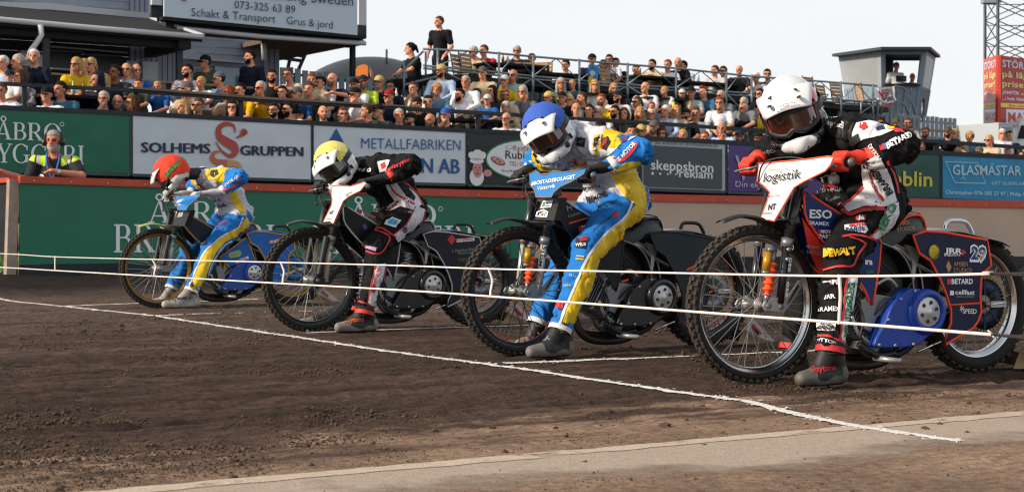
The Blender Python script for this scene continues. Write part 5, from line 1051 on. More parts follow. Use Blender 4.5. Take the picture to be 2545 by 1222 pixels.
make_bike(L1, dict(label='farthest motorcycle with blue panels, gold rims and yellow piping', rim=M_GOLD, rim2=M_GOLD, nipple=None, main=BL('#12202c'), rear=BL('#1c5fae'), edge=mat('amber_trim', '#b98a2e', .5), sprocket=mat('blue_anodised2', '#1c5f9a', .4, .4), fork=mat('fork_pale', '#b5aea4', .3, .2), link=M_GREYM, shock=False, guard=mat('guard_yellow', '#a9ab52', .5), edge_r=.008,
    shield=[(436, 487), (444, 489), (452, 486), (470, 487), (482, 484), (496, 477), (494, 488), (478, 502), (468, 510), (464, 522), (446, 521), (440, 506)], shield_m=BL3, shield_edge=MATS['shield_rim_tan'], shield_txt=[('#BOSTADSBOL', (441, 504), (486, 491), 6, wt, .02), ('Västervik', (444, 511), (464, 506), 5, wt, 0)],
    visor=[(440, 524), (468, 522), (462, 562), (432, 560)], stickers=[([(441, 529), (453, 527), (452, 538), (440, 540)], gy)],
    extra=[('belly_panel', [(545, 640), (612, 590), (622, 615), (634, 645), (612, 674), (578, 678), (564, 658)], BL('#1c5fae'), -.136)], frame=M_BLK, cover=mat('cover_blue2', '#1747a0', .5), seat=mat('seat_blue', '#1d2f6e', .5), tail=mat('tail_blue', '#245fae', .4), handle=M_BLKM,
    panel_txt=[('poly', [(569, 628), (596, 621), (600, 630), (596, 637), (572, 641), (568, 635)], mat('sign_lime', '#9bbf4a', .5), 'b'), ('KMTI', (573, 638), (597, 633), 8, gy, .04, 'b'), ('poly', [(585, 648), (617, 636), (618, 643), (586, 655)], wt, 'b'), ('Mynta', (587, 653), (615, 643), 6, rd, .02, 'b'), ('poly', [(668, 598), (706, 590), (706, 598), (668, 606)], rd, 'r'), ('TR MOTOR', (671, 605), (704, 598), 6, wt, .03, 'r'), ('tollgrade', (697, 686), (733, 676), 7, wt, .02, 'r')]))
# a rear panel covers the side panel below the leg on the farthest bike
# ------------------------------------------------------------------ bodies grown from blended capsules (signed distances on a grid, skinned by OpenVDB)
import openvdb
from mathutils import geometry as mgeo
def sd_cap(P, a, b, ra, rb, sc=None):
    a, b = np.array(a, float), np.array(b, float); ab = b - a; t = np.clip(((P - a) @ ab) / max(ab @ ab, 1e-9), 0, 1)
    d = P - (a + t[..., None] * ab)
    return np.sqrt((d * d).sum(-1)) - (ra + (rb - ra) * t), t
def sd_ell(P, c, r, Rm=None):
    d = P - np.array(c, float)
    if Rm is not None: d = d @ np.array(Rm)
    r = np.array(r, float); k0 = np.sqrt(((d / r) ** 2).sum(-1)); k1 = np.sqrt(((d / r ** 2) ** 2).sum(-1)); return k0 * (k0 - 1) / np.maximum(k1, 1e-9), np.zeros(d.shape[:-1])
def eval_prims(P, prims, k):
    D = None; ids = None; best = None; T = None
    for i, p in enumerate(prims):
        d, t = sd_cap(P, *p[1:5]) if p[0] == 'cap' else sd_ell(P, *p[1:4])
        if D is None: D = d; best = d.copy(); ids = np.zeros(d.shape, int); T = t
        else:
            h = np.clip(.5 + .5 * (D - d) / k, 0, 1); D = D * (1 - h) + d * h - k * h * (1 - h)
            m = d < best; best = np.where(m, d, best); ids = np.where(m, i, ids); T = np.where(m, t, T)
    return D, ids, T
def sdf_mesh(prims, vox, k=.03, post=None):
    lo = np.full(3, 9e9); hi = -lo
    for p in prims:
        if p[0] == 'cap':
            for q, r in ((p[1], p[3]), (p[2], p[4])): lo = np.minimum(lo, np.array(q) - r); hi = np.maximum(hi, np.array(q) + r)
        else: r = max(p[2]); lo = np.minimum(lo, np.array(p[1]) - r); hi = np.maximum(hi, np.array(p[1]) + r)
    lo -= vox * 4; hi += vox * 4; n = np.ceil((hi - lo) / vox).astype(int)
    D = np.empty(n, np.float32); ax = [lo[i] + vox * np.arange(n[i]) for i in range(3)]; B = 24
    for x0 in range(0, n[0], B):
        x1 = min(x0 + B, n[0]); P = np.stack(np.meshgrid(ax[0][x0:x1], ax[1], ax[2], indexing='ij'), -1)
        d, _, _ = eval_prims(P, prims, k)
        if post: d = post(P, d)
        D[x0:x1] = d
    bg = vox * 3; g = openvdb.FloatGrid(bg); g.copyFromArray(np.clip(D, -bg, bg)); pts, quads = g.convertToQuads(0.0)
    V = pts.astype(float) * vox + lo; q = quads.astype(int); a, b, c = V[q[:, 0]], V[q[:, 1]], V[q[:, 2]]
    if (a * np.cross(b, c)).sum() + (a * np.cross(c, V[q[:, 3]])).sum() < 0: q = q[:, ::-1]
    return V, q
def np_mesh(name, V, F, m, cols=None, smooth=True):
    me = bpy.data.meshes.new(name); me.vertices.add(len(V)); me.vertices.foreach_set('co', np.asarray(V, np.float32).ravel()); F = np.asarray(F)
    me.loops.add(F.size); me.loops.foreach_set('vertex_index', F.ravel().astype(np.int32)); me.polygons.add(len(F)); w_ = F.shape[1]
    me.polygons.foreach_set('loop_start', (np.arange(len(F)) * w_).astype(np.int32)); me.polygons.foreach_set('loop_total', np.full(len(F), w_, np.int32)); me.polygons.foreach_set('use_smooth', np.full(len(F), smooth))
    if m: me.materials.append(m)
    me.update(calc_edges=True)
    if cols is not None: at_ = me.color_attributes.new('col', 'FLOAT_COLOR', 'POINT'); at_.data.foreach_set('color', np.concatenate([cols, np.ones((len(V), 1))], 1).astype(np.float32).ravel())
    return me
def normals(me): n = np.empty(len(me.vertices) * 3, np.float32); me.vertices.foreach_get('normal', n); return n.reshape(-1, 3)
def link_obj(name, me, parent=None, M=None):
    o = bpy.data.objects.new(name, me); COL.objects.link(o)
    if parent: o.parent = parent
    if M is not None: o.matrix_local = M
    return o
def wrinkle(V, ids, T, prims, N, amp):
    """cloth folds: ridges across each limb, strongest by the joints"""
    d = np.zeros(len(V))
    for i, p in enumerate(prims):
        m = ids == i
        if not m.any(): continue
        if p[0] == 'cap':
            a, b = np.array(p[1]), np.array(p[2]); L_ = max(np.linalg.norm(b - a), .05); ax = (b - a) / L_; q = V[m] - a; along = q @ ax; rad = q - along[:, None] * ax
            e1 = np.cross(ax, [.3, .5, .8]); e1 /= np.linalg.norm(e1); e2 = np.cross(ax, e1); ang = np.arctan2(rad @ e2, rad @ e1); tt = along / L_; joint = .35 + .9 * np.abs(tt - .5) * 2
            w_ = (np.abs(vn(along * 30 + 1.1 * np.sin(ang * 2 + i) + ang * .6, np.cos(ang) * 1.6 + i * 7, i)) - .22) * joint + .6 * vn(along * 14, ang * 1.1 + i * 3, i + 40)
        else: q = V[m]; w_ = .8 * (np.abs(vn(q[:, 0] * 14 + q[:, 2] * 22, q[:, 1] * 9 - q[:, 2] * 8, i)) - .22) + .5 * vn(q[:, 2] * 12, q[:, 0] * 12, i + 9)
        d[m] = w_
    return V + N * (d * amp)[:, None]
M_SUIT = mat('suit_fabric', '#888888', .78, attr='col', bump=.5, bscale=45, spec=.2, nscale=25, namp=.06)
M_GLOVE = {}

class Suit:
    """projects prints onto the worn cloth where the photo shows them: each point becomes the place where its sight line meets the fabric"""
    def __init__(s, L, V, F): s.L = L; s.bvh = BVHTree.FromPolygons([Vector(v) for v in V], [list(map(int, f)) for f in F])
    def hit(s, px, py, lift=.004):
        d = s.L.ray(px, py); loc, nr, _, _ = s.bvh.ray_cast(s.L.eye, d)
        if loc is None: return None
        return loc + nr.lerp(-d, .3).normalized() * lift
    def _add(s, mb, pts, faces, m, lift, sm=True):
        H = [s.hit(*p, lift) for p in pts]; keep = {}; vs = []
        for i, h in enumerate(H):
            if h is not None: keep[i] = len(vs); vs.append(h)
        fs = []
        for f in faces:
            if all(i in keep for i in f):
                q = [vs[keep[i]] for i in f]
                if max((q[i] - q[i - 1]).length for i in range(len(q))) < .09: fs.append([keep[i] for i in f])
        if fs: mb.add(vs, fs, m, smooth=sm)
    def text(s, mb, txt, pa, pb, cap, m, bold=0., lift=.0055, arc=0.):
        v, fs = text_unit(txt, bold); d = (pb[0] - pa[0], pb[1] - pa[1]); L_ = math.hypot(*d); u = (d[1] / L_, -d[0] / L_)
        s._add(mb, [(pa[0] + d[0] * x + u[0] * cap * y, pa[1] + d[1] * x + u[1] * cap * y) for x, y in v], fs, m, lift, False)
    def poly(s, mb, pts, m, lift=.005, step=3.2):
        P = [Vector((x, y)) for x, y in pts]; B = []
        for a, b in zip(P, P[1:] + P[:1]):
            k = max(1, int((b - a).length / step)); B += [a.lerp(b, i / k) for i in range(k)]
        n = len(B); x0, x1, y0, y1 = min(p.x for p in B), max(p.x for p in B), min(p.y for p in B), max(p.y for p in B); I = []
        x = x0 + step / 2
        while x < x1:
            y = y0 + step / 2
            while y < y1:
                ins = False
                for i in range(n):
                    a, b = B[i], B[i - 1]
                    if (a.y > y) != (b.y > y) and x < (b.x - a.x) * (y - a.y) / (b.y - a.y) + a.x: ins = not ins
                if ins and min((q - Vector((x, y))).length for q in B) > step * .4: I.append(Vector((x, y)))
                y += step
            x += step
        vv, _, ff, _, _, _ = mgeo.delaunay_2d_cdt(B + I, [(i, (i + 1) % n) for i in range(n)], [], 1, 1e-4)
        s._add(mb, [(p.x, p.y) for p in vv], [tuple(f) for f in ff], m, lift)
    def line(s, mb, pts, w_, m, lift=.006):
        Q = spline([(x, y, 0) for x, y in pts], 6); L_, R_ = [], []
        for i, q in enumerate(Q):
            d = (Q[min(i + 1, len(Q) - 1)] - Q[max(i - 1, 0)]); d.normalize(); nn = Vector((-d.y, d.x, 0)) * w_ / 2; L_.append(q + nn); R_.append(q - nn)
        n = len(Q); s._add(mb, [(p.x, p.y) for p in L_ + R_], [(i, i + 1, n + i + 1, n + i) for i in range(n - 1)], m, lift)

def hand_prims(G, wr, inner, r=1.0, sgn=-1):
    """closed fist on a grip that lies along y at G; wr = wrist, inner = +1/-1 side of the thumb along y"""
    P = [('cap', wr, tuple(Vector(wr).lerp(Vector(G) + Vector((.012, 0, .03)), .45)), .032, .034)]; G = Vector(G)
    for k, (dy, ln) in enumerate(((.034, .96), (.0115, 1.06), (-.0115, 1.02), (-.034, .86))):
        dy *= inner; kn = G + Vector((-.012, dy, .037)); m1 = G + Vector((-.044 * ln, dy * .97, .010)); m2 = G + Vector((-.036 * ln, dy * .95, -.026)); tp = G + Vector((-.004, dy * .93, -.034))
        P += [('cap', tuple(Vector(wr).lerp(kn, .35)), tuple(kn), .021, .0135), ('cap', tuple(kn), tuple(m1), .0128, .0118), ('cap', tuple(m1), tuple(m2), .0115, .0105), ('cap', tuple(m2), tuple(tp), .0105, .0095)]
    b = G + Vector((.028, .030 * inner, .012)); P += [('cap', tuple(Vector(wr).lerp(b, .5)), tuple(b), .02, .0155), ('cap', tuple(b), tuple(G + Vector((.010, .056 * inner, -.012))), .0145, .0125), ('cap', tuple(G + Vector((.010, .056 * inner, -.012))), tuple(G + Vector((-.022, .056 * inner, -.018))), .012, .0105)]
    return P
def boot_prims(an, heel, toe, kn):
    an, heel, toe = Vector(an), Vector(heel), Vector(toe); mid = heel.lerp(toe, .55); up = Vector((0, 0, 1))
    return [('cap', tuple(an + (Vector(kn) - an).normalized() * .06), tuple(an), .047, .045), ('cap', tuple(an), tuple(heel + up * .045), .046, .040), ('cap', tuple(an), tuple(mid + up * .045), .045, .039), ('cap', tuple(mid + up * .042), tuple(toe + up * .034), .039, .026), ('cap', tuple(heel + up * .03), tuple(mid + up * .028), .037, .040), ('cap', tuple(mid + up * .028), tuple(toe + up * .022), .040, .028)]

def helmet(L, root, off, c, yaw, pitch, roll, cfg):
    """motocross helmet: shell with chin bar and eye port, goggles, peak, and the gate-colour cloth cover"""
    f = Vector((-math.sin(R(yaw)) * math.cos(R(pitch)), -math.cos(R(yaw)) * math.cos(R(pitch)), -math.sin(R(pitch)))); r0 = Vector((-math.cos(R(yaw)), math.sin(R(yaw)), 0)); u0 = f.cross(r0); u0 = u0 if u0.z > 0 else -u0
    q = Matrix.Rotation(R(roll), 3, f); u = q @ u0; l = u.cross(f)
    Rw = Matrix((f, l, u)).transposed().to_4x4(); HM = Matrix.Translation(c) @ (Matrix.Rotation(-L.th, 4, 'Z') @ Rw)
    h = empty('helmet', (0, 0, 0), parent=root); h.matrix_basis = off @ HM @ Matrix.Scale(cfg.get('hs', 1.), 4)
    pr = [('ell', (-.012, 0, .012), (.152, .125, .143)), ('ell', (-.03, 0, -.035), (.128, .116, .12))]
    for sy in (-1, 1): pr += [('cap', (-.01, sy * .092, -.075), (.098, sy * .064, -.108), .042, .031), ('cap', (.098, sy * .064, -.108), (.146, 0, -.114), .031, .028)]
    pr += [('cap', (.142, -.016, -.088), (.142, .016, -.088), .018, .018)]
    def post(P, d):
        x, y, z = P[..., 0], P[..., 1], P[..., 2]
        zz = z + .012 + .010 * np.abs(y) / .1
        qx = np.maximum(np.abs(x - .17) - .125 + .02, 0); qy = np.maximum(np.abs(y) - .120 + .03, 0); qz = np.maximum(np.abs(zz) - .066 + .03, 0); port = np.sqrt(qx ** 2 + qy ** 2 + qz ** 2) - .03
        nk = np.sqrt(x ** 2 + y ** 2) - .098 + np.maximum(0, z + .12) * 2.; nk = np.maximum(nk, z + .09)
        d = np.maximum(d, -port); d = np.maximum(d, -nk); d = np.maximum(d, -(z + .152))
        cheek = np.abs(np.abs(y) - .075) ; mouth = np.sqrt(((x - .165) / 1.2) ** 2 + ((np.abs(y) - .048) / 1.8) ** 2 + ((z + .128) / .8) ** 2) - .008
        return np.maximum(d, -mouth)
    V, F = sdf_mesh(pr, .0052, .03, post)
    x, y, z = V[:, 0], V[:, 1], V[:, 2]; col = np.tile(np.array(S(cfg['shell'])), (len(V), 1)); er = np.sqrt((x + .012) ** 2 / .152 ** 2 + y ** 2 / .125 ** 2 + (z - .012) ** 2 / .143 ** 2)
    dark = ((er < .93) & (z > -.082) & (z < .07) & (x > .0)) | ((z < -.135)) | ((np.sqrt(((x - .165) / 1.2) ** 2 + ((np.abs(y) - .048) / 1.8) ** 2 + ((z + .128) / .8) ** 2) < .011))
    col[dark] = S('#101113')
    if cfg.get('trim'): m_ = (~dark) & (np.abs(z - (.055 - .25 * np.abs(x - .02))) < .022) & (np.abs(y) > .085) & (x < .09) & (x > -.04); col[m_] = S(cfg['trim'])
    if cfg.get('lower'): m_ = (~dark) & (z < -.045 + .12 * (x < .05)) & (x < .135) & (z < .02); col[m_] = S(cfg['lower'])
    me = np_mesh('shell', V, F, mat('helmet_gloss', '#d0d0d0', .22, attr='col', coat=.5)); at_ = me.color_attributes.new('col', 'FLOAT_COLOR', 'POINT'); at_.data.foreach_set('color', np.concatenate([col, np.ones((len(V), 1))], 1).astype(np.float32).ravel()); sh = link_obj('shell', me, h)
    # goggles: frame and curved lens
    def lens(a, zz, o=0.): return Vector((-.002 + (.134 + o) * math.cos(a), (.112 + o) * math.sin(a), zz - .012))
    A = 1.08; ol = []
    for i in range(25): t = -A + 2 * A * i / 24; ol.append((t, .050 - .012 * (abs(t) / A) ** 2))
    for i in range(25): t = A - 2 * A * i / 24; ol.append((t, -.050 + .018 * (abs(t) / A) ** 2 + .022 * math.exp(-(t / .2) ** 2)))
    g = empty('goggles', parent=h)
    a = MB(); a.tube([lens(t, zz, .004) for t, zz in ol], .0125, 8, cfg.get('frame', M_BLKM), closed=True); a.tube([lens(t * .96, zz * .9, .010) for t, zz in ol], .004, 6, cfg.get('frame2', M_BLKM), closed=True); a.build('frame', parent=g)
    a = MB(); a.sheet([[lens(-A + 2 * A * i / 24, (.050 - .012 * (abs(-A + 2 * A * i / 24) / A) ** 2) * (1 - k / 6) + (-.050 + .018 * (abs(-A + 2 * A * i / 24) / A) ** 2 + .022 * math.exp(-((-A + 2 * A * i / 24) / .2) ** 2)) * k / 6, .008) for k in range(7)] for i in range(25)], cfg['lens']); a.build('lens', parent=g)
    a = MB(); sp_ = [(.055, .108, -.005), (.01, .128, .005), (-.06, .122, .012), (-.13, .075, .016), (-.165, 0, .018), (-.13, -.075, .016), (-.06, -.122, .012), (.01, -.128, .005), (.055, -.108, -.005)]
    rows = [[p * cfg.get('sk', 1.035) + Vector((0, 0, dz)) for dz in (-.018, 0, .018)] for p in spline(sp_, 5)]; a.sheet(rows, cfg.get('strap', M_BLKM)); a.build('strap', parent=g)
    # peak
    a = MB(); rows = []
    for i in range(13):
        t = i / 12; xx = cfg.get('px', .045) + .125 * t; hw = .122 - .022 * t ** 2
        rows.append([(xx - .03 * (abs(v) ** 3), hw * v, cfg.get('pz', .128) - .018 * t - .05 * t * t - .030 * v * v * (1 - .3 * t) + .010 * (abs(v) < .35) * (1 - t)) for v in np.linspace(-1, 1, 15)])
    a.sheet(rows, mat('peak_' + cfg['shell'][1:], cfg['shell'], .3, coat=.4)); pk = a.build('peak', parent=h, solid=.006)
    a = MB()
    for sy in (-1, 1):
        a.lathe([(0, 0), (.010, 0), (.010, .004), (0, .005)], 10, M_BLKM, Matrix.Translation((0.15, sy * .064, .0925)) @ Matrix.Rotation(R(90), 4, 'X') @ Matrix.Scale(.25, 4, (0, 1, 0)) @ Matrix.Scale(2.0, 4, (1, 0, 0))); a.box((.095, sy * .055, .1135), (.030, .009, .004), M_BLKM, rz=sy * .4)
        a.lathe([(0, 0), (.019, 0), (.017, .006), (0, .007)], 6, M_CARB, Matrix.Translation((.118, sy * .103, -.092)) @ Matrix.Rotation(sy * R(-35), 4, 'Z') @ Matrix.Scale(sy, 4, (0, 1, 0)))
        a.box((.055, sy * .124, -.07), (.012, .012, .03), M_CARB); a.box((.0, sy * .128, -.055), (.008, .008, .012), M_CARB)
    a.build('vents', parent=h)
    if cfg.get('peak_txt'):
        v, fs = text_unit(cfg['peak_txt'], .01); a = MB(); a.add([(.178 - .018 * y_, -.05 + .10 * x_, .1285 - .018 * (.8) - .05 * .62 - .030 * ((.05 - .1 * x_) / .1) ** 2 + .004 + (-.001 * y_)) for x_, y_ in v], fs, MBKP); a.build('lettering', parent=pk)
    if cfg.get('cover'):
        P2 = [('ell', (-.014, 0, .014), (.165, .138, .156)), ('ell', (-.03, 0, -.02), (.145, .13, .13))]
        V2, F2 = sdf_mesh(P2, .009, .03); nrm = V2 / np.linalg.norm(V2, axis=1)[:, None]; V2 = V2 + nrm * (.006 * np.abs(vn(V2[:, 0] * 16 + V2[:, 2] * 9, V2[:, 1] * 14, 77)) + .004 * vn(V2[:, 0] * 40, V2[:, 1] * 40 + V2[:, 2] * 30, 78))[:, None]
        keep = (V2[:, 2] > cfg['cov'][0] - cfg['cov'][1] * V2[:, 0]) & (V2[:, 0] < cfg['cov'][2]); F2 = F2[keep[F2].all(1)]
        used = np.unique(F2); mp_ = np.zeros(len(V2), int); mp_[used] = np.arange(len(used)); link_obj('cloth_cover', np_mesh('cloth_cover', V2[used], mp_[F2], mat('cap_' + cfg['cover'][1:], cfg['cover'], .8, nscale=30, namp=.07, bump=.3, bscale=120)), h)
    return h

def make_rider(L, cfg):
    J = cfg['J']; p = {k: L.y(*v) for k, v in J.items()}
    root = empty('person', L.M @ Vector((p['pelvis'].x, 0, 0)), L.th, cfg['label'], 'rider', 'riders waiting at the tapes'); off = Matrix.Translation((-p['pelvis'].x, 0, 0))
    G = {-1: Vector((.236, -.345, 1.0)), 1: Vector((.236, .345, 1.0))}
    E = lambda v: tuple(v)
    mirror = lambda v, y: Vector((v.x, y, v.z))
    hipR = mirror(p['hipL'], .11); shR = p.get('shR', mirror(p['shL'], .2)); elR = p.get('elR', Vector((p['elL'].x - .03, .47, p['elL'].z - .04))); wrL = p['wrL']; wrR = p.get('wrR', Vector((wrL.x, .39, wrL.z - .02)))
    kneeR = p.get('kneeR', mirror(p['kneeL'], .25)); anR = p.get('anR', mirror(p['anL'], .27))
    pel, ch, nk = p['pelvis'], p['chest'], p['neck']; bk = cfg.get('bulk', 1.)
    waist = pel.lerp(ch, .5) + Vector((.03, 0, .03))
    pr = []; tagl = []
    def C_(a, b, ra, rb, t): pr.append(('cap', E(a), E(b), ra * bk, rb * bk)); tagl.append(t)
    for sy in (-1, 1):
        y = Vector((0, sy * .075, 0)); C_(pel + y * .9 + Vector((.02, 0, .01)), waist + y, .115, .105, 'torso'); C_(waist + y, ch + y * 1.15, .105, .115, 'torso'); C_(ch + y * 1.2, ch.lerp(nk, .75) + y * 1.1, .108, .07, 'torso')
    C_(ch, nk, .11, .062, 'torso'); C_(pel, waist, .12, .11, 'torso')
    tor = len(pr)
    for sh, el, wr, sy in ((p['shL'], p['elL'], wrL, -1), (shR, elR, wrR, 1)):
        C_(ch.lerp(nk, .55) + Vector((0, sy * .08, 0)), sh, .085, .082, 'shoulder'); C_(sh, sh.lerp(el, .5), .080, .073, 'upper'); C_(sh.lerp(el, .5), el, .073, .066, 'elbow'); C_(el, el.lerp(wr, .5), .066, .060, 'fore'); C_(el.lerp(wr, .5), wr, .060, .042, 'fore')
    for hp, kn, an in ((p['hipL'], p['kneeL'], p['anL']), (hipR, kneeR, anR)):
        C_(pel + Vector((0, hp.y * .6, 0)), hp, .12, .118, 'hip'); C_(hp, hp.lerp(kn, .5), .112, .096, 'thigh'); C_(hp.lerp(kn, .5), kn, .096, .082, 'thigh')
        sh_ = kn.lerp(an, .35) + Vector((.012, 0, 0)); C_(kn, sh_, .080, .076, 'calf'); C_(sh_, an, .076, .062, 'calf')
    V, F = sdf_mesh(pr, .0105, .045)
    ids = np.zeros(len(V), int); best = np.full(len(V), 9.); T = np.zeros(len(V))
    for i, q in enumerate(pr):
        d, t = sd_cap(V, *q[1:5]); m = d < best; best[m] = d[m]; ids[m] = i; T[m] = t[m]
    tmp = np_mesh('t', V, F, None); N = normals(tmp); bpy.data.meshes.remove(tmp); V = wrinkle(V, ids, T, pr, N, cfg.get('amp', .034))
    cols = np.array([S(cfg['cols'][t]) for t in tagl])[ids]
    hipm = np.array([t == 'hip' for t in tagl])[ids] & (V[:, 2] > pel.z + .0) & (V[:, 0] < pel.x + .02); cols[hipm] = S(cfg['cols']['torso'])
    if cfg.get('side'):                                   # coloured side panels of the jacket
        m = np.isin(ids, np.arange(tor)) & (np.abs(V[:, 1]) > .125); cols[m] = S(cfg['side'])
    me = np_mesh('race_suit', V, F, M_SUIT); at_ = me.color_attributes.new('col', 'FLOAT_COLOR', 'POINT'); at_.data.foreach_set('color', np.concatenate([cols, np.ones((len(V), 1))], 1).astype(np.float32).ravel())
    suit = link_obj('race_suit', me, root, off)
    # prints
    su = Suit(L, V, F); a = MB()
    for it in cfg['prints']:
        if it[0] == 'poly': su.poly(a, it[1], it[2], *((it[3] + .002,) if len(it) > 3 else (.005,)))
        elif it[0] == 'line': su.line(a, it[1], it[2], it[3], .008)
        else: su.text(a, it[1], it[2], it[3], it[4], it[5], it[6] if len(it) > 6 else .01, it[7] if len(it) > 7 else .0145)
    o = a.build('prints', parent=suit)
    # cuffs
    for k, (x, d) in enumerate(((wrL, p['elL']), (wrR, elR))):
        a = MB(); ax = (x - d).normalized(); a.tube([x - ax * .035, x + ax * .008], [.053, .048], 16, cfg['cuff']); a.build('cuff', parent=root).matrix_local = off
    for x, d in ((p['anL'], p['kneeL']), (anR, kneeR)):
        a = MB(); ax = (x - d).normalized(); a.tube([x + ax * .030, x + ax * .058], [.067, .068], 20, cfg['hem'], caps=False); a.tube([x, x + ax * .045], [.0655, .067], 20, mat('suit_' + cfg['cols']['calf'][1:], cfg['cols']['calf'], .75)); a.build('trouser_hem', parent=root).matrix_local = off
    # gloves
    for sy, wr in ((-1, wrL), (1, wrR)):
        V2, F2 = sdf_mesh(hand_prims(G[sy], E(wr), -sy), .0045, .010); link_obj('glove', np_mesh('glove', V2, F2, cfg['glove']), root, off)
    # boots
    for k, (an, hl, to, kn) in enumerate(((p['anL'], p['heelL'], p['toeL'], p['kneeL']), (anR, p.get('heelR', mirror(p['heelL'], .28)), p.get('toeR', mirror(p['toeL'], .28)), kneeR))):
        hl = Vector((hl.x, hl.y, .012)); to = Vector((to.x, to.y, .012)); V2, F2 = sdf_mesh(boot_prims(E(an), E(hl), E(to), E(kn)), .006, .02, lambda P, d: np.maximum(d, -P[..., 2] + .003))
        ax = (to - hl).normalized(); L_ = (to - hl).length; al = (V2 - np.array(hl)) @ np.array(ax); c2 = np.tile(np.array(S(cfg['boot'][0])), (len(V2), 1)); c2[V2[:, 2] < .038 + .01 * np.sin(al * 40)] = S(cfg['boot'][1]); c2[(al > L_ * .72) & (V2[:, 2] < .085)] = S(cfg['boot'][1]); c2[(al < L_ * .05) & (V2[:, 2] < .09)] = S(cfg['boot'][1]); c2[V2[:, 2] < .012] = S('#2b2420')
        me2 = np_mesh('boot', V2, F2, mat('boot_leather', '#444444', .6, attr='col', nscale=18, namp=.3, bump=.2, bscale=60)); at_ = me2.color_attributes.new('col', 'FLOAT_COLOR', 'POINT'); at_.data.foreach_set('color', np.concatenate([c2, np.ones((len(V2), 1))], 1).astype(np.float32).ravel()); b = link_obj('boot', me2, root, off)
        a = MB(); 
        for q in (.09, .125): a.tube([an + Vector((math.cos(t) * .054 - .005, math.sin(t) * .052, -.02 - (q - .09))) for t in np.linspace(0, 2 * math.pi, 18)], .009, 6, mat('boot_strap', '#23231f', .5), closed=True)
        if k == 0 and cfg.get('boot_txt'):
            sb = Suit(L, V2, F2); sb.text(a, *cfg['boot_txt'], .03, .003)
        a.build('strap', parent=b)
    # helmet, neck
    a = MB(); hc = L.y(*cfg['head']); a.tube([nk - (hc - nk) * .15, nk.lerp(hc, .55)], [.062, .052], 14, cfg.get('collar', M_BLKM)); a.build('neck_brace', parent=root).matrix_local = off
    helmet(L, root, off, hc, *cfg['look'], cfg['helmet'])
    return root

WS, RS, BS, YS, US = mat('print_white', '#cfcfd4', .7, nscale=30, namp=.05), mat('print_red', '#b8262b', .65), mat('print_black', '#121215', .7), mat('print_yellow', '#d8b516', .7, nscale=25, namp=.08, bump=.3, bscale=40), mat('print_blue', '#1b74c4', .7)
UDK = mat('print_royal', '#1c5fb4', .7)
GS, GR, GDS, SKY_, VIO = mat('print_green', '#1f7a5a', .65), mat('print_grey', '#7c7f88', .7), mat('print_gold', '#8a6a34', .6), mat('print_sky', '#3f9ad0', .65), mat('print_violet', '#4a2f7c', .65)
LENS_R = mat('lens_amber', '#3a1712', .04, spec=1., coat=1.); LENS_D = mat('lens_dark', '#14161a', .04, spec=1., coat=1.)
GL_R = mat('glove_red', '#d8341d', .6, bump=.2, bscale=60); GL_B = mat('glove_black', '#141417', .65, bump=.2, bscale=60); GL_W = mat('glove_white', '#b9b7bd', .65, bump=.2, bscale=60)
FR_R = mat('frame_red', '#a8201c', .35)

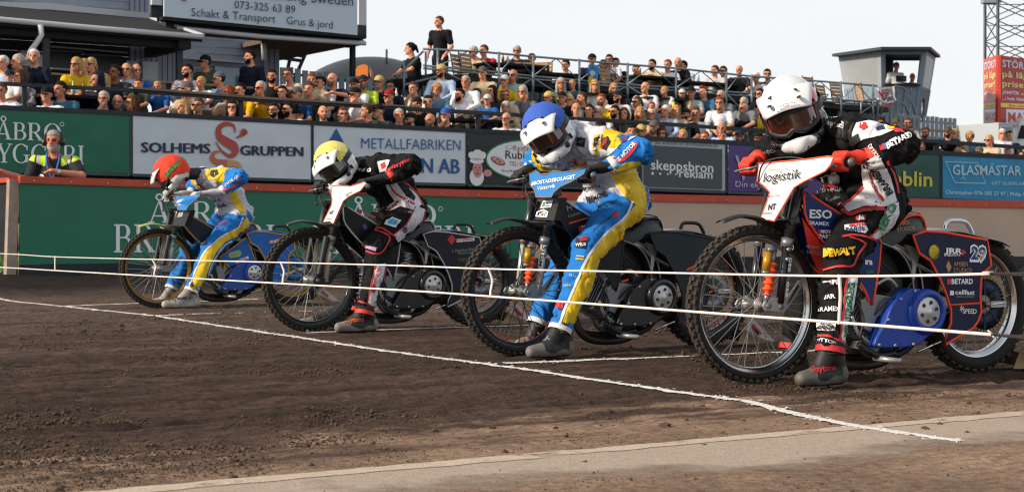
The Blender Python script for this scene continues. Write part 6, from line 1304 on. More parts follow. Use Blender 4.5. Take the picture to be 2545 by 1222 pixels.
BLACKSUIT = dict(torso='#0f0f12', shoulder='#0f0f12', upper='#0f0f12', elbow='#0f0f12', fore='#0e0e11', hip='#0f0f12', thigh='#0f0f12', calf='#101013')
make_rider(L4, dict(label='rider in white helmet with red gloves and black, white and red suit', cols=BLACKSUIT, cuff=GL_R, hem=RS, glove=GL_R, boot=('#17181a', '#5a5650'), bulk=1.0,
    J=dict(pelvis=(2160, 508, 0), chest=(2095, 385, 0), neck=(2040, 315, 0), shL=(2125, 335, -.2), elL=(2246, 362, -.46), wrL=(2158, 393, -.395), hipL=(2160, 522, -.13), kneeL=(2090, 640, -.26), anL=(2066, 845, -.30), heelL=(2085, 925, -.30), toeL=(1992, 938, -.31), shR=(1985, 350, .2), elR=(1925, 372, .47), wrR=(1880, 402, .40), kneeR=(2010, 650, .26), anR=(1975, 840, .26), heelR=(1990, 860, .27), toeR=(1935, 872, .28)),
    head=(1967, 277, .0), look=(10, 21, 18), helmet=dict(hs=1.09, shell='#d6d7d9', trim='#c2261f', lower='#16171a', lens=LENS_R, frame=M_BLKM, frame2=FR_R, peak_txt='cellfast'),
    boot_txt=('Daytona', (2016, 925), (2078, 918), 15, RS),
    prints=[('poly', [(2128, 306), (2160, 300), (2200, 310), (2226, 322), (2190, 338), (2150, 345), (2128, 356), (2118, 350), (2118, 330)], WS), ('poly', [(2030, 292), (2095, 300), (2124, 306), (2116, 326), (2114, 352), (2080, 342), (2036, 322)], BS, .005),
        ('poly', [(2142, 408), (2178, 388), (2192, 398), (2212, 440), (2228, 500), (2198, 514), (2150, 512), (2108, 528), (2098, 512), (2146, 462), (2140, 430)], WS), ('poly', [(2040, 440), (2076, 425), (2090, 440), (2084, 456), (2050, 462)], WS, .005), ('poly', [(2040, 452), (2086, 455), (2078, 466), (2052, 467)], RS, .0065), ('poly', [(2045, 438), (2056, 436), (2060, 452), (2050, 454)], BS, .0075),
        ('line', [(2154, 404), (2164, 440), (2174, 470), (2196, 500)], 6, RS), ('line', [(2205, 400), (2222, 440), (2232, 480)], 5, RS), ('line', [(2096, 510), (2120, 492), (2144, 466)], 7, RS), ('line', [(2085, 506), (2110, 532), (2150, 522), (2196, 518)], 9, RS),
        ('poly', [(2206, 508), (2232, 502), (2234, 530), (2220, 562), (2190, 600), (2164, 588), (2190, 555)], WS), ('line', [(2200, 520), (2188, 556), (2162, 590)], 5, RS), ('line', [(2092, 588), (2130, 584), (2164, 592), (2196, 604)], 5, RS), ('line', [(2150, 605), (2128, 640), (2116, 660), (2080, 662), (2044, 672)], 5, RS), ('line', [(2110, 590), (2135, 596), (2152, 606)], 4, RS),
        ('poly', [(2108, 682), (2132, 684), (2124, 740), (2116, 800), (2108, 852), (2088, 846), (2096, 780), (2104, 720)], WS), ('line', [(2104, 690), (2098, 750), (2092, 800), (2087, 846)], 5, RS), ('line', [(2032, 832), (2070, 838), (2110, 856)], 5, RS), ('poly', [(2106, 705), (2124, 700), (2116, 760), (2110, 790), (2098, 792), (2102, 740)], GS, .006), ('poly', [(2098, 808), (2112, 806), (2108, 836), (2096, 836)], GS, .006), ('poly', [(2101, 816), (2108, 815), (2106, 828), (2100, 828)], YS, .008),
        ('t', 'MOTOREX', (2107, 788), (2119, 706), 9, WS, .02, .009), ('t', 'MEKO', (2186, 584), (2226, 512), 18, GS, .04), ('t', 'DEWALT', (2048, 636), (2122, 630), 15, YS, .06), ('t', 'rap', (2046, 311), (2073, 316), 15, WS, .02), ('t', 'd', (2083, 318), (2096, 321), 15, WS, .03), ('poly', [(2076, 305), (2080, 306), (2079, 310), (2075, 309)], YS, .008), ('poly', [(2076, 314), (2080, 315), (2079, 319), (2075, 318)], RS, .008),
        ('t', 'BETARD', (2206, 370), (2268, 340), 12, WS, .05), ('poly', [(2184, 362), (2198, 358), (2202, 370), (2188, 375)], RS, .008), ('poly', [(2196, 358), (2203, 357), (2206, 368), (2200, 371)], US, .009), ('t', 'DITTON', (2158, 366), (2182, 400), 10, WS, .02), ('t', 'BRAMEX', (2216, 482), (2172, 412), 15, BS, .05), ('t', 'ANGTERNA', (2028, 486), (2098, 474), 12, GR, .01), ('t', 'SMEDERNA', (2056, 500), (2088, 494), 6, GR, 0),
        ('poly', [(2100, 560), (2148, 554), (2156, 572), (2150, 580), (2100, 572)], WS, .005), ('t', 'MOTO', (2112, 567), (2150, 563), 8, RS, .05), ('t', 'PARTS', (2103, 578), (2148, 575), 8, mat('print_navy', '#1d2c5e', .65), .05), ('poly', [(2128, 538), (2150, 536), (2150, 548), (2128, 549)], RS, .006), ('t', 'H', (2134, 547), (2144, 546), 8, WS, .04), ('t', 'TITANS', (2138, 522), (2180, 516), 6, RS, .02), ('t', 'STUDIOS', (2140, 530), (2180, 526), 6, GDS, 0),
        ('t', 'EMIMA', (2050, 706), (2092, 702), 9, WS, .03), ('t', 'JRR', (2052, 743), (2078, 741), 10, WS, .03), ('t', 'BRAMEX', (2036, 775), (2088, 772), 10, WS, .02), ('poly', [(2032, 798), (2078, 800), (2076, 822), (2031, 820)], WS, .005), ('t', 'NIKKEL', (2040, 806), (2070, 807), 5, BS, .02), ('t', 'CHROM', (2034, 818), (2074, 819), 9, BS, .05), ('t', 'DITTON', (2033, 846), (2074, 854), 7, WS, .02),
        ('poly', [(2138, 306), (2152, 306), (2160, 318), (2148, 325), (2136, 318)], RS, .006), ('poly', [(2140, 308), (2145, 307), (2147, 311), (2142, 313)], WS, .008), ('poly', [(2175, 316), (2198, 314), (2202, 322), (2178, 326)], mat('print_navy', '#1d2c5e', .65), .006), ('poly', [(2112, 344), (2134, 332), (2140, 350), (2122, 362), (2110, 358)], BS, .006), ('poly', [(2212, 318), (2240, 322), (2250, 330), (2226, 330)], RS, .006), ('poly', [(2205, 316), (2225, 317), (2222, 322), (2206, 322)], YS, .007), ('t', 'CAW', (1884, 394), (1904, 386), 7, GR, 0), ('t', 'CIRCLE', (1906, 384), (1932, 374), 7, GR, 0)]))
BLUESUIT = dict(torso='#c2c2cc', shoulder='#c2c2cc', upper='#cfae1c', elbow='#2273bd', fore='#1f74c2', hip='#2472bc', thigh='#2170bb', calf='#2071bd')
make_rider(L3, dict(label='rider in blue capped white helmet, black gloves and yellow, white and blue suit', cols=BLUESUIT, cuff=WS, hem=WS, collar=WS, glove=GL_B, boot=('#1e2022', '#6d6962'),
    J=dict(pelvis=(1538, 502, 0), chest=(1478, 395, 0), neck=(1424, 325, 0), shL=(1500, 358, -.2), elL=(1592, 375, -.45), wrL=(1518, 412, -.40), hipL=(1546, 510, -.13), kneeL=(1458, 625, -.26), anL=(1398, 800, -.30), heelL=(1408, 866, -.30), toeL=(1320, 868, -.31), shR=(1375, 380, .2), elR=(1340, 400, .46), wrR=(1320, 418, .40), kneeR=(1405, 640, .2), anR=(1345, 785, .19), heelR=(1350, 842, .2), toeR=(1290, 850, .21)),
    head=(1362, 328, .0), look=(14, 24, 28), helmet=dict(shell='#d3d5d8', trim='#d5481e', lens=LENS_R, frame=M_BLKM, frame2=FR_R, cover='#3058b4', px=.078, pz=.113, cov=(.03, .30, .105)), boot_txt=('CX', (1340, 850), (1368, 842), 9, GR),
    prints=[('poly', [(1584, 475), (1606, 490), (1607, 520), (1590, 560), (1560, 600), (1518, 640), (1490, 690), (1466, 750), (1442, 820), (1424, 832), (1392, 820), (1408, 770), (1436, 700), (1462, 640), (1500, 590), (1550, 545), (1578, 510)], YS), ('line', [(1572, 500), (1552, 540), (1502, 584), (1460, 640), (1432, 704), (1404, 770), (1386, 818)], 6, WS), ('line', [(1608, 500), (1596, 556), (1562, 606), (1522, 644), (1494, 694), (1468, 752), (1440, 830)], 4, WS), ('line', [(1366, 800), (1395, 818), (1424, 833)], 6, WS),
        ('poly', [(1518, 425), (1556, 404), (1590, 400), (1614, 450), (1618, 530), (1590, 515), (1570, 503), (1548, 485), (1530, 460)], YS), ('poly', [(1598, 420), (1616, 450), (1620, 530), (1608, 520), (1604, 470)], UDK, .0055), ('line', [(1516, 424), (1530, 458), (1552, 488)], 3, WS), ('poly', [(1478, 335), (1512, 334), (1540, 345), (1560, 340), (1530, 372), (1490, 388), (1474, 378), (1472, 358)], YS), ('poly', [(1486, 372), (1536, 366), (1520, 384), (1480, 396)], WS, .005), ('poly', [(1436, 341), (1457, 343), (1453, 366), (1433, 363)], BS, .005), ('t', 'RP', (1439, 356), (1452, 357), 9, GR, .02),
        ('poly', [(1494, 345), (1512, 340), (1520, 352), (1508, 374), (1494, 366)], BS, .006), ('t', 'SPEED', (1498, 370), (1514, 348), 8, RS, .02), ('poly', [(1476, 345), (1496, 334), (1500, 339), (1484, 350), (1481, 376), (1475, 375)], BS, .005), ('t', 'MALINDAR TUNING', (1479, 374), (1498, 338), 4, WS, .02), ('t', 'Z MOTOR', (1538, 402), (1582, 358), 9, WS, .04, .009), ('line', [(1524, 402), (1546, 398), (1570, 376), (1582, 356)], 8, RS), ('poly', [(1524, 392), (1540, 390), (1536, 404), (1528, 406)], RS, .006), ('poly', [(1540, 346), (1562, 338), (1560, 350), (1544, 356)], VIO, .006), ('poly', [(1566, 342), (1582, 340), (1560, 352)], WS, .006),
        ('t', 'EL', (1427, 408), (1440, 406), 13, RS, .05), ('t', 'AB', (1446, 415), (1463, 411), 10, RS, .05), ('poly', [(1440, 397), (1446, 396), (1444, 410), (1450, 410), (1440, 424)], YS, .007), ('t', 'Västerviks', (1413, 414), (1440, 411), 4, BS, 0), ('t', 'formula', (1440, 480), (1496, 462), 12, BS, .01), ('t', 'BEROS', (1462, 502), (1510, 488), 11, BS, .05), ('t', 'Scandia', (1430, 462), (1450, 452), 8, BS, .0), ('poly', [(1452, 440), (1476, 436), (1480, 448), (1466, 454), (1454, 450)], RS, .006), ('t', 'Bilandeins', (1490, 520), (1536, 502), 7, BS, .02),
        ('poly', [(1432, 592), (1462, 590), (1456, 618), (1430, 615)], BS, .005), ('t', 'WILD', (1432, 612), (1457, 612), 8, WS, .04), ('poly', [(1440, 592), (1458, 588), (1460, 597), (1442, 599)], RS, .007), ('line', [(1434, 636), (1452, 638)], 3, YS), ('line', [(1432, 643), (1450, 645)], 3, YS), ('poly', [(1386, 745), (1402, 748), (1398, 768), (1382, 764)], RS, .006), ('t', 'JANSSON', (1473, 580), (1520, 540), 5, BS, .02), ('poly', [(1522, 532), (1538, 528), (1534, 540), (1524, 542)], RS, .006), ('poly', [(1396, 797), (1408, 803), (1420, 801), (1412, 814), (1402, 812)], BS, .006), ('t', '29 AB', (1416, 685), (1432, 688), 5, WS, 0), ('t', 'CURVEY', (1402, 712), (1420, 714), 5, YS, 0),
        ('poly', [(1372, 395), (1390, 396), (1386, 420), (1374, 422)], SKY_, .005), ('poly', [(1380, 405), (1386, 404), (1384, 420), (1379, 421)], YS, .007)]))
make_rider(L2, dict(label='rider in yellow and white helmet crouched low in black, white and red suit', cols=BLACKSUIT, cuff=GL_R, hem=mat('hem_orange', '#c2301f', .65), glove=GL_B, boot=('#1b1c1d', '#77736c'),
    J=dict(pelvis=(1004, 526, 0), chest=(948, 440, 0), neck=(898, 410, 0), shL=(950, 415, -.2), elL=(1022, 408, -.46), wrL=(968, 440, -.40), hipL=(1006, 533, -.12), kneeL=(938, 608, -.25), anL=(908, 762, -.3), heelL=(926, 808, -.3), toeL=(842, 802, -.31), shR=(870, 425, .2), elR=(845, 440, .46), wrR=(835, 462, .40), kneeR=(900, 620, .2), anR=(890, 750, .2)),
    head=(834, 410, .0), look=(16, 22, 32), helmet=dict(shell='#d6d6d8', lens=LENS_D, frame=M_BLKM, frame2=mat('frame_white', '#c9c9c9', .4), cover='#d9cb6a', px=.078, pz=.113, cov=(.03, .30, .105)), boot_txt=('Daytona', (854, 802), (905, 797), 11, mat('print_orange', '#c05a1c', .6)),
    prints=[('poly', [(958, 460), (990, 450), (1030, 476), (1052, 505), (1030, 522), (996, 512), (970, 525), (962, 515), (982, 500), (966, 478)], WS), ('poly', [(985, 452), (1000, 446), (1032, 490), (1028, 500), (1010, 488)], BS, .005), ('line', [(968, 458), (984, 480), (1030, 508)], 4, RS), ('line', [(1004, 452), (1034, 478), (1052, 512)], 3, RS), ('line', [(960, 524), (975, 515), (990, 500)], 5, RS),
        ('poly', [(1035, 512), (1056, 520), (1050, 545), (1020, 580), (988, 602), (978, 582), (1010, 560)], WS), ('line', [(1032, 514), (1008, 558), (976, 584)], 3, RS), ('line', [(1058, 524), (1050, 548), (1020, 584), (990, 606)], 3, RS), ('line', [(932, 572), (950, 568), (984, 590)], 4, RS), ('line', [(932, 572), (968, 590), (942, 630), (898, 618)], 4, RS), ('poly', [(936, 656), (958, 654), (956, 672), (944, 720), (932, 762), (914, 756), (924, 710)], WS), ('line', [(934, 654), (922, 708), (912, 756)], 3, RS), ('line', [(959, 656), (946, 720), (933, 764)], 3, RS), ('line', [(880, 746), (905, 752), (934, 764)], 4, RS),
        ('t', 'rap', (892, 423), (908, 425), 8, WS, .02), ('t', 'd', (913, 426), (924, 427), 9, WS, .03), ('poly', [(909, 416), (912, 416), (912, 420), (909, 420)], YS, .008), ('t', 'nagbrysta', (960, 430), (1018, 400), 8, RS, .03), ('poly', [(946, 408), (958, 402), (962, 414), (950, 420)], RS, .006), ('poly', [(938, 402), (970, 396), (960, 424), (944, 428)], WS, .004), ('poly', [(960, 548), (975, 540), (996, 548), (982, 566), (955, 558)], WS, .005), ('poly', [(966, 549), (976, 544), (991, 549), (981, 560), (964, 556)], SKY_, .007), ('poly', [(998, 566), (1010, 562), (1012, 574), (1004, 580)], VIO, .006),
        ('poly', [(898, 606), (936, 616), (934, 624), (896, 612)], mat('print_lilac', '#a88aa8', .65), .006), ('t', 'S. Peppelers Åkeri AB', (896, 742), (908, 645), 7, GR, 0), ('t', 'ENTREPRENAD', (926, 725), (946, 665), 6, RS, .01), ('poly', [(928, 705), (936, 715), (928, 730), (922, 718)], RS, .007), ('t', 'ANGTERNA', (930, 530), (960, 518), 6, GR, 0), ('poly', [(1012, 528), (1022, 520), (1026, 532)], GR, .006), ('poly', [(884, 470), (900, 474), (920, 500), (905, 505), (890, 490)], GR, .004)]))
make_rider(L1, dict(label='rider in orange red cap looking down, in white, yellow and blue suit', cols=BLUESUIT, cuff=WS, hem=WS, glove=GL_W, boot=('#8d8a86', '#a39e96'),
    J=dict(pelvis=(586, 535, 0), chest=(545, 462, 0), neck=(500, 432, 0), shL=(552, 440, -.2), elL=(596, 440, -.45), wrL=(552, 476, -.40), hipL=(588, 545, -.12), kneeL=(522, 622, -.25), anL=(480, 712, -.3), heelL=(484, 753, -.3), toeL=(410, 750, -.31), shR=(505, 440, .2), elR=(490, 455, .46), wrR=(475, 480, .40), kneeR=(470, 620, .2), anR=(432, 705, .18), heelR=(432, 738, .18), toeR=(385, 742, .19)),
    head=(424, 432, .0), look=(78, 42, 6), helmet=dict(shell='#cbcac6', lens=LENS_D, frame=M_BLKM, cover='#d93a1c', px=.075, pz=.115, sk=1.14, cov=(-.06, -.35, .125), strap=mat('strap_pattern', '#3c8a4a', .6, nscale=60, namp=.9)), boot_txt=('Daytona', (418, 747), (464, 742), 8, mat('print_navy', '#1d2c5e', .65)),
    prints=[('poly', [(612, 538), (622, 555), (606, 580), (560, 600), (536, 628), (520, 662), (504, 712), (488, 732), (466, 722), (482, 690), (502, 640), (520, 615), (560, 580), (600, 560)], YS, .0035), ('line', [(604, 540), (590, 566), (548, 590), (516, 618), (498, 645), (478, 692), (464, 722)], 3.5, WS), ('line', [(622, 552), (608, 582), (562, 606), (538, 634), (522, 668), (506, 714), (492, 734)], 2.5, WS), ('poly', [(510, 420), (540, 418), (556, 428), (540, 446), (514, 448)], YS, .005), ('poly', [(524, 424), (540, 422), (545, 432), (532, 442), (522, 436)], BS, .007), ('poly', [(485, 428), (496, 426), (494, 440), (484, 440)], BS, .006), ('t', 'MOTOR AB', (552, 470), (594, 440), 6, WS, .03), ('line', [(548, 474), (576, 466), (598, 446)], 4, RS), ('poly', [(566, 478), (584, 472), (600, 505), (612, 530), (596, 528), (580, 505)], YS),
        ('poly', [(489, 458), (496, 456), (510, 466), (508, 472), (498, 466)], RS, .006), ('t', 'formula', (512, 508), (548, 496), 7, BS, .02), ('t', 'BEROS', (530, 522), (562, 510), 7, BS, .05), ('t', 'VALTERSSON', (532, 572), (572, 548), 6, RS, .01), ('poly', [(492, 598), (504, 592), (516, 598), (512, 606), (498, 610)], BS, .006), ('t', 'Roya', (502, 584), (524, 576), 6, WS, 0), ('poly', [(472, 704), (480, 700), (482, 712), (474, 714)], BS, .006)]))
# ------------------------------------------------------------------ people in the stand: shared bodies, each person a thing with clothes, hair and glasses of its own
M_SKIN = mat('skin', '#c58b6c', .55, attr='col', spec=.35)
def tint_by_object(m):
    t = m.node_tree; b = t.nodes['Principled BSDF']; oi = t.nodes.new('ShaderNodeObjectInfo'); mm = t.nodes.new('ShaderNodeMixRGB'); mm.blend_type = 'MULTIPLY'; mm.inputs['Fac'].default_value = 1
    l = b.inputs['Base Color'].links[0]; src = l.from_socket; t.links.new(src, mm.inputs['Color1']); t.links.new(oi.outputs['Color'], mm.inputs['Color2']); t.links.new(mm.outputs['Color'], b.inputs['Base Color'])
tint_by_object(M_SKIN)
M_CLOTHP = mat('plain_cloth', '#888888', .85, objcol=True, nscale=8, namp=.14, bump=.5, bscale=14, spec=.2); M_HAIR = mat('hair', '#555555', .75, spec=.15, objcol=True, nscale=40, namp=.4, bump=.5, bscale=90, aniso=(1, 1, .3)); M_SHADES = mat('sunglass_lens', '#0b0b0d', .12)
def pattern(name, c1, c2, sc):
    m = mat(name, c1, .85, nscale=8, namp=.1, bump=.4, bscale=14); t = m.node_tree; b = t.nodes['Principled BSDF']; tc = t.nodes.new('ShaderNodeTexCoord'); v = t.nodes.new('ShaderNodeTexVoronoi'); v.inputs['Scale'].default_value = sc; t.links.new(tc.outputs['Object'], v.inputs['Vector'])
    r = t.nodes.new('ShaderNodeValToRGB'); r.color_ramp.interpolation = 'CONSTANT'; r.color_ramp.elements[0].color = (*S(c1), 1); r.color_ramp.elements[1].color = (*S(c2), 1); r.color_ramp.elements[1].position = .42; t.links.new(v.outputs['Distance'], r.inputs['Fac']); t.links.new(r.outputs['Color'], b.inputs['Base Color']); return m
M_PAT = {'P': pattern('pale_pattern', '#a9a3ac', '#6a6068', 26), 'F': pattern('floral_pattern', '#8fae9a', '#c08a6a', 22), 'Q': pattern('dark_pattern', '#17191a', '#5d6a55', 20), 'H': pattern('checked_pattern', '#8a7a6a', '#3c2f2c', 18), 'J': pattern('striped_pattern', '#c6c6c8', '#3a3c42', 14), 'I': pattern('team_pattern', '#c9b63a', '#c9c9cf', 9)}
HEAD = Vector((0, 0, 0))
def rz_(v, a): c, s = math.cos(a), math.sin(a); return (v[0] * c - v[1] * s, v[0] * s + v[1] * c, v[2])
def head_prims(h, turn):
    q = lambda x, y, z: tuple(np.array(h) + np.array(rz_((x, y, z), turn))); Rm = np.array(Matrix.Rotation(turn, 3, 'Z'))
    return [('ell', q(0, .012, .025), (.076, .094, .092), Rm), ('ell', q(0, -.018, -.045), (.060, .066, .068), Rm), ('cap', q(0, -.086, .004), q(0, -.106, -.028), .011, .016), ('cap', q(-.034, -.072, .022), q(.034, -.072, .022), .016, .016), ('cap', q(0, -.066, -.085), q(0, -.060, -.092), .024, .024), ('cap', q(-.024, -.072, -.058), q(.024, -.072, -.058), .014, .014), ('ell', q(-.079, .012, -.008), (.010, .020, .032), Rm), ('ell', q(.079, .012, -.008), (.010, .020, .032), Rm)]
POSES = {}
def pose(name, hz, lean, arms, stand=False, female=False):
    """arms: two lists (elbow, wrist); shoulders follow the lean. Faces -y; origin on the floor."""
    hip = Vector((0, .10 if not stand else 0, .55 if not stand else .92)); neck = Vector((0, hip.y - lean, hz - .16)); ch = hip.lerp(neck, .72) + Vector((0, .02, 0)); head = Vector((0, neck.y - .035 - lean * .15, hz))
    wd = .165 if female else .19; sh = [Vector((sx * wd, neck.y + .02, neck.z - .07)) for sx in (-1, 1)]
    knees = [Vector((sx * .12, hip.y - .44, .54)) if not stand else Vector((sx * .10, hip.y - .01, .48)) for sx in (-1, 1)]; feet = [Vector((sx * .13, hip.y - .42, .08)) if not stand else Vector((sx * .11, hip.y, .08)) for sx in (-1, 1)]
    POSES[name] = dict(head=head, hip=hip, neck=neck, ch=ch, sh=sh, arms=arms, knees=knees, feet=feet, female=female, stand=stand, hz=hz)
pose('sit', 1.24, .05, [((-.25, -.08, .80), (-.10, -.30, .66)), ((.25, -.08, .80), (.08, -.31, .68))])
pose('lean', 1.20, .24, [((-.31, -.30, .90), (-.06, -.46, .93)), ((.31, -.30, .90), (.12, -.47, .94))])
pose('chin', 1.22, .14, [((-.20, -.26, .80), (-.04, -.19, 1.06)), ((.28, -.16, .82), (.06, -.34, .76))])
pose('stand', 1.66, .02, [((-.26, .02, 1.14), (-.22, -.16, .95)), ((.26, .02, 1.14), (.20, -.17, .96))], True)
pose('fem', 1.20, .06, [((-.22, -.08, .80), (-.08, -.28, .70)), ((.22, -.08, .80), (.06, -.29, .71))], False, True)
pose('raise', 1.24, .04, [((-.27, -.16, .92), (-.07, -.22, 1.13)), ((.26, -.06, .80), (.12, -.30, .70))])
TURNS = (-.55, -.15, .30)
def col_attr(me, col):
    at_ = me.color_attributes.new('col', 'FLOAT_COLOR', 'POINT'); at_.data.foreach_set('color', np.concatenate([col, np.ones((len(col), 1))], 1).astype(np.float32).ravel())
def face_paint(V, h, turn):
    c, s = math.cos(-turn), math.sin(-turn); d = V - np.array(h); x = d[:, 0] * c - d[:, 1] * s; y = d[:, 0] * s + d[:, 1] * c; z = d[:, 2]; col = np.ones((len(V), 3)); fr = y < -.03
    eye = fr & (np.abs(np.abs(x) - .031) < .017) & (np.abs(z - .006) < .008); brow = fr & (np.abs(np.abs(x) - .032) < .022) & (np.abs(z - .026) < .006); mouth = fr & (np.abs(x) < .024) & (np.abs(z + .058) < .006)
    col[eye] = (.22, .18, .17); col[brow] = (.35, .28, .24); col[mouth] = (.62, .38, .36); ck = fr & (np.abs(np.abs(x) - .045) < .02) & (np.abs(z + .028) < .02); col[ck] = (1.0, .86, .84); return col
def arm_hand(w, e):
    w, e = Vector(w), Vector(e); d = (w - e).normalized(); sd = d.cross(Vector((0, 0, 1))); sd = sd.normalized() if sd.length > .1 else Vector((1, 0, 0)); P = [('cap', tuple(w), tuple(w + d * .055), .030, .032)]
    for k in range(4): b = w + d * .075 + sd * (-.024 + .016 * k); P.append(('cap', tuple(b), tuple(b + d * (.045 + .012 * (k in (1, 2))) + Vector((0, 0, -.028))), .0105, .009))
    P.append(('cap', tuple(w + d * .02 - sd * .02), tuple(w + d * .065 - sd * .045), .013, .010)); return P
def body_mesh(pn, ti, vox=.0105):
    q = POSES[pn]; pr = head_prims(q['head'], TURNS[ti]); nk = q['neck']; f = .9 if q['female'] else 1.
    pr += [('cap', tuple(q['head'] + Vector((0, .01, -.05))), tuple(nk + Vector((0, .01, -.02))), .054, .06), ('cap', tuple(nk + Vector((0, .02, -.05))), tuple(q['ch']), .09 * f, .13 * f), ('cap', tuple(q['ch']), tuple(q['hip']), .13 * f, .13 * f)]
    for i in (0, 1):
        e, w_ = q['arms'][i]; pr += [('cap', tuple(nk + Vector((0, .02, -.06))), tuple(q['sh'][i]), .065, .058), ('cap', tuple(q['sh'][i]), e, .052, .043), ('cap', e, w_, .043, .028)] + arm_hand(w_, e); pr += [('cap', tuple(q['hip'] + Vector((q['knees'][i].x * .8, 0, 0))), tuple(q['knees'][i]), .09, .062), ('cap', tuple(q['knees'][i]), tuple(q['feet'][i]), .058, .045), ('cap', tuple(q['feet'][i]), tuple(q['feet'][i] + Vector((0, -.14, -.03))), .045, .035)]
    V, F = sdf_mesh(pr, vox, .014); me = np_mesh('person', V, F, M_SKIN); col_attr(me, face_paint(V, q['head'], TURNS[ti])); return me
def shirt_mesh(pn, long, vox=.0135):
    q = POSES[pn]; nk = q['neck']; f = .9 if q['female'] else 1.; pr = [('cap', tuple(nk + Vector((0, .02, -.075))), tuple(q['ch']), .096 * f, .150 * f), ('cap', tuple(q['ch']), tuple(q['hip'] + Vector((0, 0, -.02))), .150 * f, .150 * f), ('cap', tuple(q['ch'] + Vector((-.06, 0, 0))), tuple(q['ch'] + Vector((.06, 0, 0))), .125 * f, .125 * f)]
    for i in (0, 1):
        e, w_ = Vector(q['arms'][i][0]), Vector(q['arms'][i][1]); s_ = q['sh'][i]; pr.append(('cap', tuple(nk + Vector((0, .02, -.065))), tuple(s_), .068, .068)); pr.append(('cap', tuple(s_), tuple(e if long else s_.lerp(e, .68)), .066, .055 if long else .066))
        if long: pr.append(('cap', tuple(e), tuple(e.lerp(w_, .88)), .054, .040))
    V, F = sdf_mesh(pr, vox, .035); me0 = np_mesh('t', V, F, None); N = normals(me0); bpy.data.meshes.remove(me0)
    ids = np.zeros(len(V), int); best = np.full(len(V), 9.)
    for i, p_ in enumerate(pr): d, _ = sd_cap(V, *p_[1:5]); m = d < best; best[m] = d[m]; ids[m] = i
    return np_mesh('shirt', wrinkle(V, ids, None, pr, N, .012), F, M_CLOTHP)
def trouser_mesh(pn):
    q = POSES[pn]; pr = []
    for i in (0, 1): pr += [('cap', tuple(q['hip'] + Vector((q['knees'][i].x * .7, 0, -.01))), tuple(q['knees'][i]), .118, .075), ('cap', tuple(q['knees'][i]), tuple(q['feet'][i]), .072, .062)]
    V, F = sdf_mesh(pr, .018, .03); return np_mesh('trousers', V, F, M_CLOTHP)
def shell_mesh(name, prims, keep, vox=.008, m=None, k=.02, rough=.004):
    V, F = sdf_mesh(prims, vox, k); nn = V / np.maximum(np.linalg.norm(V, axis=1)[:, None], 1e-6); V = V + nn * (rough * (vn(V[:, 0] * 60 + V[:, 2] * 20, V[:, 1] * 50 + V[:, 2] * 20, 5) + .6 * vn(V[:, 0] * 130, V[:, 1] * 130 + V[:, 2] * 90, 6)))[:, None]
    kp = keep(V[:, 0], V[:, 1], V[:, 2]); F = F[kp[F].all(1)]; us = np.unique(F); mp_ = np.zeros(len(V), int); mp_[us] = np.arange(len(us)); return np_mesh(name, V[us], mp_[F], m or M_HAIR)
sk = [('ell', (0, .016, .032), (.086, .102, .098))]
HAIRM = {
 'short': shell_mesh('hair', sk, lambda x, y, z: (z > .062 + .03 * np.sin(x * 60) * .2) | ((y > -.015) & (z > -.035)) | ((y > .04) & (z > -.06))),
 'quiff': shell_mesh('hair', sk + [('ell', (0, -.05, .105), (.06, .05, .035))], lambda x, y, z: (z > .065) | ((y > -.005) & (z > -.02)) | ((y > .04) & (z > -.06))),
 'thin': shell_mesh('hair', [('ell', (0, .014, .026), (.082, .099, .092))], lambda x, y, z: ((y > .0) & (z > -.05) & (z < .055 + .5 * y))),
 'long': shell_mesh('hair', sk + [('cap', (-.072, .02, .0), (-.085, .01, -.17), .032, .028), ('cap', (.072, .02, .0), (.085, .01, -.17), .032, .028), ('cap', (0, .07, 0), (0, .075, -.18), .06, .05)], lambda x, y, z: (z > .06) | (y > -.03) | (np.abs(x) > .066), k=.03),
 'pony': shell_mesh('hair', sk + [('cap', (0, .11, .05), (.01, .15, -.06), .03, .022)], lambda x, y, z: (z > .055) | ((y > -.02) & (z > -.02)) | (y > .05), k=.02),
 'curl': shell_mesh('hair', [('ell', (0, .02, .03), (.10, .115, .115))], lambda x, y, z: (z > .05) | ((y > -.045) & (np.abs(x) > .05)) | (y > .02), rough=.02),
 'hood': shell_mesh('hood', [('ell', (0, .03, .02), (.115, .125, .135)), ('cap', (0, .05, -.08), (0, .06, -.14), .11, .12)], lambda x, y, z: (y > -.035) | (z > .10), m=M_CLOTHP),
 'beard': shell_mesh('beard', [('ell', (0, -.016, -.052), (.068, .074, .078)), ('cap', (0, -.066, -.088), (0, -.066, -.108), .03, .024)], lambda x, y, z: (y < -.005) & (z < -.036) & ~((np.abs(x) < .022) & (np.abs(z + .058) < .007))),
 'moust': shell_mesh('beard', [('cap', (-.03, -.080, -.046), (.03, -.080, -.046), .014, .014)], lambda x, y, z: y < 5)}
def cap_mesh():
    V, F = sdf_mesh([('ell', (0, .014, .038), (.090, .108, .098))], .008, .02); F = F[(V[:, 2] > .030)[F].all(1)]; us = np.unique(F); mp_ = np.zeros(len(V), int); mp_[us] = np.arange(len(us)); a = MB(); a.v = [tuple(v) for v in V[us]]
    for f in mp_[F]: a.f.append(list(f)); a.fm.append(0); a.sm.append(True)
    rows = [[(hw * math.sin(t) , -.070 - ln * math.cos(t), .036 - .012 * (ln > 0) - .012 * abs(math.sin(t)) ** 2) for t in np.linspace(-1.35, 1.35, 9)] for hw, ln in ((.080, .012), (.080, .045), (.074, .085))]
    a.sheet(rows); o = a.build('cap', M_CLOTHP); me = o.data; bpy.data.objects.remove(o); return me
HAIRM['cap'] = cap_mesh()
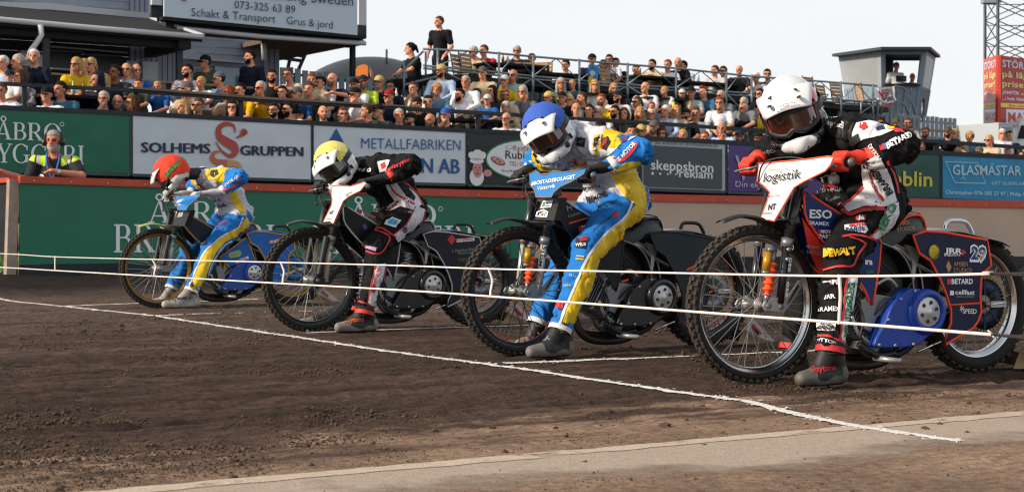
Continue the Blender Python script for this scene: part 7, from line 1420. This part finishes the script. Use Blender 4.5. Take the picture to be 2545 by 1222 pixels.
def shades(thin):
    a = MB()
    for sx in (-1, 1):
        if thin: a.tube([(sx * .034 + .024 * math.cos(t), -.098 - .006 * math.cos(t) * sx * -1, .002 + .017 * math.sin(t)) for t in np.linspace(0, 2 * math.pi, 13)[:-1]], .003, 5, M_SHADES, closed=True)
        else: a.prism([(sx * .034 + .027 * math.cos(t), .002 + .019 * math.sin(t)) for t in np.linspace(0, 2 * math.pi, 13)[:-1]], -.104, -.095, M_SHADES)
        a.tube([(sx * .060, -.096, .008), (sx * .084, .0, .006)], .004, 5, M_SHADES)
    a.box((0, -.101, .008), (.03, .006, .007), M_SHADES); o = a.build('sunglasses'); me = o.data; bpy.data.objects.remove(o); return me
HAIRM['shades'] = shades(False); HAIRM['glasses'] = shades(True)
_BM, _SM, _TM = {}, {}, {}; SKINC = S('#c88f72')
def clothes(pn, ti, long):
    if (pn, ti) not in _BM: _BM[pn, ti] = body_mesh(pn, ti)
    if (pn, long) not in _SM: _SM[pn, long] = shirt_mesh(pn, long)
    if pn not in _TM: _TM[pn] = trouser_mesh(pn)
    return _BM[pn, ti], _SM[pn, long], _TM[pn]
SHIRT = dict(W=('#dcdce0', 'white'), B=('#131316', 'black'), N=('#161d30', 'navy'), Y=('#d3ab17', 'yellow'), G=('#6d7076', 'grey'), D=('#2d2f32', 'dark grey'), L=('#a3b6d0', 'light blue'), T=('#37637a', 'teal'), O=('#454a36', 'olive'), R=('#b3282a', 'red'), C=('#bda88a', 'beige'), M=('#8fae9b', 'mint'), A=('#d2611f', 'orange'), U=('#24579a', 'blue'), K=('#b0b0ae', 'pale grey'), X=('#b5cf35', 'neon yellow'), E=('#5f7f99', 'denim'), P=('', 'pale patterned'), F=('', 'floral'), Q=('', 'dark patterned'), H=('', 'checked'), J=('', 'striped'), I=('', 'yellow and white'))
HAIRC = dict(d='#17120f', b='#4a3222', l='#a88657', g='#a5a19b', w='#c9c5be', r='#7c3f22', n='#6b5a4c')
HNAME = dict(d='dark-haired', b='brown-haired', l='blond', g='grey-haired', w='white-haired', r='red-haired', n='bald')
CAPC = dict(B=('#121214', 'black'), N=('#1a2334', 'navy'), G=('#55585c', 'grey'), W=('#c4c4c4', 'white'), R=('#8f1f24', 'red'), U=('#2358a8', 'blue'), O=('#4b4c38', 'camouflage'), C=('#b9a463', 'beige'))
SECT = [(322, 'green banner'), (774, 'red S emblem banner'), (1160, 'blue triangle banner'), (1500, 'pizza banner'), (1600, 'narrow dark banner'), (1803, 'slate grey sign'), (2130, 'purple banner'), (2337, 'dark green banner'), (3000, 'bright blue banner')]
ROWN = [26.95, 27.95, 28.85, 29.75, 30.65]; ROWNAME = ['front row', 'second row', 'third row', 'fourth row', 'back row']
used_labels = {}
def person(px, py, shirt, hair, fl='', long=False, n=None, yaw=None, pn=None, extra='', place=None, scale=None, label=None, trouser='#1c1d22'):
    global used_labels
    dep0 = depth_at(px, 27); dy = (yi(BT, px) - py) * dep0 / FPX; row = 0 if dy < .41 else 1 if dy < .68 else 2 if dy < .95 else 3 if dy < 1.24 else 4
    deck = n is not None and n > 30.7
    if n is None: n = ROWN[row]
    fem = 'f' in fl; kid = 'k' in fl
    if pn is None: pn = 'stand' if 'S' in fl else 'chin' if 'C' in fl else 'lean' if 'l' in fl else 'raise' if 'p' in fl else 'fem' if fem or kid else 'sit'
    ti = 0 if 't' in fl else 2 if 'r' in fl else random.choice((0, 1, 1, 0, 2)); bm, sm, tm = clothes(pn, ti, long); q = POSES[pn]
    sc = scale or ((.80 if kid else 1.0) * random.uniform(1.04, 1.12)); s_, z_ = sz(px, py, n); ry = R(random.gauss(-10, 12)) if yaw is None else R(yaw)
    hp = Matrix.Rotation(ry, 3, 'Z') @ q['head'] * sc; P = W(s_, n, z_) - hp
    o = bpy.data.objects.new('person', bm); COL.objects.link(o); o.location = P; o.rotation_euler = (0, 0, ry); o.scale = (sc,) * 3
    tone = random.choice(((1, 1, 1), (1.05, .97, .93), (.92, .88, .84), (1.08, 1.04, 1.0), (.85, .76, .70))); tone = (.45, .34, .28) if 'z' in fl else tone; o.color = (*(a * b for a, b in zip(tone, SKINC)), 1)
    def kid_obj(name, me, color=None, head=False, m=None):
        c = bpy.data.objects.new(name, me); COL.objects.link(c); c.parent = o
        if head: c.location = q['head']; c.rotation_euler = (0, 0, TURNS[ti])
        if color: c.color = (*S(color), 1)
        if m: c.material_slots[0].link = 'OBJECT'; c.material_slots[0].material = m
        return c
    kid_obj('shirt', sm, SHIRT[shirt][0] or '#888888', m=M_PAT.get(shirt)); kid_obj('trousers', tm, random.choice(('#1c1d22', '#20283a', '#2c2f36', '#4a4640')) if trouser == '#1c1d22' else trouser)
    hc = HAIRC.get(hair[0], '#2a211a'); nm = HNAME.get(hair[0], '')
    if hair[0] == 'c': kid_obj('cap', HAIRM['cap'], CAPC[hair[1]][0], True); hc = random.choice(('#3a2a1f', '#6d675f', '#241c17')); kid_obj('hair', HAIRM['thin'], hc, True)
    elif hair[0] == 'h': kid_obj('hood', HAIRM['hood'], SHIRT[shirt][0], True)
    elif hair[0] != 'n': kid_obj('hair', HAIRM[{'L': 'long', 'P': 'pony', 'C': 'curl', 'Q': 'quiff', 'T': 'thin'}.get(hair[1:2], 'long' if fem else 'short')], hc, True)
    if 's' in fl: kid_obj('sunglasses', HAIRM['shades'], None, True)
    if 'e' in fl: kid_obj('glasses', HAIRM['glasses'], None, True)
    if 'v' in fl: kid_obj('beard', HAIRM['beard'], hc, True)
    if 'm' in fl: kid_obj('beard', HAIRM['moust'], hc, True)
    if label is None:
        who = ('child' if kid else 'woman' if fem else 'man'); a = (HNAME[hair[0]] + ' ' if hair[0] in HNAME else '') + who
        if hair[0] == 'c': a = who + ' in ' + CAPC[hair[1]][1] + ' cap and'
        elif hair[0] == 'h': a = 'hooded ' + who + ' in'
        a = a + (' in ' if hair[0] not in 'ch' else ' ') + SHIRT[shirt][1] + (' top' if shirt in 'PFQHJ' or fem or kid else ' shirt') + (' and sunglasses' if 's' in fl else ' and glasses' if 'e' in fl else ' with beard' if 'v' in fl else ' with moustache' if 'm' in fl else '') + extra
        sec = next(nm_ for x, nm_ in SECT if px < x); loc = place or (('upper deck above the ' if deck else ROWNAME[row] + ' above the ') + sec); label = a + ', ' + loc
    for cut in (' with moustache', ' with beard', ' and glasses', ' and sunglasses'):
        if len(label.split()) > 16: label = label.replace(cut, '')
    if len(label.split()) > 15: label = label.replace('upper deck above the', 'deck above the').replace(' in camouflage cap and', ' in camouflage cap,')
    o['_lab'] = label; o['_px'] = px; tag(o, label, 'person', 'spectators in the stand'); used_labels.setdefault(label, []).append(o); return o
A_ = person
for t in '''7,157,L,w|44,154,B,g|84,141,N,w,S,1|189,161,Y,lL,fs|226,161,W,lP,fs,1|208,164,C,l,t|285,180,D,d,z|314,174,L,wT,e|23,190,W,cN,k|47,192,P,bL,ft,1|240,200,N,h,t,1|257,202,B,lL,f,1|115,236,W,cB,r|149,223,T,d,t|257,246,B,g,eC|292,255,B,n,sv|328,256,D,bL,fe|3,226,W,b,|
339,176,U,dT,s,1|343,210,O,b,k|391,217,U,l,kp|465,176,P,d,v,1|509,155,O,cB,sS|499,205,W,l,k|544,197,E,cG,s|621,142,N,d,vS|464,222,C,cG,|566,231,F,rL,f|597,225,Y,d,m|647,220,Y,g,sl|454,266,U,lL,ft|493,262,N,b,st,1|577,268,N,dL,fsC|
676,190,B,d,v|715,186,C,b,sl|701,230,B,d|736,234,U,cG|768,222,O,b,l|774,199,C,r|796,207,W,d,m|825,198,N,n,vl|880,212,W,cB|903,204,X,cN,v|942,205,N,cC,s,1|882,236,W,cB,sC|968,216,N,d,s,1|967,241,N,cR,s,1|680,274,A,d,sv|716,272,W,d,sv|744,287,B,cB,k|803,280,W,n,vr|853,284,J,b,sC|909,276,D,b,l|940,278,D,cB|
1027,220,I,b,C|1086,224,E,lC,f,1|1157,204,W,g,,1|1142,236,W,d,v|1184,236,C,bP,fs|1222,228,D,dL,f,1|1211,249,U,cW,k|1255,238,C,r,sv|1299,229,G,g,eC,1|1275,188,M,n,s|1199,182,C,cG,,1|1096,177,L,cC,v,1|1258,268,C,g,f|1258,296,W,n,el|992,288,W,g,r|1020,298,D,cB,v|1068,300,B,n,v|1107,287,B,cU,C|1038,259,B,cB|1064,254,D,d|1254,202,Y,cW|
1363,244,D,cC|1397,244,B,cB|1416,250,G,n,e|1446,244,D,b|1494,249,Y,r,v|1534,241,W,cN,v|1432,271,W,n,r|1464,275,W,d,t|1486,280,W,g,em|1527,278,D,d,sv|1551,283,B,bL,f|1583,254,B,bP,fs,1|1590,280,C,lL,f|1394,208,Q,g,fe|1422,210,T,l,k|1478,212,W,l,fe|1526,221,B,l,fs,1|
1603,218,W,n|1651,226,W,l,k|1695,234,C,cW,k|1718,232,K,cB,f|1748,229,T,rQ,t|1791,239,G,g,e|1788,256,W,r,e|1791,273,G,n,sv|1848,256,G,g|1847,270,B,g,s|1881,276,Y,d|1888,234,B,d,s|1620,265,G,r,k|1619,284,D,w,s|1654,276,L,w,t,1|1680,276,C,lL,f|1703,285,B,cB,v|1729,282,W,b,m,1|
1492,316,W,cB|1522,333,C,rL,f|1570,327,B,d,r|1593,327,D,cC,s|1625,316,O,cG,v,1|1645,333,D,bL,fe|1697,337,C,lP,f|1751,341,K,r|1793,320,L,n,r,1|1795,339,B,b|1838,341,B,cN,v|1885,345,B,cB,v|
2190,306,B,dL,fz|2227,308,D,cO,sv|2256,306,I,b,s|2262,327,R,r,s|2300,330,B,b,ve|2355,328,B,cO,vel|2373,334,C,l|2410,341,E,lC,f,1|2458,349,C,lP,fs|2491,333,W,w,eS|2509,338,D,d|2289,368,B,r,sv|2433,379,D,cG|2504,379,D,b,k'''.replace('\n', '').split('|'):
    if not t: continue
    f = t.split(','); A_(float(f[0]), float(f[1]), f[2], f[3], f[4] if len(f) > 4 else '', len(f) > 5)
for t in '''1176,130,C,g|1202,126,R,b,t,1|1285,128,N,g,s,1|1321,147,G,r|1405,163,W,d|1471,149,N,cB,|1499,163,H,b,v|1514,149,W,d,s|1530,158,B,d,s,1|1581,175,H,b|1620,161,C,d,v|1659,162,W,r|1685,156,B,n,,1|1697,165,K,d,v,1|1776,176,K,b|1797,178,B,d,s|1837,175,D,n|1879,193,I,w,s|1907,185,D,d,s|1985,225,C,b'''.split('|'):
    f = t.split(','); A_(float(f[0]), float(f[1]), f[2], f[3], f[4] if len(f) > 4 else '', len(f) > 5, n=31.3)
# staff on the deck, a raised arm behind the white helmet, and the two people in the control tower
A_(1091, 55, 'B', 'b', 'St', n=31.0, yaw=-25, scale=1.02, label='young man in black tee standing tall against the sky on the deck', trouser='#26292e')
A_(1019, 122, 'B', 'dP', 'ft', n=30.9, yaw=-60, label='woman with ponytail in black tee bending over at the deck stair', trouser='#15161a')
A_(2030, 262, 'D', 'cG', 'p', n=30.2, yaw=20, label='person half hidden behind the white helmet with raised arm')
for px, py, sh, hr, lb in ((2228, 166, 'W', 'cU', 'man in white tee and blue cap inside the control tower'), (2268, 192, 'D', 'n', 'head of a bald person low in the control tower window')):
    A_(px, py, sh, hr, 'S' if py < 180 else '', n=31.95, yaw=15, label=lb, scale=.92)
# vuvuzela
v_ = W(*((lambda q: (q[0], 28.6, q[1]))(sz(1674, 268, 28.6)))); a = MB(); a.tube([v_ + Vector((.03, 0, -.12)), v_, v_ + Vector((-.01, 0, .12))], [.012, .02, .05], 10, mat('horn_yellow', '#cfc42a', .45)); tag(a.build('horn'), 'bright yellow plastic horn held up by a blonde woman', 'horn')
# where two people read alike, say who stands beside them
everyone = sorted([o for l in used_labels.values() for o in l], key=lambda o: o['_px'])
def short(o): return o['_lab'].split(',')[0].replace(' and sunglasses', '').replace(' and glasses', '').replace(' with beard', '')
for lab, objs in used_labels.items():
    if len(objs) > 1:
        objs.sort(key=lambda o: o['_px'])
        for i, o in enumerate(objs): o['label'] = lab.split(',')[0] + ', ' + ('left' if i == 0 else 'right' if i == len(objs) - 1 else 'middle') + ' one, ' + lab.split(', ')[1]
for o in everyone:
    l = o['label'].replace('man in', 'man,') if len(o['label'].split()) > 16 else o['label']
    while len(l.split()) > 16 and ' the ' in l: l = l.replace(' the ', ' ', 1)
    o['label'] = l
    del o['_lab']; del o['_px']

# ------------------------------------------------------------------ track marshal leaning on the fence, with ear defenders and lanyard
MP_ = dict(head=(133, 352), n=20.82)
def marshal():
    s_, z_ = sz(133, 351, 20.84); Hd = W(s_, 20.84, z_); sc = 1.13; ry = R(4)
    J = {k: Vector(v) for k, v in dict(neck=(0, .05, -.17), ch=(0, .10, -.42), hip=(.0, .16, -.80), shL=(-.205, .06, -.235), shR=(.205, .06, -.235), elL=(-.27, .0, -.44), wrL=(-.50, -.17, -.355), elR=(.33, -.14, -.385), wrR=(.08, -.27, -.348)).items()}
    pr = head_prims((0, 0, 0), -.12) + [('cap', (0, .015, -.05), tuple(J['neck']), .057, .063), ('cap', tuple(J['neck'] + Vector((0, .02, -.05))), tuple(J['ch']), .10, .135), ('cap', tuple(J['ch']), tuple(J['hip']), .135, .14)]
    for s in 'LR': pr += [('cap', tuple(J['neck'] + Vector((0, .01, -.04))), tuple(J['sh' + s]), .07, .062), ('cap', tuple(J['sh' + s]), tuple(J['el' + s]), .056, .048), ('cap', tuple(J['el' + s]), tuple(J['wr' + s]), .047, .030)] + arm_hand(J['wr' + s], J['el' + s])
    for sx in (-.1, .1): pr += [('cap', tuple(J['hip'] + Vector((sx, 0, 0))), (sx, .14, -1.15), .09, .065), ('cap', (sx, .14, -1.15), (sx, .16, -1.52), .06, .045), ('cap', (sx, .16, -1.54), (sx, .04, -1.57), .045, .04)]
    V, F = sdf_mesh(pr, .0075, .013); me = np_mesh('person', V, F, M_SKIN); col_attr(me, face_paint(V, (0, 0, 0), -.12)); o = bpy.data.objects.new('person', me); COL.objects.link(o); o.location = Hd; o.rotation_euler = (0, 0, ry); o.scale = (sc,) * 3; o.color = (*S('#b9775c'), 1)
    tag(o, 'grey-haired marshal in black and neon polo with ear defenders leaning on the red rail', 'person')
    ps = [('cap', tuple(J['neck'] + Vector((0, .02, -.075))), tuple(J['ch']), .108, .158), ('cap', tuple(J['ch']), tuple(J['hip']), .158, .16), ('cap', tuple(J['ch'] + Vector((-.06, 0, .05))), tuple(J['ch'] + Vector((.06, 0, .05))), .13, .13)]
    for s in 'LR': ps += [('cap', tuple(J['neck'] + Vector((0, .01, -.055))), tuple(J['sh' + s]), .072, .075), ('cap', tuple(J['sh' + s]), tuple(J['sh' + s].lerp(J['el' + s], .78)), .075, .072)]
    V2, F2 = sdf_mesh(ps, .009, .035); me0 = np_mesh('t', V2, F2, None); N = normals(me0); bpy.data.meshes.remove(me0); ids = np.zeros(len(V2), int); best = np.full(len(V2), 9.)
    for i, p_ in enumerate(ps): d, _ = sd_cap(V2, *p_[1:5]); m = d < best; best[m] = d[m]; ids[m] = i
    x, z = np.abs(V2[:, 0]), V2[:, 2]; col = np.tile(np.array(S('#0e1018')), (len(V2), 1)); t_ = x * .8 - (z + .20) * .55; yk = (x > .085) & (z > -.315 + .40 * x); col[yk] = S('#b9d83c'); wh = yk & (np.abs(x - .17) < .020); col[wh] = S('#b9b0ae'); bl = yk & (np.abs(x - .195) < .010); col[bl] = S('#0e1018')
    me2 = np_mesh('shirt', wrinkle(V2, ids, None, ps, N, .011), F2, mat('polo_cloth', '#444444', .85, attr='col', bump=.4, bscale=30)); col_attr(me2, col); c = link_obj('shirt', me2, o)
    def kid(name, me, color=None, loc=None):
        c = link_obj(name, me, o); 
        if color: c.color = (*S(color), 1)
        c.rotation_euler = (0, 0, -.12); return c
    kid('hair', HAIRM['short'], '#8f8b86'); kid('beard', HAIRM['beard'], '#9a918a')
    tr = [('cap', tuple(J['hip'] + Vector((sx, 0, -.02))), (sx, .14, -1.15), .13, .08) for sx in (-.09, .09)] + [('cap', (sx, .14, -1.15), (sx, .16, -1.5), .08, .07) for sx in (-.1, .1)]
    V3, F3 = sdf_mesh(tr, .018, .03); kid('trousers', np_mesh('trousers', V3, F3, M_CLOTHP), '#17181c').rotation_euler = (0, 0, 0)
    a = MB(); a.tube(spline([(-.098, .0, .0), (-.088, .0, .08), (0, .0, .128), (.088, .0, .08), (.098, .0, .0)], 4), .010, 6, M_BLKM); e = a.build('ear_defenders', parent=o); e.rotation_euler = (0, 0, -.12)
    for sx in (-1, 1): b = MB(); b.lathe([(0, 0), (.040, 0), (.044, .012), (.042, .038), (.03, .046), (0, .048)], 16, mat('ear_cup', '#16251f', .4), Matrix.Translation((sx * .082, .005, -.012)) @ Matrix.Rotation(R(-90 * sx), 4, 'Z')); b.build('ear_cup', parent=e)
    a = MB(); lan = mat('lanyard_blue', '#1f6fc0', .6)
    for sx in (-1, 1): a.tube(spline([(sx * .072, .02, -.115), (sx * .070, -.055, -.20), (sx * .045, -.085, -.32), (0, -.092, -.42)], 4), .009, 4, lan)
    a.build('lanyard', parent=o); a = MB(); wv = J['wrR'].lerp(J['elR'], .12); ax = (J['wrR'] - J['elR']).normalized(); a.tube([wv - ax * .016, wv + ax * .016], .035, 14, mat('watch_steel', '#b5b5b5', .3, .8)); a.box(wv + Vector((.0, -.034, .01)), (.03, .012, .034), MATS['watch_steel']); a.build('watch', parent=o)
    sb = BVHTree.FromPolygons([Vector(v) for v in V2], [list(map(int, f)) for f in F2]); a = MB()
    def pr_(pts, m):
        vs = []
        for x_, z__ in pts:
            l, nr, _, _ = sb.ray_cast(Vector((x_, -1, z__)), Vector((0, 1, 0)))
            if l is None: return
            vs.append(l + Vector((0, -.008, 0)))
        a.add(vs, [tuple(range(len(vs)))], m)
    pr_([(-.13 + .035 * math.cos(t), -.395 + .030 * math.sin(t)) for t in np.linspace(0, 6.283, 13)[:-1]], M_WHITE); pr_([(-.13 + .02 * math.cos(t), -.395 + .016 * math.sin(t)) for t in np.linspace(0, 6.283, 11)[:-1]], mat('badge_gold', '#c98f2a', .6)); pr_([(.06, -.368), (.125, -.368), (.125, -.378), (.06, -.378)], M_WHITE)
    if a.v: a.build('badge', parent=c)
marshal()
# ------------------------------------------------------------------ start tapes: two white elastic tapes across the straight above the start line, tied together
def tape_pt(px, py):
    """the sight line of a photo pixel meets the upright plane over the start line"""
    a = (px - CXP) / FPX; Y = (-5.18 + 17.1 * .577) / (a + .577); return Vector((a * Y, Y, EYE - (py - HORIZ) / FPX * Y))
M_TAPE = mat('tape', '#d9d3cf', .7, nscale=9, namp=.14); M_ROPE = mat('elastic_rope', '#2e2724', .85, nscale=40, namp=.4)
TU = [(-260, 622), (0, 630), (137, 638), (400, 645), (697, 652), (1000, 660), (1215, 668), (1500, 674), (1800, 681), (2085, 686), (2300, 684), (2462, 680)]
TLo = [(-260, 651), (0, 664), (137, 672), (400, 687), (697, 704), (1000, 721), (1215, 736), (1500, 757), (1800, 780), (2085, 801), (2300, 818), (2465, 831)]
for pts, nm, lb in ((TU, 'upper', 'upper white start tape stretched across the straight in front of the riders'), (TLo, 'lower', 'lower white start tape stretched across the straight in front of the riders')):
    r = empty('start_tape', tape_pt(*pts[5]), 0, lb, 'tape', 'start tapes'); inv = Matrix.Translation(r.location).inverted()
    a = MB(); P = spline([tape_pt(*p) for p in pts], 6); hw = .0040 if nm == 'upper' else .0050
    rows = [[p + Vector((0, 0, hw)), p + Vector((0, -.002, 0)), p - Vector((0, 0, hw))] for p in P]; a.sheet(rows, M_TAPE); o = a.build('ribbon', parent=r, solid=.0015); o.matrix_parent_inverse = inv
    e = tape_pt(*pts[-1]); a = MB(); d = (tape_pt(*pts[-1]) - tape_pt(*pts[-2])).normalized()
    for k in range(2): a.tube([e + Vector((random.uniform(-.01, .01), 0, random.uniform(-.008, .008))), e + Vector((random.uniform(-.035, .01), -.01, random.uniform(-.016, .016)))], .003, 5, M_TAPE)
    o = a.build('knot', parent=r); o.matrix_parent_inverse = inv
    for dz in (.008, -.010):
        a = MB(); far_ = e + Vector((1.2, -2.08, .0)) * .42; a.tube([e, e.lerp(far_, .5) + Vector((0, 0, dz + (.006 if nm == 'upper' else -.004))), far_ + Vector((0, 0, dz * 1.5 + (.01 if nm == 'upper' else -.01)))], .0042, 6, M_ROPE); o = a.build('elastic_rope', parent=r); o.matrix_parent_inverse = inv
for x, j in ((137, 0), (377, .03), (697, .02), (1213, .02), (2085, .006)):
    yu, yl_ = yi(TU, x), yi(TLo, x); a, b = tape_pt(x, yu), tape_pt(x + (6 if j > .015 else 0), yl_); m = MB(); mid = a.lerp(b, .45) + Vector((j * .8, 0, 0)); rows = []
    for p in spline([a + Vector((0, -.004, .006)), a.lerp(b, .2) + Vector((j * .5, -.004, 0)), mid + Vector((0, -.004, 0)), a.lerp(b, .8) + Vector((j * .2, -.004, 0)), b + Vector((0, -.004, -.006))], 4): rows.append([p - Vector((.006, 0, 0)), p + Vector((.0, -.003, 0)), p + Vector((.006, 0, 0))])
    m.sheet(rows, M_TAPE); o = m.build('tape_tie', solid=.0015); tag(o, {137: 'short tape tie linking both tapes by the fence end', 377: 'twisted tape tie in front of the farthest front wheel', 697: 'twisted tape tie over the yellow capped rider\'s tyre', 1213: 'twisted tape tie in front of the blue capped rider\'s wheel', 2085: 'straight tape tie over the nearest rider\'s shin'}[x], 'tape tie', 'ties between the start tapes')
